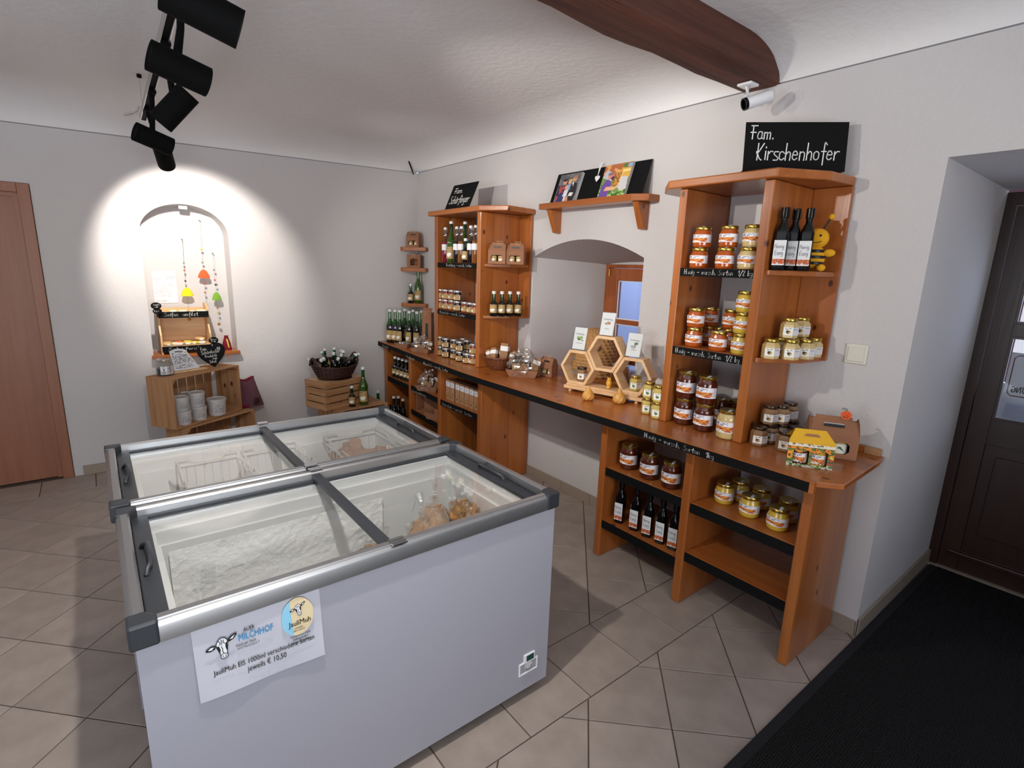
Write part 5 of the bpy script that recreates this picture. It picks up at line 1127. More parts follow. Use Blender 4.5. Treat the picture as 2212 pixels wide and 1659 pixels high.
# tall carton bottle box
p = ux(925, 2.30, ZT + e); bb = thing('bottle_carton', 'tall brown bottle carton with slot window left of the tall unit', 'gift box', tuple(p), facing(p, .7))
b = B(); b.box(-.042, .042, -.042, .042, 0, .33, 'kraft'); b.prism([(-.042, -.042, .33), (-.042, 0, .37), (.042, 0, .37), (.042, -.042, .33)], (0, .002, 0), 'kraft'); b.build('carton', bb, bevel=.001)
B().box(-.012, .012, -.0428, -.0422, .10, .24, 'black').build('slot_window', bb); raffia(bb, (.0, -.046, .33), .02)
# gift trays on the worktop
p = ux(905, 2.18, ZT + e); g1 = put('gift_tray', ux(912, 2.185, ZT + e), 'cellophane-wrapped gift tray left of the tall unit post', facing(p, .55), 'cellophane gift trays', scale=.9)
p = at_z(1131, 812, ZT + e); put('gift_tray', p, 'cellophane-wrapped gift tray in front of the wicker basket', facing(p, .75), 'cellophane gift trays', scale=1.15)
p = ux(874, 2.175, ZT + e); t = thing('kraft_tray', 'low brown card tray of small silver-lidded pots', 'tray', tuple(p), facing(p, .4)); tray(t, .055, .04, .075, .055, .04)
for i, (x, y) in enumerate(((-.025, -.012), (0.0, .014), (.03, -.01), (.012, -.02), (-.005, .0))):
    b = B(); b.lathe([(.012, .003), (.014, .045), (.015, .046), (.015, .052)], 'lid_silver', 12, T=Matrix.Translation((x, y, 0)) @ Matrix.Rotation(.4 * (i % 3 - 1), 4, 'Y')); b.build('pot', t, smooth=40)
# wicker basket with small cartons
p = at_z(1079, 797, ZT + e); wb = thing('wicker_basket', 'round reddish wicker basket of small kraft cartons on the worktop', 'basket', tuple(p), facing(p, .6)); woven(wb, .065, .125, .095, 'wicker_brown', 14, 26)
for i, (x, y, a, c, hh) in enumerate(((-.07, -.03, -.35, .25, .10), (-.035, -.035, -.15, .3, .115), (.03, .0, .05, .1, .15), (.08, -.02, .3, .2, .09), (.06, .05, .5, 0, .1), (-.01, .05, .0, -.1, .1))):
    q = put('slim_carton', p + Vector((cos(wb.rotation_euler.z) * x - sin(wb.rotation_euler.z) * y, sin(wb.rotation_euler.z) * x + cos(wb.rotation_euler.z) * y, .045)), f'slim kraft carton leaning in the wicker basket, {ORD[i]} of six', rot=(-c, a, wb.rotation_euler.z + (.2 * i - .4)), group='slim cartons in the wicker basket', scale=hh / .11) if 'slim_carton' in MAKERS or not MAKERS.update({'slim_carton': lambda: (lambda t: (smallbox(t, (0, 0, 0), (.042, .03, .11), Matrix.Identity(4), 'kraft_light', True, 'carton'), t)[1])(mk('slim_carton', 'carton'))}) else None
p = at_z(1183, 806, ZT + e); p = Vector((2.47, ux(1184, 2.47, ZT).y, ZT + e)); put('gable_box', p, 'brown gable carton standing behind the gift tray', facing(p, .2), 'brown gable cartons', scale=.92)

# ------------------------------------------------------------------ straw hive, ring, honeycomb rack in the window bay
p = Vector((2.80, ux(1283, 2.80, .95).y, ZT + e)); sk = thing('straw_beehive', 'woven straw skep hive standing in the window bay', 'beehive', tuple(p), facing(p, .8))
b = B(); rows = 15; H = .34
def SKP(a, c):
    ang = 2 * pi * a; row = c * rows; r = .165 * sqrt(max(0.0, 1 - (max(0, c - .12) / .88) ** 2.6)) ; r = r * (1 + .0) + .006 * abs(sin(row * pi)) * (1 if c < .97 else 0) + .003 * sin(ang * 22 + int(row) * 1.6) * (r > .02)
    return (r * cos(ang), r * sin(ang), H * c)
b.patch(SKP, 132, rows * 4, 'straw'); b.build('straw_coils', sk, smooth=60)
b = B(); b.lathe([(.022, -.004), (.022, .0), (.001, .0)], 'black', 16, T=Matrix.Translation((.035, -.158, .22)) @ Matrix.Rotation(pi / 2 - .35, 4, 'X')); b.build('flight_hole', sk)
p = at_z(1233, 812, ZT + .0); rg = thing('grey_ornament', 'grey stone-like ring ornament lying against the straw hive', 'ornament', tuple(p), facing(p, .6))
b = B(); ptsr = [(.075 * sin(a) * (1 + .25 * cos(2 * a)), 0, .08 + .055 * cos(a) * (1 + .2 * sin(a))) for a in [2 * pi * i / 28 for i in range(28)]]; b.tube([Matrix.Rotation(-.35, 3, 'X') @ Vector(q) + Vector((0, 0, -.002)) for q in ptsr], .024, 'stone_grey', 10, closed=True); b.build('ring', rg, smooth=60)
# honeycomb rack: front plane from pixel columns 1219..1387
A, C = at_z(1217, 843, ZT), at_z(1386, 876, ZT); rd = (C - A).normalized(); rn_ = Vector((-rd.y, rd.x, 0)); rn_ = rn_ if rn_.x > 0 else -rn_
rk = thing('honeycomb_rack', 'pale wooden honeycomb rack of four hexagon frames on a low plank', 'display rack', tuple(A + Vector((0, 0, e))), atan2(rd.y, rd.x)); RL = (C - A).length; D = .09
# local: X along the rack, Y to the back, Z up
b = B(); b.box(0, RL, 0, .12, .018, .038, 'beech_x'); b.build('plank', rk, bevel=.002)
for x in (.03, RL - .05): B().box(x, x + .018, .012, .10, 0, .0175, 'beech_y').build('foot', rk, bevel=.001)
B().box(.012, RL - .03, .01, .115, .0385, .05, 'beech_x').build('upper_plank', rk, bevel=.002)
sH = RL * .228; ap_ = sH * sqrt(3) / 2; th = .017; zb0 = .0505
def hexframe(cx, cz, parts=(0, 1, 2, 3, 4, 5), nm='hexagon_frame'):
    b = B(); o_ = [(cx + sH * cos(pi * i / 3), cz + sH * sin(pi * i / 3)) for i in range(6)]; s2 = sH - th / cos(pi / 6); i_ = [(cx + s2 * cos(pi * i / 3), cz + s2 * sin(pi * i / 3)) for i in range(6)]
    for i in parts:
        j = (i + 1) % 6; b.prism([(o_[i][0], .012, o_[i][1]), (o_[j][0], .012, o_[j][1]), (i_[j][0], .012, i_[j][1]), (i_[i][0], .012, i_[i][1])], (0, D, 0), 'beech_y')
    return b.build(nm, rk, bevel=.0012)
xm = RL * .5
hexframe(xm - 1.52 * sH, zb0 + ap_); hexframe(xm + 1.52 * sH, zb0 + ap_); hexframe(xm, zb0 + 2 * ap_ + .002); 
rm_ = Matrix.Translation(rk.location) @ Matrix.Rotation(rk.rotation_euler.z, 4, 'Z')
def RK(x, y, z): return rm_ @ Vector((x, y, z))
def holder(cx, z, l_, art):
    p = RK(cx, .03, z + .0008); t = thing('card_holder', l_, 'card holder', tuple(p), rk.rotation_euler.z, 'acrylic card holders on the honeycomb rack')
    T = Matrix.Rotation(-.22, 4, 'X'); w, h_ = .050, .145
    b = B(); b.box(-w, w, 0, .002, 0.002, h_, 'acrylic', T); b.box(-w, w, -.006, -.0045, .002, h_, 'acrylic', T); b.box(-w, -w + .002, -.0045, 0, .002, h_, 'acrylic', T); b.box(w - .002, w, -.0045, 0, .002, h_, 'acrylic', T); b.box(-w, w, -.006, .05, 0, .002, 'acrylic'); b.build('stand', t)
    b = B(); b.patch(lambda a, c: T @ Vector((-w * .86 + w * 1.72 * a, -.002, .006 + (h_ - .012) * c)), 30, 44, 'print', art); b.build('card', t)
    st = printed(t, 'Cremehonig', T @ Vector((0, -.0068, h_ * .66)), (1, 0, 0), T.to_3x3() @ Vector((0, 0, 1)), .012, 'charcoal', fit=w * 1.1, align='c', off=.0002)
    return t
holder(xm - 1.6 * sH, zb0 + 2 * ap_, 'clear card holder with green leaf card on the left hexagon', shp('#e6e7e6', [('e', .36, .52, .10, .07, '#7aa24a'), ('e', .6, .54, .13, .08, '#8fb45c'), ('e', .45, .45, .12, .04, '#3c4450'), ('e', .72, .42, .12, .03, '#9aa070'), ('r', .25, .27, .75, .285, '#8a8a8a')]))
holder(xm - .08 * sH, zb0 + 3 * ap_, 'clear card holder with orange flower card on the top hexagon', shp('#e6e7e6', [('e', .5, .52, .2, .05, '#c98a5a'), ('e', .35, .5, .1, .03, '#6a8a5a'), ('e', .62, .56, .08, .04, '#a85a3a'), ('e', .45, .42, .03, .06, '#b8bcae'), ('e', .5, .6, .03, .03, '#444a55'), ('r', .35, .27, .65, .285, '#8a8a8a')]))
holder(xm + 1.40 * sH, zb0 + 2 * ap_, 'clear card holder with grey leaf card on the right hexagon', shp('#e6e7e6', [('e', .38, .42, .14, .06, '#a8adab'), ('e', .55, .45, .07, .10, '#8f9593'), ('e', .62, .56, .14, .06, '#5a6a5c'), ('e', .48, .38, .04, .09, '#b5b9b7'), ('r', .3, .27, .7, .285, '#8a8a8a')]))
p = RK(xm - 1.4 * sH, .052, zb0 + .019); put('hex_brown', p, 'brown honey jar inside the left hexagon of the rack', facing(p, .7), 'hexagonal honey jars')
p = RK(xm + 1.6 * sH, .05, zb0 + .019); put('hex_yellow', p, 'pale yellow honey jar inside the right hexagon of the rack', facing(p, .5), 'hexagonal honey jars')
p = RK(xm + .02, .055, .0508); ow = thing('wax_owl', 'small yellow wax owl under the top hexagon', 'figurine', tuple(p), facing(p, .6))
b = B(); b.lathe([(.012, 0), (.015, .004), (.013, .01), (.010, .013), (.016, .022), (.018, .034), (.014, .044), (.015, .048)], 'wax_yellow', 16); b.build('body', ow, smooth=50)
b = B(); b.ball((0, 0, .052), .013, 'wax_yellow', 14, 8); [b.lathe([(.004, 0), (.001, .01)], 'wax_yellow', 8, T=Matrix.Translation((s * .008, 0, .058))) for s in (-1, 1)]; b.build('head', ow, smooth=50)
b = B(); [b.ball((s * .005, -.011, .053), .0032, 'wax', 8, 6) for s in (-1, 1)]; b.ball((0, -.0135, .049), .0018, 'wax', 6, 5, (1, 1, 1.5)); b.build('face', ow, smooth=50)
def swirl():
    t = mk('swirl_candle', 'candle'); b = B(); 
    pr = [(.020, 0), (.030, .006), (.035, .02), (.033, .034), (.024, .05), (.013, .064), (.006, .078), (.001, .088)]
    b2 = []; 
    for (r0, z0), (r1, z1) in zip(pr[:-1], pr[1:]): b2 += [(r0 + (r1 - r0) * i / 3, z0 + (z1 - z0) * i / 3) for i in range(3)]
    b.lathe(b2 + [pr[-1]], 'wax', 48, mod=lambda r, z, a: r * (1 + .13 * abs(sin((a - z * 22) * 4)) - .06)); b.build('wax_body', t, smooth=50); return t
MAKERS['swirl'] = swirl
p = at_z(1270, 864, ZT + e); put('swirl', p, 'swirled drop-shaped beeswax candle left in front of the rack', 0, 'beeswax candles'); p = at_z(1337, 871, ZT + e); put('swirl', p, 'swirled drop-shaped beeswax candle right in front of the rack', 1, 'beeswax candles', scale=1.06)
# glass jar behind the rack and small pot
p = RK(xm + .02, .20, e * 0); t = thing('storage_jar', 'clip-top glass jar of honey seen through the top hexagon', 'jar', tuple(p), 0)
b = B(); b.lathe([(.05, 0), (.056, .01), (.058, .10), (.05, .15), (.042, .17)], 'syrup_amber', 22); b.build('jar', t, smooth=40); b = B(); b.lathe([(.046, .171), (.048, .18), (.03, .195)], 'glass_jar', 22); b.build('lid', t, smooth=40); b = B(); b.tube([(.052 * cos(a), .052 * sin(a), .172) for a in [2 * pi * i / 20 for i in range(20)]], .0022, 'steel', 5, closed=True); b.build('wire_clasp', t, smooth=50)
# pale yellow hexagonal jars beside the right unit
for j in range(2):
    p = at_z(1398, 892, ZT + e); p.z += j * .0868; put('hex_yellow', p, 'pale yellow hexagonal honey jar left of the right unit, ' + ('lower' if j == 0 else 'upper') + ' of the front pile', facing(p, .55), 'hexagonal honey jars', scale=1.0)
    p = ux(1419, 2.235, ZT + e); p.z += j * .0868; put('hex_yellow', p, 'pale yellow hexagonal honey jar half behind the post, ' + ('lower' if j == 0 else 'upper') + ' one', facing(p, .55), 'hexagonal honey jars')

# ------------------------------------------------------------------ right unit
z = 1.628 + e; gh = 'half-kilo honey jars'
for kind, ul2, uu, x, l_ in (('jar500_honey', 1508, 1511, 2.262, 'left pile'), ('jar500_honey', 1564, 1567, 2.262, 'middle pile'), ('jar500_honey_cream', 1613, 1618, 2.262, 'right pile, cream')):
    for j, u in enumerate((ul2, uu)):
        p = ux(u, x, z); p.z += j * .0935; put(kind, p, f'honey jar with gold lid on the upper right shelf, {l_}, ' + ('bottom' if j == 0 else 'top'), facing(p, .5), gh)
z = 1.255 + e
for kind, u, x, n, l_ in (('jar500_honey', 1497.5, 2.285, 2, 'left front pile'), ('jar500_honey', 1528, 2.42, 2, 'pile behind the left one'), ('jar500_honey', 1549.5, 2.262, 1, 'single front jar'), ('jar500_honey', 1574, 2.40, 2, 'pile behind the single jar'), ('jar500_honey', 1552, 2.45, 1, 'single jar at the back'), ('jar500_honey_yellow', 1598, 2.262, 3, 'yellow pile of three at the right')):
    for j in range(n):
        p = ux(u, x, z); p.z += j * .0935; put(kind, p, f'honey jar on the lower right shelf, {l_}' + (', ' + ('bottom', 'middle' if n == 3 else 'top', 'top')[j] if n > 1 else ''), facing(p, .5), gh)
gk = 'one-kilo honey jars'
for kind, u, x, n, l_ in (('jar1kg_honey_dark', 1475, 2.268, 2, 'left front pile'), ('jar1kg_honey_dark', 1517.5, 2.252, 2, 'right front pile'), ('jar1kg_honey_dark', 1554, 2.42, 1, 'single dark jar at the back'), ('jar1kg_honey_cream', 1568, 2.238, 1, 'single cream jar beside the post'), ('jar1kg_honey_dark', 1592, 2.46, 1, 'dark jar hidden behind the middle post')):
    for j in range(n):
        p = ux(u, x, ZT + e); p.z += j * .1335; put(kind, p, f'large honey jar at the foot of the right unit, {l_}' + (', ' + ('bottom', 'top')[j] if n > 1 else ''), facing(p, .5), gk)
# right wing
for i, (u, x) in enumerate(((1679.5, 2.262), (1704, 2.335), (1733, 2.345))):
    p = ux(u, x, 1.627 + e); put('square_bottle', p, f'square black vinegar bottle on the upper right wing shelf, {ORD[i]} of three', facing(p, .75), 'square vinegar bottles')
hx = 'brown hexagonal honey jars'
for i, (u, x, j, l_) in enumerate(((1662, 2.262, 0, 'front left'), (1704.5, 2.315, 0, 'front middle'), (1737.5, 2.40, 0, 'front right'), (1685, 2.345, 0, 'between front left and middle, behind'), (1754, 2.50, 0, 'far right at the back'), (1706, 2.425, 0, 'second row centre'), (1728, 2.50, 0, 'third row centre'), (1702, 2.35, 1, 'upper layer, front'), (1728, 2.462, 1, 'upper layer, back'))):
    p = ux(u, x, 1.255 + e + j * .087); put('hex_cream' if l_ == 'front middle' else 'hex_cream', p, f'golden hexagonal honey jar on the lower right wing shelf, {l_}', facing(p, .75), 'golden hexagonal jars on the right wing shelf')
for i, (u, x, j, l_) in enumerate(((1636.5, 2.262, 0, 'front left on the worktop'), (1692, 2.285, 0, 'front right on the worktop'), (1660, 2.345, 0, 'second row left'), (1716, 2.40, 0, 'second row right'), (1688, 2.40, 0, 'third row centre'), (1706, 2.49, 0, 'back row'), (1660, 2.30, 1, 'upper layer front'), (1684.5, 2.385, 1, 'upper layer middle'), (1703, 2.475, 1, 'upper layer back'))):
    if l_ == 'upper layer front': x = 2.335
    p = ux(u, x, ZT + e + j * .087); put('hex_brown', p, f'brown hexagonal honey jar right of the unit, {l_}', facing(p, .75), hx)
# plush bee
p = Vector((2.46, ux(1757, 2.46, 1.66).y, 1.627 + e)); be = thing('plush_bee', 'yellow and black plush bee toy behind the vinegar bottles', 'plush toy', tuple(p), facing(p, .9))
b = B(); b.ball((0, 0, .06), .042, 'beebody', 18, 12, (1, .9, 1.15)); b.build('body', be, smooth=50)
for zz in (.035, .06, .085): b = B(); r = .0435 * sqrt(max(.05, 1 - ((zz - .06) / .05) ** 2)); b.lathe([(r * .98, zz - .006), (r * 1.02, zz), (r * .98, zz + .006)], 'black', 18, closed=False); b.build('stripe', be, smooth=50)
b = B(); b.ball((0, 0, .138), .043, 'beebody', 18, 12, (1.05, .95, 1)); b.build('head', be, smooth=50)
b = B(); b.tube([(-.02 + .04 * i / 6, -.042 - .002 * sin(pi * i / 6), .125 - .007 * sin(pi * i / 6)) for i in range(7)], .0012, 'black', 4); [b.ball((s * .013, -.038, .148), .005, 'black', 8, 6) for s in (-1, 1)]; b.build('face', be, smooth=50)
for s in (-1, 1):
    b = B(); b.tube([(s * .018, 0, .175), (s * .03, 0, .20), (s * .038, 0, .218)], .004, 'black', 6); b.ball((s * .042, 0, .226), .012, 'beebody', 10, 8); b.build('antenna', be, smooth=50)
    b = B(); b.ball((s * .052, -.01, .078), .02, 'beebody', 12, 8, (1.2, .7, .8)); b.build('arm', be, smooth=50); b = B(); b.ball((s * .03, -.03, .016), .018, 'beebody', 12, 8, (1, 1.2, .85)); b.build('foot', be, smooth=50)
# flower carton with two jars
A, C = at_z(1697, 1004, ZT), at_z(1797, 1017, ZT); rd = (C - A).normalized(); W2 = (C - A).length
fc = thing('flower_carton', 'yellow flower-printed gift carton holding two honey jars', 'gift box', tuple((A + C) / 2 + Vector((0, 0, e))), atan2(rd.y, rd.x)); w = W2 / 2; H = .105; dd = .075
FLW = shp('#3d5a2a', [('n', 0, 0, 1, 1, 9, .1, '#5f7f35'), ('n', 0, 0, 1, .16, 14, -.05, '#b8b4a4'), ('n', 0, .5, 1, .8, 10, -.12, '#e08a1c'), ('e', .05, .42, .07, .14, '#e39a2a'), ('e', .05, .42, .03, .06, '#7a3a12'), ('n', 0, .6, 1, .8, 16, .2, '#6b3110'), ('n', .86, .2, 1, .5, 12, .05, '#c2343c'), ('n', .84, .4, 1, .62, 12, .1, '#d9c63a'), ('r', 0, .8, 1, 1, '#e0dcc8'), ('r', 0, .92, 1, 1, '#dba520'), ('n', .08, .84, .9, .9, 22, .02, '#6a645a')])
b = B(); n1, n2 = 60, 44; x0, x1, z0, z1 = (.13, .92, .14, .62)
def FP(a, c): return (-w + 2 * w * a, 0, H * c)
k = b.add([FP(i / n1, j / n2) for j in range(n2 + 1) for i in range(n1 + 1)])
for j in range(n2):
    for i in range(n1):
        a, c = (i + .5) / n1, (j + .5) / n2
        hole = (.13 < a < .46 or .52 < a < .86) and .12 < c < .60 + .05 * sin(a * 18)
        if not hole: q = k + j * (n1 + 1) + i; b.face([q, q + 1, q + n1 + 2, q + n1 + 1], 'print', FLW(a, c))
b.build('printed_front', fc)
plain('carton_yellow', '#d9a51f', .7)
b = B(); wb_ = w * .80; b.box(-wb_, wb_, dd - .0015, dd, 0, H, 'carton_yellow'); b.prism([(-w, .0015, 0), (w, .0015, 0), (wb_, dd - .0015, 0), (-wb_, dd - .0015, 0)], (0, 0, .0015), 'carton_yellow')
b.prism([(-w, .001, 0), (-wb_, dd, 0), (-wb_, dd, H), (-w, .001, H)], (.0015, 0, 0), 'carton_yellow'); b.prism([(w, .001, 0), (w, .001, H), (wb_, dd, H), (wb_, dd, 0)], (-.0015, 0, 0), 'carton_yellow'); b.build('carton', fc)
b = B(); b.prism([(-w, 0, H), (-w * .72, dd * .45, H + .042), (w * .62, dd * .45, H + .042), (w, 0, H)][::-1], (0, .0015, 0), 'carton_yellow'); b.prism([(-w, dd, H), (w, dd, H), (w * .62, dd * .5, H + .042), (-w * .72, dd * .5, H + .042)][::-1], (0, -.0015, 0), 'carton_yellow'); b.build('handle_flap', fc)
B().prism([(-w * .35, dd * .18 - .0012, H + .020), (w * .35, dd * .18 - .0012, H + .020), (w * .25, dd * .24 - .0012, H + .028), (-w * .25, dd * .24 - .0012, H + .028)], (0, .0006, 0), 'kraft').build('grip_hole', fc)
for s, cc in ((-1, 'honey_dark'), (1, 'honey_yellow')):
    b = B(); T = Matrix.Translation((s * w * .42, .038, .002)); R = w * .36; b.lathe([(R * .9, 0), (R, .006), (R, .065), (R * .9, .078)], cc, 20, T=T); b.patch(lambda a, c: T @ Vector(((R + .0006) * cos(-pi / 2 - 1.2 + 2.4 * a), (R + .0006) * sin(-pi / 2 - 1.2 + 2.4 * a), .012 + .038 * c)), 22, 12, 'print', HONEY_LAB); b.build('jar', fc, smooth=40)
# brown corrugated carton with pumpkin
A, C = at_z(1738, 965, ZT), at_z(1850, 985, ZT); C = at_z(1849, 986, ZT); C = Vector((2.40, ux(1849, 2.40, ZT).y, ZT)); A = Vector((2.31, ux(1739, 2.31, ZT).y, ZT)); rd = (C - A).normalized(); W2 = (C - A).length
bc = gable(W2, .115, .105, .05, 'kraft', 1, False, False, 'carrier_carton'); bc.location = (A + C) / 2 + Vector((-rd.y, rd.x, 0)) * -.0 + Vector((rd.y * -1, rd.x, 0)) * .06 + Vector((0, 0, e)); bc.rotation_euler.z = atan2(rd.y, rd.x); tag(bc, 'large brown corrugated carrier carton behind the flower carton', 'gift box')
b = B(); b.lathe([(.03, .004), (.03, .07)], 'honey_cream', 16, T=Matrix.Translation((W2 * .17, -.02, 0))); b.patch(lambda a, c: (W2 * .17 + .0306 * cos(-pi / 2 - 1.2 + 2.4 * a), -.02 + .0306 * sin(-pi / 2 - 1.2 + 2.4 * a), .022 + .04 * c), 14, 12, 'print', shp('#dfe2d6', [('p', [(.3, .6), (.45, .5), (.75, .2), (.6, .5), (.5, .75)], '#2f5a34')])); b.build('jar', bc, smooth=40)
b = B(); b.prism([(-W2 * .2, -.030, .127), (W2 * .2, -.030, .127), (W2 * .2, -.022, .142), (-W2 * .2, -.022, .142)], (0, .0006, 0), 'plaster'); b.build('hand_hole', bc)
pp = at_x(1828, 897, 2.40); pk = thing('pumpkin_clip', 'orange wooden pumpkin with a carved grin clipped to the brown carton', 'decoration', tuple(pp), facing(pp, .9))
b = B(); b.prism([(.020 * cos(a) * (1 + .05 * cos(6 * a)), -.002, .018 * sin(a)) for a in [2 * pi * i / 24 for i in range(24)]][::-1], (0, .004, 0), 'orange_dark'); b.build('pumpkin', pk); b = B(); b.prism([(-.006, -.002, .017), (.004, -.002, .017), (.002, -.002, .027), (-.016, -.002, .030), (-.020, -.002, .022), (-.010, -.002, .024)][::-1], (0, .004, 0), 'stone_grey'); b.build('stalk', pk)
b = B(); b.ribbon([[(-.010, -.004), (-.005, -.009), (.002, -.010), (.009, -.005)], [(-.007, .005), (-.006, .006)], [(.006, .004), (.007, .005)], [(0, -.001), (.001, .0)]], lambda a, c: (a, -.0026, c), .0025, 'black'); b.build('face', pk)

# ------------------------------------------------------------------ lower right unit
for i, u in enumerate((1357, 1401, 1448)):
    p = ux(u, (2.22, 2.20, 2.195)[i], .5456); put('jar1kg_honey_dark', p, f'large dark honey jar under the worktop, {ORD[i]} of three from the left', facing(p, .6), gk, scale=1.03)
for i, u in enumerate((1337.5, 1370, 1397.5, 1425.5, 1453)):
    p = ux(u, 2.185, .2296); put('square_bottle', p, f'square black vinegar bottle on the lowest shelf, {ORD[i]} of five from the left', facing(p, .45), 'square vinegar bottles')
for i, (u, x, l_) in enumerate(((1563, 2.27, 'front left'), (1617, 2.235, 'front middle'), (1677.5, 2.215, 'front right'), (1595, 2.36, 'back left'), (1641, 2.36, 'back middle'), (1698, 2.33, 'back right'))):
    p = ux(u, x, .5396); put('jar500_honey_yellow', p, f'yellow honey jar on the middle shelf under the worktop, {l_}', facing(p, .6), 'yellow honey jars under the worktop', scale=1.06)
# ------------------------------------------------------------------ lower left unit
for i in range(6):
    p = Vector((2.245 + .004 * i, 4.66 - .073 * i, .5256)); put('small_dark_bottle', p, f'small dark bottle in the front row of the corner bay, {ORD[i]} from the left', facing(p, .4), 'dark bottles in the corner bay', scale=1.12)
for i, (u, v) in enumerate(((832.5, 857), (840.4, 861.8), (845, 853), (850.5, 866), (854, 857), (860.6, 861), (863.5, 851), (870.5, 865))):
    x = (2.22, 2.22, 2.34, 2.22, 2.34, 2.26, 2.42, 2.25)[i]; p = ux(u, x, .30); p.z = .0606; put('tall_dark_bottle', p, f'tall dark bottle low in the corner bay, {ORD[i]} white cap from the left', facing(p, .4), 'dark bottles in the corner bay', scale=1.0)
p = Vector((2.2, 3.90, .5456)); put('gift_tray', p, 'cellophane-wrapped gift tray on the shelf under the worktop', facing(p, .5), 'cellophane gift trays', scale=1.1)
p = Vector((2.20, 3.675, .5456)); t = thing('kraft_pouch', 'tall brown carton at the right of the gift tray shelf', 'carton', tuple(p), facing(p, .3)); smallbox(t, (0, 0, 0), (.05, .04, .15), Matrix.Identity(4), 'kraft', False, 'carton'); b = B(); b.patch(lambda a, c: (-.02 + .04 * a, -.0208, .02 + .03 * c), 6, 6, 'print', KRAFT_BIRD); b.build('label', t)
p = Vector((2.26, 3.98, .3256)); t = thing('open_carton', 'open brown carton tipped on its side in the left unit', 'carton', tuple(p), facing(p, .35) ); b = B()
w, d, H = .13, .05, .17
for q in ((-w, w, d - .003, d, 0, H), (-w, -w + .004, -d, d, 0, H), (w - .004, w, -d, d, 0, H), (-w, w, -d, d, 0, .004), (-w, w, -d, d, H - .004, H)): b.box(*q, 'kraft')
b.build('carton', t)
p = Vector((2.185, 3.76, .3256)); t = thing('kraft_tray', 'empty brown card tray in front of the tipped carton', 'tray', tuple(p), facing(p, .3)); tray(t, .07, .05, .09, .065, .06)
for i in range(7):
    y = 3.545 - .0655 * i - (.012 if i > 1 else 0); p = Vector((2.165, y, .5456)); 
    if 'dried_box' not in MAKERS:
        def dried():
            t = mk('fruit_carton', 'carton'); B().box(-.029, .029, 0, .05, 0, .165, 'kraft').build('carton', t, bevel=.001)
            b = B(); b.patch(lambda a, c: (-.029 + .058 * a, -.0006, .165 * c), 14, 30, 'print', shp('#a97f5c', [('r', 0, .68, 1, .90, '#dcdce2'), ('r', .2, .8, .7, .83, '#8d93a0'), ('r', .2, .73, .6, .75, '#8d93a0'), ('r', .28, .16, .78, .36, '#3a2418'), ('n', .28, .16, .78, .36, 9, .0, '#c99a5a')])); b.build('printed_front', t); return t
        MAKERS['dried_box'] = dried
    put('dried_box', p, f'slim kraft dried-fruit carton, {ORD[i]} of seven from the left on its shelf', -pi / 2, 'kraft cartons of dried fruit')

# ------------------------------------------------------------------ signs
def lean(name, uvl, uvr, uvt, xb, xt, th, mat, zb=None):
    """Panel standing on a shelf at x = xb and leaning back to x = xt; returns (O, U, V, w, h)."""
    a = at_x(*uvl, xb); c = at_x(*uvr, xb); zb = zb if zb is not None else min(a.z, c.z); tp = at_x(*uvt, xt)
    a.z = c.z = zb; U = Vector((0, -1, 0)); w = a.y - c.y; V = Vector((xt - xb, 0, tp.z - zb)); return a, U, V.normalized(), w, V.length
def panel(t, O, U, V, w, h, th, mat, name='board', print_=None, nu=40, nv=50):
    Nn = U.cross(V).normalized(); L = Vector(t.location); b = B(); q = [O, O + U * w, O + U * w + V * h, O + V * h]
    b.prism([p - L - Nn * th for p in q], Nn * th, mat); o = b.build(name, t)
    if print_: b = B(); b.patch(lambda a, c: O + U * (w * a) + V * (h * c) + Nn * .0006 - L, nu, nv, 'print_gloss', print_); b.build('picture', t)
    return o
zS = 2.034
O, U, V, w, h = lean('', (1187, 437), (1383, 417), (1404, 344), 2.50, 2.572, .003, 'chalkboard', zS)
O.y = ux(1187, 2.50, zS + .002).y; w = O.y - ux(1386, 2.50, zS + .002).y
bk = thing('black_panel', 'long black board leaning on the wall shelf behind the pictures', 'board', tuple(O)); panel(bk, O, U, V, w, h, .003, 'chalkboard')
FAM = shp('#77777a', [('n', 0, .45, 1, 1, 3, .1, '#5c5c60'), ('r', .12, .5, .14, 1, '#4a4a4e'), ('r', .4, .6, .42, 1, '#4a4a4e'), ('r', .86, .0, .89, 1, '#4a4a4e'), ('r', .95, .0, .96, 1, '#8a8a8c'),
    ('p', [(.55, 0), (.6, .55), (.72, .68), (.9, .62), (.96, .3), (.88, 0)], '#23242a'), ('e', .72, .80, .10, .10, '#d79a78'), ('e', .74, .86, .10, .06, '#a87a55'), ('p', [(.66, .66), (.72, .70), (.74, .5)], '#e8e8ea'),
    ('p', [(.02, .28), (.12, .55), (.25, .62), (.42, .55), (.40, .2), (.2, .0), (.05, .0)], '#b04a4c'), ('n', .02, .2, .45, .6, 9, .05, '#2c2c44'), ('e', .30, .72, .085, .10, '#d99b7c'), ('e', .28, .79, .10, .05, '#3a2018'), ('p', [(.1, .0), (.18, .32), (.4, .36), (.46, .0)], '#2c3a6a'),
    ('e', .54, .70, .075, .075, '#e3ad8c'), ('e', .54, .75, .08, .05, '#d8b070'), ('p', [(.44, .45), (.48, .62), (.6, .6), (.62, .42)], '#8fb0cf'), ('e', .44, .52, .07, .075, '#e3ad8c'), ('p', [(.36, .2), (.38, .42), (.55, .44), (.56, .2)], '#e2e2e6'), ('p', [(.5, .0), (.5, .16), (.62, .2), (.66, .03)], '#d99b7c'), ('p', [(.62, .2), (.66, .32), (.84, .3), (.8, .18)], '#e8e6e2'), ('p', [(.42, 0), (.44, .3), (.49, .3), (.5, 0)], '#e6e6ec')])
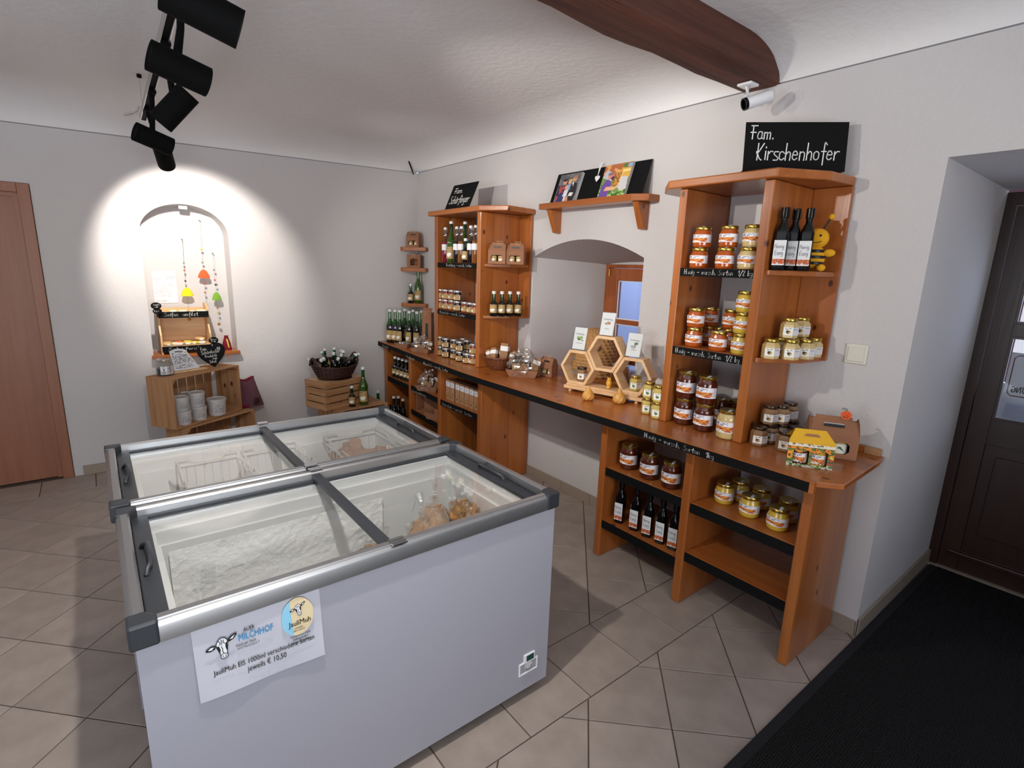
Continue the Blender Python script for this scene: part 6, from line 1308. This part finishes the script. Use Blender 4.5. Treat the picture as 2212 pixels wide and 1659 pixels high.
BEE = shp('#6f8f4a', [('n', 0, 0, 1, .4, 9, 0, '#3c6a2a'), ('n', 0, 0, 1, .35, 14, .15, '#a9c678'), ('r', 0, .62, 1, 1, '#b0653a'), ('n', 0, .7, .8, 1, 5, .0, '#d9a05c'), ('r', .7, .84, .82, 1, '#4f7a3a'), ('p', [(.0, .62), (.1, .85), (.35, .75), (.35, .5)], '#b9bcc4'),
    ('p', [(.62, .52), (.66, .86), (1, .84), (1, .55)], '#d9a848'), ('r', .72, .72, .98, .8, '#efd28a'), ('r', .86, .86, 1, .97, '#7fb0d0'), ('p', [(.55, .4), (.6, .6), (.95, .58), (1, .2), (.8, .15)], '#c9c8ca'), ('p', [(.45, .3), (.52, .72), (.72, .76), (.66, .3)], '#c98a3c'), ('n', .45, .3, .72, .76, 14, .05, '#8a5a20'), ('p', [(.46, .28), (.48, .31), (.68, .31), (.73, .76), (.75, .76), (.7, .28)], '#e8d4a4'),
    ('p', [(.04, 0), (.06, .35), (.18, .55), (.38, .52), (.42, .3), (.36, 0)], '#6b4a9a'), ('p', [(.18, .2), (.24, .32), (.58, .30), (.68, .38), (.7, .33), (.56, .20)], '#e0a987'), ('e', .32, .64, .10, .11, '#d98a70'), ('e', .3, .71, .11, .05, '#8a6a78'), ('e', .40, .57, .07, .06, '#4a3060'), ('p', [(.3, .52), (.34, .55), (.4, .48)], '#ececf0')])
for nm, uvl, uvr, uvt, pic, l_ in (('canvas_picture', 1194.5, 1240, (1216, 378.5), FAM, 'small canvas photo of a family of four in dark and blue clothes'), ('canvas_picture', 1289, 1347, (1313, 358), BEE, 'small canvas photo of a person in purple holding a honey frame')):
    xb, xt = 2.478, 2.545; O = ux(uvl, xb, zS); w = O.y - ux(uvr, xb, zS).y; tp = at_x(*uvt, xt); V = Vector((xt - xb, 0, tp.z - zS)); t = thing(nm, l_, 'picture', tuple(O), 0, 'canvas pictures on the wall shelf'); panel(t, O, Vector((0, -1, 0)), V.normalized(), w, V.length, .018, 'tub_white', 'canvas', pic, 56, 66)
# pale heart pendant on cords
hp_ = at_x(1291, 385, 2.528); t = thing('heart_pendant', 'white wooden heart hanging on cords from the black board', 'pendant', tuple(hp_)); b = B()
Nh = Vector((-.94, 0, .33)); Uh = Vector((0, -1, 0)); Vh2 = Vector((.33, 0, .94)); sh = .026
hs_ = [(0, -1), (-.55, -.35), (-.75, .15), (-.6, .5), (-.25, .55), (0, .3), (.25, .55), (.6, .5), (.75, .15), (.55, -.35)]
k = b.add([(Uh * x + Vh2 * y) * sh + Nh * .002 for x, y in hs_] + [(Uh * x * .8 + Vh2 * y * .8) * sh + Nh * .009 for x, y in hs_]); n = len(hs_)
for i in range(n): j = (i + 1) % n; b.face([k + j, k + i, k + n + i, k + n + j], 'white')
b.face([k + n + i for i in reversed(range(n))], 'white'); b.build('heart', t, smooth=60)
b = B(); [b.tube([(Uh * 0 + Vh2 * .5) * sh + Nh * .005, Vh2 * sh * 1.6 + Uh * .002 * s + Nh * .005, Vh2 * sh * 3.9 + Uh * .010 * (s - .4) + Nh * .003], .0018, 'white', 5) for s in (-1, 0, 1)]; b.build('cord', t, smooth=50)
# left tent sign
def tent(name, l_, A, C, lean_dir, h, lines, th=.003):
    A, C = Vector(A), Vector(C); U = (C - A).normalized(); w = (C - A).length; back = Vector((-U.y, U.x, 0)); back = back if back.dot(Vector((1, 0, 0)) if lean_dir > 0 else Vector((-1, 0, 0))) > 0 else -back
    V = (Vector((0, 0, 1)) * h + back * h * abs(lean_dir)).normalized(); t = thing(name, l_, 'sign', tuple(A)); Hh = h
    panel(t, A, U, V, w, h / V.z, th, 'chalkboard', 'front_board')
    return t, A, U, V, w, h / V.z
zt = 2.0225
A = ux(959.5, 2.24, zt); C = ux(1012, 2.24, zt); tl = at_x(978, 401, 2.33)
t = thing('chalk_sign', 'slanted chalk sign standing on the left tall unit', 'sign', tuple(A)); U = Vector((0, -1, 0)); V = Vector((.09, 0, at_x(1030, 392, 2.33).z - zt)); h = V.length; V.normalize(); w = A.y - C.y
panel(t, A, U, V, w, h, .003, 'chalkboard', 'front_board'); L = Vector(t.location)
o = B().prism([(.092, -w * .5 - .01, 0), (.092, -w * .5 + .01, 0), V * h * .7 + Vector((.004, -w * .5 + .01, 0)), V * h * .7 + Vector((.004, -w * .5 - .01, 0))], (-.003, 0, 0), 'chalkboard').build('back_stay', t)
hand(t, 'Fam.', U * w * .14 + V * h * .66, U, V, .042, .0055, fit=w * .38); hand(t, 'Schärfinger', U * w * .10 + V * h * .26, U, V, .062, .0058, fit=w * .80)
# right sign: faces the camera
A = ux(1605.5, 2.20, zt + .012); R0 = Vector((.70, -.714, 0)).normalized(); A = at_x(1605.5, 357, 2.22); A.z = zt + .012
lo, hi = .1, .9
for _ in range(40):
    m_ = (lo + hi) / 2
    if proj(A + R0 * m_)[0] < 1824.5: lo = m_
    else: hi = m_
w = lo; tzz = max(.1, (at_x(1607, 263, A.x + .0).z) - A.z)
t = thing('chalk_sign', 'wide black chalk sign standing on the right tall unit', 'sign', tuple(A)); bk_ = Vector((.617, .786, 0)); U = R0; V = (Vector((0, 0, 1)) * tzz + bk_ * .02).normalized(); h = tzz / V.z
panel(t, A, U, V, w, h, .004, 'chalkboard', 'front_board')
b = B(); q = [Vector((0, 0, 0)), U * w, U * (w - .04) + bk_ * .09 + Vector((0, 0, -.0115)), U * .0 + bk_ * .09 + Vector((0, 0, -.0115))]; b.prism([p + Vector((0, 0, .0)) for p in q], Vector((0, 0, .002)), 'chalkboard'); b.build('folded_base', t)
hand(t, 'Fam.', U * w * .05 + V * h * .66, U, V, h * .27, .0042, fit=w * .25); hand(t, 'Kirschenhofer', U * w * .12 + V * h * .23, U, V, h * .34, .0042, fit=w * .82)
# ------------------------------------------------------------------ crates and what stands in them
def crate(l_, FL, FR, BL, z0, z1, open_front=True, slats=4, gap=.012, legs=False, dark=False):
    """Fruit crate; FL, FR front corners, BL back left corner (2D); open towards the front when open_front."""
    FL, FR, BL = Vector(FL), Vector(FR), Vector(BL); U = (FR - FL); W_ = U.length; U.normalize(); Vv = Vector((-U.y, U.x)); Vv = Vv if Vv.dot(BL - FL) > 0 else -Vv; D_ = (BL - FL).dot(Vv)
    t = thing('wooden_crate', l_, 'crate', (*FL, z0), atan2(U.y, U.x), 'wooden crates along the niche wall'); H = z1 - z0; th = .009
    def sl(name, *bx, mat='crate_x'):
        b = B(); b.box(*bx, mat); return b.build(name, t, bevel=.0015)
    if open_front:      # lies on its side: bottom is the back, long sides are top and bottom
        n = slats; wd = (D_ - gap * (n - 1)) / n
        for i in range(n):
            y0 = i * (wd + gap * .35) ; y1 = y0 + wd + gap * .3
            sl('slat', 0, W_, y0, y1, H - th, H); sl('slat', 0, W_, y0, y1, 0, th)
            sl('end_board', 0, .010, y0, y1 - .001, th, H - th, mat='crate_z'); sl('end_board', W_ - .010, W_, y0, y1 - .001, th, H - th, mat='crate_z')
        for i in range(7):
            a = .03 + (W_ - .06) * i / 7; sl('back_slat', a, a + (W_ - .06) / 7 - .009, D_ - .007, D_, th, H - th, mat='crate_z')
        for x in (.010, W_ - .010 - .028):
            for zc in (th, H - th - .028): 
                b = B(); s = 1 if zc < H / 2 else -1; za = th if s > 0 else H - th; xs = .010 if x < W_ / 2 else W_ - .010; sx = 1 if x < W_ / 2 else -1
                pr = [(xs, .004, za), (xs + sx * .035, .004, za), (xs, .004, za + s * .035)]; pr = pr if sx * s < 0 else pr[::-1]
                b.prism(pr, (0, D_ - .03, 0), 'crate_y'); b.build('corner_post', t)
    else:
        hs = (H - gap * (slats - 1)) / slats
        for i in range(slats):
            a = i * (hs + gap)
            sl('slat', 0, W_, 0, th, a, a + hs); sl('slat', 0, W_, D_ - th, D_, a, a + hs); sl('end_board', 0, th, th, D_ - th, a, a + hs, mat='crate_y'); sl('end_board', W_ - th, W_, th, D_ - th, a, a + hs, mat='crate_y')
        for x, y in ((th, th), (W_ - th, th), (W_ - th, D_ - th), (th, D_ - th)):
            sx = 1 if x < W_ / 2 else -1; sy = 1 if y < D_ / 2 else -1; pr = [(x, y, .002), (x + sx * .03, y, .002), (x, y + sy * .03, .002)]; pr = pr if sx * sy > 0 else pr[::-1]
            b = B(); b.prism(pr, (0, 0, H - .004), 'crate_z'); b.build('corner_post', t)
        for i in range(5): a = th + (W_ - 2 * th) * i / 5; sl('bottom_slat', a + .002, a + (W_ - 2 * th) / 5 - .006, th, D_ - th, 0.0, .007, mat='crate_y')
    return t, U, Vv, W_, D_
c1, U1, V1, W1, D1 = crate('open crate of white tubs below the niche, upper one', (.36, 4.255), (.855, 4.598), (.207, 4.462), .402, .772)
o1 = Vector((.36, 4.255)); 
def CP(a, c, z): p = o1 + U1 * a + V1 * c; return Vector((p.x, p.y, z))
c2, U2, V2, W2_, D2 = crate('crate below the niche holding large tubs, lower one', (.42, 4.27), (.94, 4.57), (.30, 4.478), .004, .4)
def CP2(a, c, z): p = Vector((.42, 4.27)) + U2 * a + V2 * c; return Vector((p.x, p.y, z))
# tubs
TUB = shp('#cfcdcb', [('r', .06, .72, .2, .78, '#3a3a3e'), ('r', .5, .8, .72, .83, '#55555a'), ('n', .08, .25, .3, .6, 16, .1, '#9a9a9e'), ('n', .45, .1, .9, .7, 22, -.02, '#9a9aa0'), ('r', .45, .72, .9, .74, '#6a6a70'), ('r', .36, 0, .44, 1, '#cfcdcb')])
def tub(R, H):
    t = mk('white_tub', 'tub'); b = B(); b.lathe([(R * .88, 0), (R * .95, H - .02)], 'tub_white', 28); b.build('tub', t, smooth=40)
    b = B(); b.lathe([(R, H - .022), (R * 1.02, H - .012), (R, H), (R * .93, H), (R * .9, H - .007), (.001, H - .007)], 'tub_white', 28, closed=False); b.build('lid', t, smooth=35)
    b = B(); b.patch(lambda a, c: ((R * (.885 + .06 * c) + .001) * cos(-pi / 2 - 1.25 + 2.5 * a), (R * (.885 + .06 * c) + .001) * sin(-pi / 2 - 1.25 + 2.5 * a), .012 + (H - .045) * c), 40, 26, 'print', TUB); b.build('label', t, smooth=30); return t
MAKERS['tub'] = lambda: tub(.053, .102); MAKERS['big_tub'] = lambda: tub(.068, .128)
gt = 'white tubs in the crates'
zf = .4125
p = uy(398, 4.365, zf); put('tub', p, 'white lidded tub in the crate, bottom of the left pile', facing(p, .9), gt)
q = p + Vector((-.006, .004, .1025)); put('tub', q, 'white lidded tub in the crate, top of the left pile', facing(q, .9), gt)
p = uy(432, 4.445, zf); put('tub', p, 'white lidded tub in the crate, bottom of the second pile', facing(p, .9), gt); q = p + Vector((-.008, .004, .1025)); put('tub', q, 'white lidded tub in the crate, top of the second pile', facing(q, .9), gt, scale=1.06)
p = uy(470, 4.525, zf); put('big_tub', p, 'wide white tub standing alone at the right of the crate', facing(p, .9), gt)
p = uy(403, 4.53, zf); put('big_tub', p, 'wide white tub behind the left pile in the crate', facing(p, .9), gt, scale=1.45)
p = CP2(.14, .12, .0145); put('big_tub', p, 'very large white tub at the left in the lower crate', facing(p, .9), gt, scale=1.5); p = CP2(.44, .12, .0145); put('big_tub', p, 'very large white tub at the right in the lower crate', facing(p, .9), gt, scale=1.5)
# plum felt bag
p = Vector((.925, 4.665, .4015)); 
lc = at_y(543, 886, 4.70); fb = thing('felt_bag', 'plum felted bag with red rim leaning on the crate', 'bag', tuple(p), .25)
def FB(a, c, s):
    w = .085 + .03 * (1 - c); x = (a - .5) * w * 2; bul = .03 * sin(pi * a) * (1 - .7 * c) + .004
    return (x - .02 * c, .0 + .05 * c + s * bul + .01 * sin(a * 5), .235 * c + .012 * sin(a * 8) * c)
b = B(); b.patch(lambda a, c: FB(a, c, -1), 20, 20, 'felt_plum'); b.patch(lambda a, c: FB(1 - a, c, 1), 20, 20, 'felt_plum'); b.build('bag', fb, smooth=60)
b = B(); b.tube([FB(a / 12, .985, -1) for a in range(13)] + [FB(1 - a / 12, .985, 1) for a in range(13)], .006, 'felt_red', 6, closed=True); b.tube([FB(a / 12, .06, -1.05) for a in range(6)], .014, 'felt_red', 6); b.build('red_rim', fb, smooth=60)
b = B(); b.ball(FB(.72, .2, -1.3), .028, 'wicker_dark', 12, 8, (1, .4, 1.2), mod=lambda d: 1 + .4 * noise.noise(d * 6)); b.build('fur_tuft', fb)
# clip-top jar on the crate
p = CP(.11, .10, .7725); p = Vector((uy(357, 4.44, .78).x, 4.44, .7725)); t = thing('clip_top_jar', 'octagonal clip-top glass jar with labels on the upper crate', 'jar', tuple(p), facing(p, .9))
b = B(); b.lathe([(.05, 0), (.055, .006), (.055, .075), (.046, .09), (.043, .098)], 'glass_jar', 8); b.build('jar', t, smooth=20); b = B(); b.lathe([(.051, .002), (.051, .05)], 'charcoal', 8); b.build('contents', t)
b = B(); b.lathe([(.044, .098), (.05, .104), (.05, .112), (.035, .122), (.001, .124)], 'glass_jar', 24, closed=False); b.build('lid', t, smooth=40); b = B(); b.tube([(.048 * cos(a), .048 * sin(a), .100) for a in [2 * pi * i / 20 for i in range(20)]], .0018, 'steel', 5, closed=True); b.build('wire_clasp', t)
b = B(); b.patch(lambda a, c: (-.021 + .042 * a, -.0522, .01 + .06 * c), 12, 14, 'print', shp('#dcdce0', [('e', .5, .55, .12, .08, '#444'), ('n', .1, .05, .9, .4, 12, 0, '#8a8a92'), ('r', .25, .85, .75, .88, '#666666')]) if False else shp('#dcdce0', [('e', .5, .55, .12, .08, '#444444'), ('n', .1, .05, .9, .4, 12, 0, '#8a8a92')])); b.patch(lambda a, c: Matrix.Rotation(pi / 4, 3, 'Z') @ Vector((-.02 + .04 * a, -.0522, .01 + .06 * c)), 12, 14, 'print', shp('#dcdce0', [('n', .1, .1, .9, .9, 14, .0, '#8a8a92'), ('e', .7, .45, .1, .05, '#d06a50')])); b.build('labels', t)
# leaning information sheet on a small easel block
A, C = uy(379, 4.46, .78), uy(432, 4.53, .78); A.z = C.z = .7905; U = (C - A).normalized(); bk_ = Vector((-U.y, U.x, 0)); bk_ = bk_ if bk_.y > 0 else -bk_
w = (C - A).length; t = thing('info_sheet', 'white printed information sheet leaning in a wooden holder on the crate', 'sign', tuple(A + Vector((0, 0, -.0175))), 0); L = Vector(t.location)
Vt = (Vector((0, 0, 1)) + bk_ * .45).normalized(); h = .15
b = B(); b.patch(lambda a, c: A - L + U * (w * (a * (1 - .35 * c) + .02 * c)) + Vt * (h * c) + Vt * (.014 * sin(pi * a) * c) - bk_ * .001, 30, 40, 'print', shp('#dedee2', [('r', .3, .86, .75, .89, '#44454a'), ('r', .42, .80, .68, .82, '#66676c'), ('e', .15, .82, .06, .03, '#555555'), ('e', .85, .84, .05, .04, '#d9b23a'), ('n', .08, .30, .92, .76, 26, -.02, '#8c8d94'), ('n', .08, .08, .8, .26, 26, -.02, '#8c8d94')])); b.build('sheet', t)
b = B(); b.box(-.02, w + .05, -.018, .035, -.017, -.003, 'beech_x', Matrix.Translation(A - L) @ Matrix.Rotation(atan2(U.y, U.x), 4, 'Z')); b.build('holder_block', t, bevel=.002)
b = B(); b.prism([A - L + U * w * .5 + bk_ * .004, A - L + U * (w * .5 + .012) + bk_ * .004, A - L + U * (w * .38 + .012) + Vt * h * 1.1 + bk_ * .004, A - L + U * w * .38 + Vt * h * 1.1 + bk_ * .004], bk_ * .004, 'beech_z'); b.build('back_stay', t)
# heart chalk board
c = at_y(456, 745, 4.60); c = Vector((c.x, 4.60, .772 + .098)); hb = thing('heart_chalkboard', 'black heart-shaped chalk board standing on the crate', 'sign', (c.x, c.y, .7725), 0)
fc_ = Vector((-c.x, -c.y, 0)).normalized(); Uh = Vector((-fc_.y, fc_.x, 0)); Uh = Uh if Uh.x > 0 else -Uh
HS = [(0, -1.0), (-.3, -.72), (-.75, -.25), (-.97, .2), (-.92, .6), (-.62, .86), (-.28, .8), (0, .5), (.28, .8), (.62, .86), (.92, .6), (.97, .2), (.75, -.25), (.3, -.72)]
s_ = .098; tl_ = .12
def HP(x, y, d=0): xx = x * cos(tl_) - y * sin(tl_); yy = x * sin(tl_) + y * cos(tl_); return Uh * (xx * s_) + Vector((0, 0, yy * s_ + .0985)) + fc_ * (d - .012 * y)
b = B(); pts = smooth_poly(HS + [HS[0]])[:-1]; n = len(pts); k = b.add([HP(*q, 0) for q in pts] + [HP(*q, .004) for q in pts]); b.face([k + i for i in reversed(range(n))], 'chalkboard'); b.face([k + n + i for i in range(n)], 'chalkboard')
for i in range(n): j = (i + 1) % n; b.face([k + i, k + j, k + n + j, k + n + i], 'chalkboard')
b.build('board', hb)
for tx, x, y, hh, wd_ in (('Fam.', -.72, .42, .26, .5), ('Schönhofer', -.72, .12, .26, 1.35), ('Produkte', -.5, -.16, .2, .85), ('vom', -.02, -.36, .18, .35), ('Schaf', -.28, -.62, .22, .5)):
    hand(hb, tx, HP(x, y, .004), HP(1, 0) - HP(0, 0), HP(0, 1) - HP(0, 0), hh * s_, .0017, fit=wd_ * s_)
hand(hb, '88', HP(.42, .32, .004), HP(1, 0) - HP(0, 0), HP(0, 1) - HP(0, 0), .2 * s_, .002, fit=.26 * s_)
# ------------------------------------------------------------------ soap display in the niche
zb = .8625; yA = 4.80
L1 = uy(354, yA, zb + .02).x; R1 = uy(457, yA, zb + .12).x
sd = thing('soap_display', 'two-tier pale wooden soap display standing in the niche', 'display rack', (L1, yA, zb)); Wd = R1 - L1; dp = .20; Ht = at_y(350, 672, yA).z - zb
for x0, x1 in ((-.012, 0), (Wd - .012, Wd)):
    b = B(); b.prism([(x0, 0, 0), (x0, 0, .15), (x0, .055, .22), (x0, .02, Ht), (x0, .10, Ht + .045), (x0, dp, Ht + .05), (x0, dp, 0)], (x1 - x0, 0, 0), 'beech_z'); b.build('side_board', sd)
b = B(); b.box(0.0005, Wd - .0125, dp - .008, dp, 0.01, Ht + .01, 'beech_x'); b.build('back_board', sd); b = B(); b.box(.0005, Wd - .0125, .01, dp - .009, .055, .065, 'beech_x'); b.build('shelf', sd); b = B(); b.box(.0005, Wd - .0125, .03, dp - .009, Ht - .03, Ht - .02, 'beech_x'); b.build('shelf', sd)
B().box(-.008, Wd - .004, -.008, -.001, .018, .062, 'chalkboard').build('chalk_strip', sd); B().box(-.01, Wd - .006, .005, .012, Ht - .055, Ht - .008, 'chalkboard').build('chalk_strip', sd)
hand(sd, 'Seifen  umfilzt', (.03, .005, Ht - .041), (1, 0, 0), (0, 0, 1), .028, .0024, fit=Wd * .68); hand(sd, 'Schafwolle', (.03, -.008, .030), (1, 0, 0), (0, 0, 1), .024, .0022, fit=Wd * .8)
for i, (x, y, z, rz, mt_, sz) in enumerate(((.10, .05, 2, .1, 'soap_cream', .9), (.17, .05, 2, -.1, 'soap_cream', 1), (.24, .06, 2, .0, 'soap_tan', .9), (.31, .05, 2, .15, 'soap_cream', 1.2), (.03, .03, 1, .5, 'soap_tan', .9), (.09, .04, 1, .3, 'soap_cream', .8), (.13, .04, 1, -.2, 'soap_tan', 1), (.19, .045, 1, -.3, 'soap_yellow', 1), (.235, .05, 1, -.4, 'soap_yellow', 1), (.29, .04, 1, .1, 'soap_cream', .9), (.29, .08, 3, .1, 'soap_tan', .9), (.12, .10, 1, .1, 'orange_felt', .8), (.19, .11, 1, 0, 'soap_yellow', .9), (.28, .12, 3, .2, 'soap_tan', 1.0), (.04, .10, 1, .1, 'soap_tan', 1))):
    x = x * Wd / .36; zz = zb + (.0656 if z == 1 else Ht - .0194 if z == 2 else .0896); t = thing('soap_bar', f'wrapped felted soap bar, {ORD[i % 10]} ' + ('in the upper tier' if z == 2 else 'in the lower tier, front' if i < 10 else 'in the lower tier, back or top'), 'soap', (L1 + x, yA + y, zz), rz, 'soap bars in the display'); r = .028 * sz
    b = B(); b.ball((0, 0, .0115), 1, mt_, 14, 8, (r * 1.15, r * .8, .0115), mod=lambda d: 1.0 / max(.72, max(abs(d.x), abs(d.y), abs(d.z)) ** .6)); b.build('soap', t, smooth=50)
    b = B(); b.box(-r * .55, r * .55, -r * .81 - .003, -r * .81 - .0024, .004, .018, 'label'); b.build('paper_band', t)
for (u, v, yy, l_, tx) in ((338, 668, 4.785, 'black speech-bubble price tag at the left of the soap display', ('Schafmilch', 'seife', '€9,-')), (462, 742, 4.62, 'black speech-bubble price tag above the heart board', ('Pflanzen', 'ölseife', '€6,-'))):
    c = at_y(u, v, yy); t = thing('price_tag', l_, 'sign', (c.x, c.y, c.z - .06), 0, 'black price tags'); k = 1.0 if u < 400 else .95
    b = B(); 
    for cx_, cz_, ra, rc in ((0, .085, .034, .026), (.004, .045, .030, .022)): b.prism([(cx_ + ra * cos(a), 0, cz_ + rc * sin(a)) for a in [2 * pi * i / 26 for i in range(26)]], (0, .003, 0), 'chalkboard')
    b.box(-.004, .004, .0005, .0025, -.0 if u < 400 else -.03, .03, 'chalkboard'); b.build('tag', t)
    for q, (zz, hh) in zip(tx, ((.088, .011), (.072, .011), (.040, .016))): hand(t, q, (0, -.0005, zz), (1, 0, 0), (0, 0, 1), hh, .0018, fit=.046 if zz > .08 else .034, align='c')
# red pouch on the niche shelf
p = at_y(490, 757, 4.86); p = Vector((p.x, 4.84, .8625)); t = thing('felt_pouch', 'dark red felt pouch with yellow stripe at the right of the niche shelf', 'pouch', tuple(p), facing(p, .9))
b = B(); b.lathe([(.032, 0), (.036, .01), (.03, .06), (.018, .10), (.014, .115), (.017, .122)], 'felt_red', 16, T=Matrix.Diagonal((1, .6, 1, 1))); b.build('pouch', t, smooth=60); b = B(); b.prism([(.0, -.024, .10), (.012, -.024, .09), (.022, -.026, .02), (.012, -.026, .03)], (0, .004, 0), 'soap_yellow'); b.build('stripe', t); b = B(); b.tube([(.0, -.024, 0.004), (.01, -.05, -.01), (.018, -.065, -.07)], .002, 'orange_paint', 5); b.tube([(.018, -.024, .004), (.03, -.05, -.01), (.036, -.065, -.06)], .002, 'orange_paint', 5); b.build('drawstring', t, smooth=50)
# felt bell garlands hanging on the niche's back wall
for l_, pts, bell in (('garland with a yellow felt bell hanging in the niche', [(393, 517, 'nail'), (397, 568, 'bead_grey'), (398.5, 584, 'bead_red'), (400.5, 607, 'bead_black'), (404, 631, 'yellow_felt'), (409, 690, 'brass')], 0),
                      ('garland with an orange felt bell hanging in the niche', [(430.5, 476, 'nail'), (435, 539, 'yellow_felt_s'), (437, 567, 'bead_grey'), (440, 592, 'orange_felt'), (442, 612, 'bead_red'), (443, 632, 'bead_red'), (447, 685, 'brass')], 0),
                      ('garland with a green felt bell hanging in the niche', [(459, 547, 'nail'), (462, 583, 'bead_grey'), (464, 605, 'bead_red'), (465.5, 615, 'bead_black'), (468, 640, 'green_felt'), (470, 665, 'bead_red'), (471, 675, 'soap_yellow'), (473, 700, 'brass')], 0)):
    yy = 4.975; P0 = at_y(pts[0][0], pts[0][1], 5.01); t = thing('felt_garland', l_, 'garland', tuple(P0), 0, 'felt bell garlands in the niche'); Q = [at_y(u, v, yy) - P0 for u, v, _ in pts]
    b = B(); b.tube([Vector((0, .018, 0)), Vector((0, -.02, .0))], .004, 'stone_grey', 6); b.build('nail', t); b = B(); b.tube([Vector((0, -.02, 0))] + Q[1:], .0008, 'stone_grey', 4); b.build('thread', t)
    for q, (u, v, m_) in zip(Q[1:], pts[1:]):
        b = B(); mm = {'yellow_felt_s': 'yellow_felt'}.get(m_, m_)
        if m_ in ('yellow_felt', 'orange_felt', 'green_felt'):
            R = .042 if m_ != 'green_felt' else .034; b.lathe([(R, -.032), (R * .98, -.02), (R * .82, .0), (R * .55, .022), (R * .2, .034), (.001, .036)], mm, 18, T=Matrix.Translation(q) @ Matrix.Diagonal((1, .5, 1, 1)), closed=False); b.lathe([(R, -.032), (.001, -.030)], mm, 18, T=Matrix.Translation(q) @ Matrix.Diagonal((1, .5, 1, 1)), closed=False); b.build('bell', t, smooth=60)
        else: b.ball(q, .0075 if m_ != 'brass' else .011, mm, 10, 8); b.build('bead', t, smooth=60)
# pale notice on the niche back wall
A, C, D_ = at_y(335, 655, 5.028), at_y(385, 651, 5.028), at_y(333, 585, 5.028); t = thing('notice', 'white typed notice pinned to the back of the niche', 'sign', tuple(A))
b = B(); w, h = C.x - A.x, D_.z - A.z; b.patch(lambda a, c: (w * a, -.0008 - .001 * sin(a * 3), h * c), 34, 44, 'print', shp('#e6e4e4', [('n', .1, .86, .5, .96, 24, 0, '#cccacc'), ('n', .6, .74, .95, .84, 24, 0, '#b5b3b5'), ('n', .05, .7, .4, .8, 20, 0, '#c4c2c8'), ('n', .05, .18, .8, .62, 26, .08, '#c8c6ca'), ('p', [(.45, .66), (.95, .52), (.95, .50), (.45, .64)], '#c0bec4'), ('n', .05, .04, .7, .08, 20, -.1, '#b8b6ba')])); b.build('sheet', t)
# ------------------------------------------------------------------ crate with the bottle basket
z0, z1 = .40, .635
c3, U3, V3, W3, D3 = crate('slatted crate carrying the bottle basket', (1.405, 4.21), (1.80, 4.345), (1.318, 4.46), z0, z1, False, 4, .008)
o3 = Vector((1.405, 4.21))
U4 = Vector((cos(.12), sin(.12)));
c4, _, _, _, _ = crate('crate on its side under the bottle basket crate', (1.50, 4.17), (1.50 + U4.x * .46, 4.17 + U4.y * .46), (1.50 - U4.y * .42, 4.17 + U4.x * .42), .004, .398)
bp3 = Vector((*(o3 + U3 * W3 * .5 + V3 * D3 * .5), z1 - .0)); zbk = z1 + .0005
wk = thing('bottle_basket', 'dark oval wicker basket full of small bottles on the crate', 'basket', (bp3.x, bp3.y, zbk), atan2(U3.y, U3.x)); 
b = B(); b.box(-W3 / 2 + .002, W3 / 2 - .002, -D3 / 2 + .002, D3 / 2 - .002, 0, .004, 'beech_x'); o = b.build('board'); 
o.parent = c3; o.location = (W3 / 2, D3 / 2, z1 - z0 - .0045); o.name = 'top_board'
woven(wk, .14, .215, .105, 'wicker_dark', 13, 30, el=.70, th=.010, amp=.005, lift=.045)
for s in (-1, 1): b = B(); b.tube([(s * (.205 + .012 * sin(pi * i / 10)), -.055 + .11 * i / 10, .125 + .065 * sin(pi * i / 10)) for i in range(11)], .010, 'wicker_dark', 8); b.build('handle', wk, smooth=60)
rnd = random.Random(4)
cb = [(438, 573), (653, 600), (513, 645), (342, 672), (282, 690), (700, 683), (390, 752), (521, 735), (606, 730), (470, 828), (806, 716), (838, 742), (330, 765), (560, 790), (730, 800), (640, 700)]
Rb = Matrix.Rotation(wk.rotation_euler.z, 3, 'Z')
for i, (a, c) in enumerate(cb):
    u, v = 620 + a * .1808, 650 + c * .1808; x = ((u - 718) / 57) * .17; y = (790 - v) / 30 * .1 - .01; y = max(-.12, min(.12, y)); hgt = .06 + (.05 if i < 2 else .02 * rnd.random())
    base = Vector((x * .78, y * .6, .06 + (.025 if i < 2 else .008 * (i % 3)))); tipd = Vector((x * .9 + rnd.uniform(-.3, .3) * .05, y - .05 * (i > 5), .17 if i < 2 else .125)).normalized()
    tt = tipd if i > 1 else Vector((0, 0, 1)); tw = base + wk.location; tw = Vector(wk.location) + Rb @ base
    rot = (Rb @ tt).to_track_quat('Z', 'X').to_euler(); put('basket_bottle', tw, f'small dark bottle lying in the wicker basket, {ORD[i % 10]} of the {"front" if i > 5 else "back"} ones', group='small bottles in the wicker basket', rot=rot) if 'basket_bottle' in MAKERS or not MAKERS.update({'basket_bottle': lambda: bottle('small_bottle', .165, .026, .0115, .075, .105, ('glass_green_bright', 'glass_dark'), (.02, .07, KRAFT_BIRD, 1.4), split=.12)}) else None
p = at_z(761, 877, .40); put('small_bottle', Vector((*p[:2], .3985)), 'small green bottle standing in front of the slatted crate', facing(p, .9)); p = at_z(786, 873, .40); put('tall_bottle_light', Vector((*p[:2], .3985)), 'tall green bottle standing at the right corner of the slatted crate', facing(p, .9), scale=1.05)
p = ux(816, 2.02, .3); p = at_z(816, 980, .0); p = Vector((uy(817, 4.5, .3).x, 4.5, .0006)); put('tall_bottle', p, 'tall green bottle on the floor between crate and shelf unit', facing(p, .9), scale=1.0); 
b = B(); b.box(p.x - .05, p.x + .05, 4.44, 4.56, .0005, .13, 'kraft'); tag(b.build('floor_carton', cent=True, bevel=.002), 'low brown carton on the floor behind the rear freezer', 'carton')
obj_ = [o for o in bpy.data.objects if o.get('label', '').startswith('tall green bottle on the floor')][0]; obj_.location.z = .131
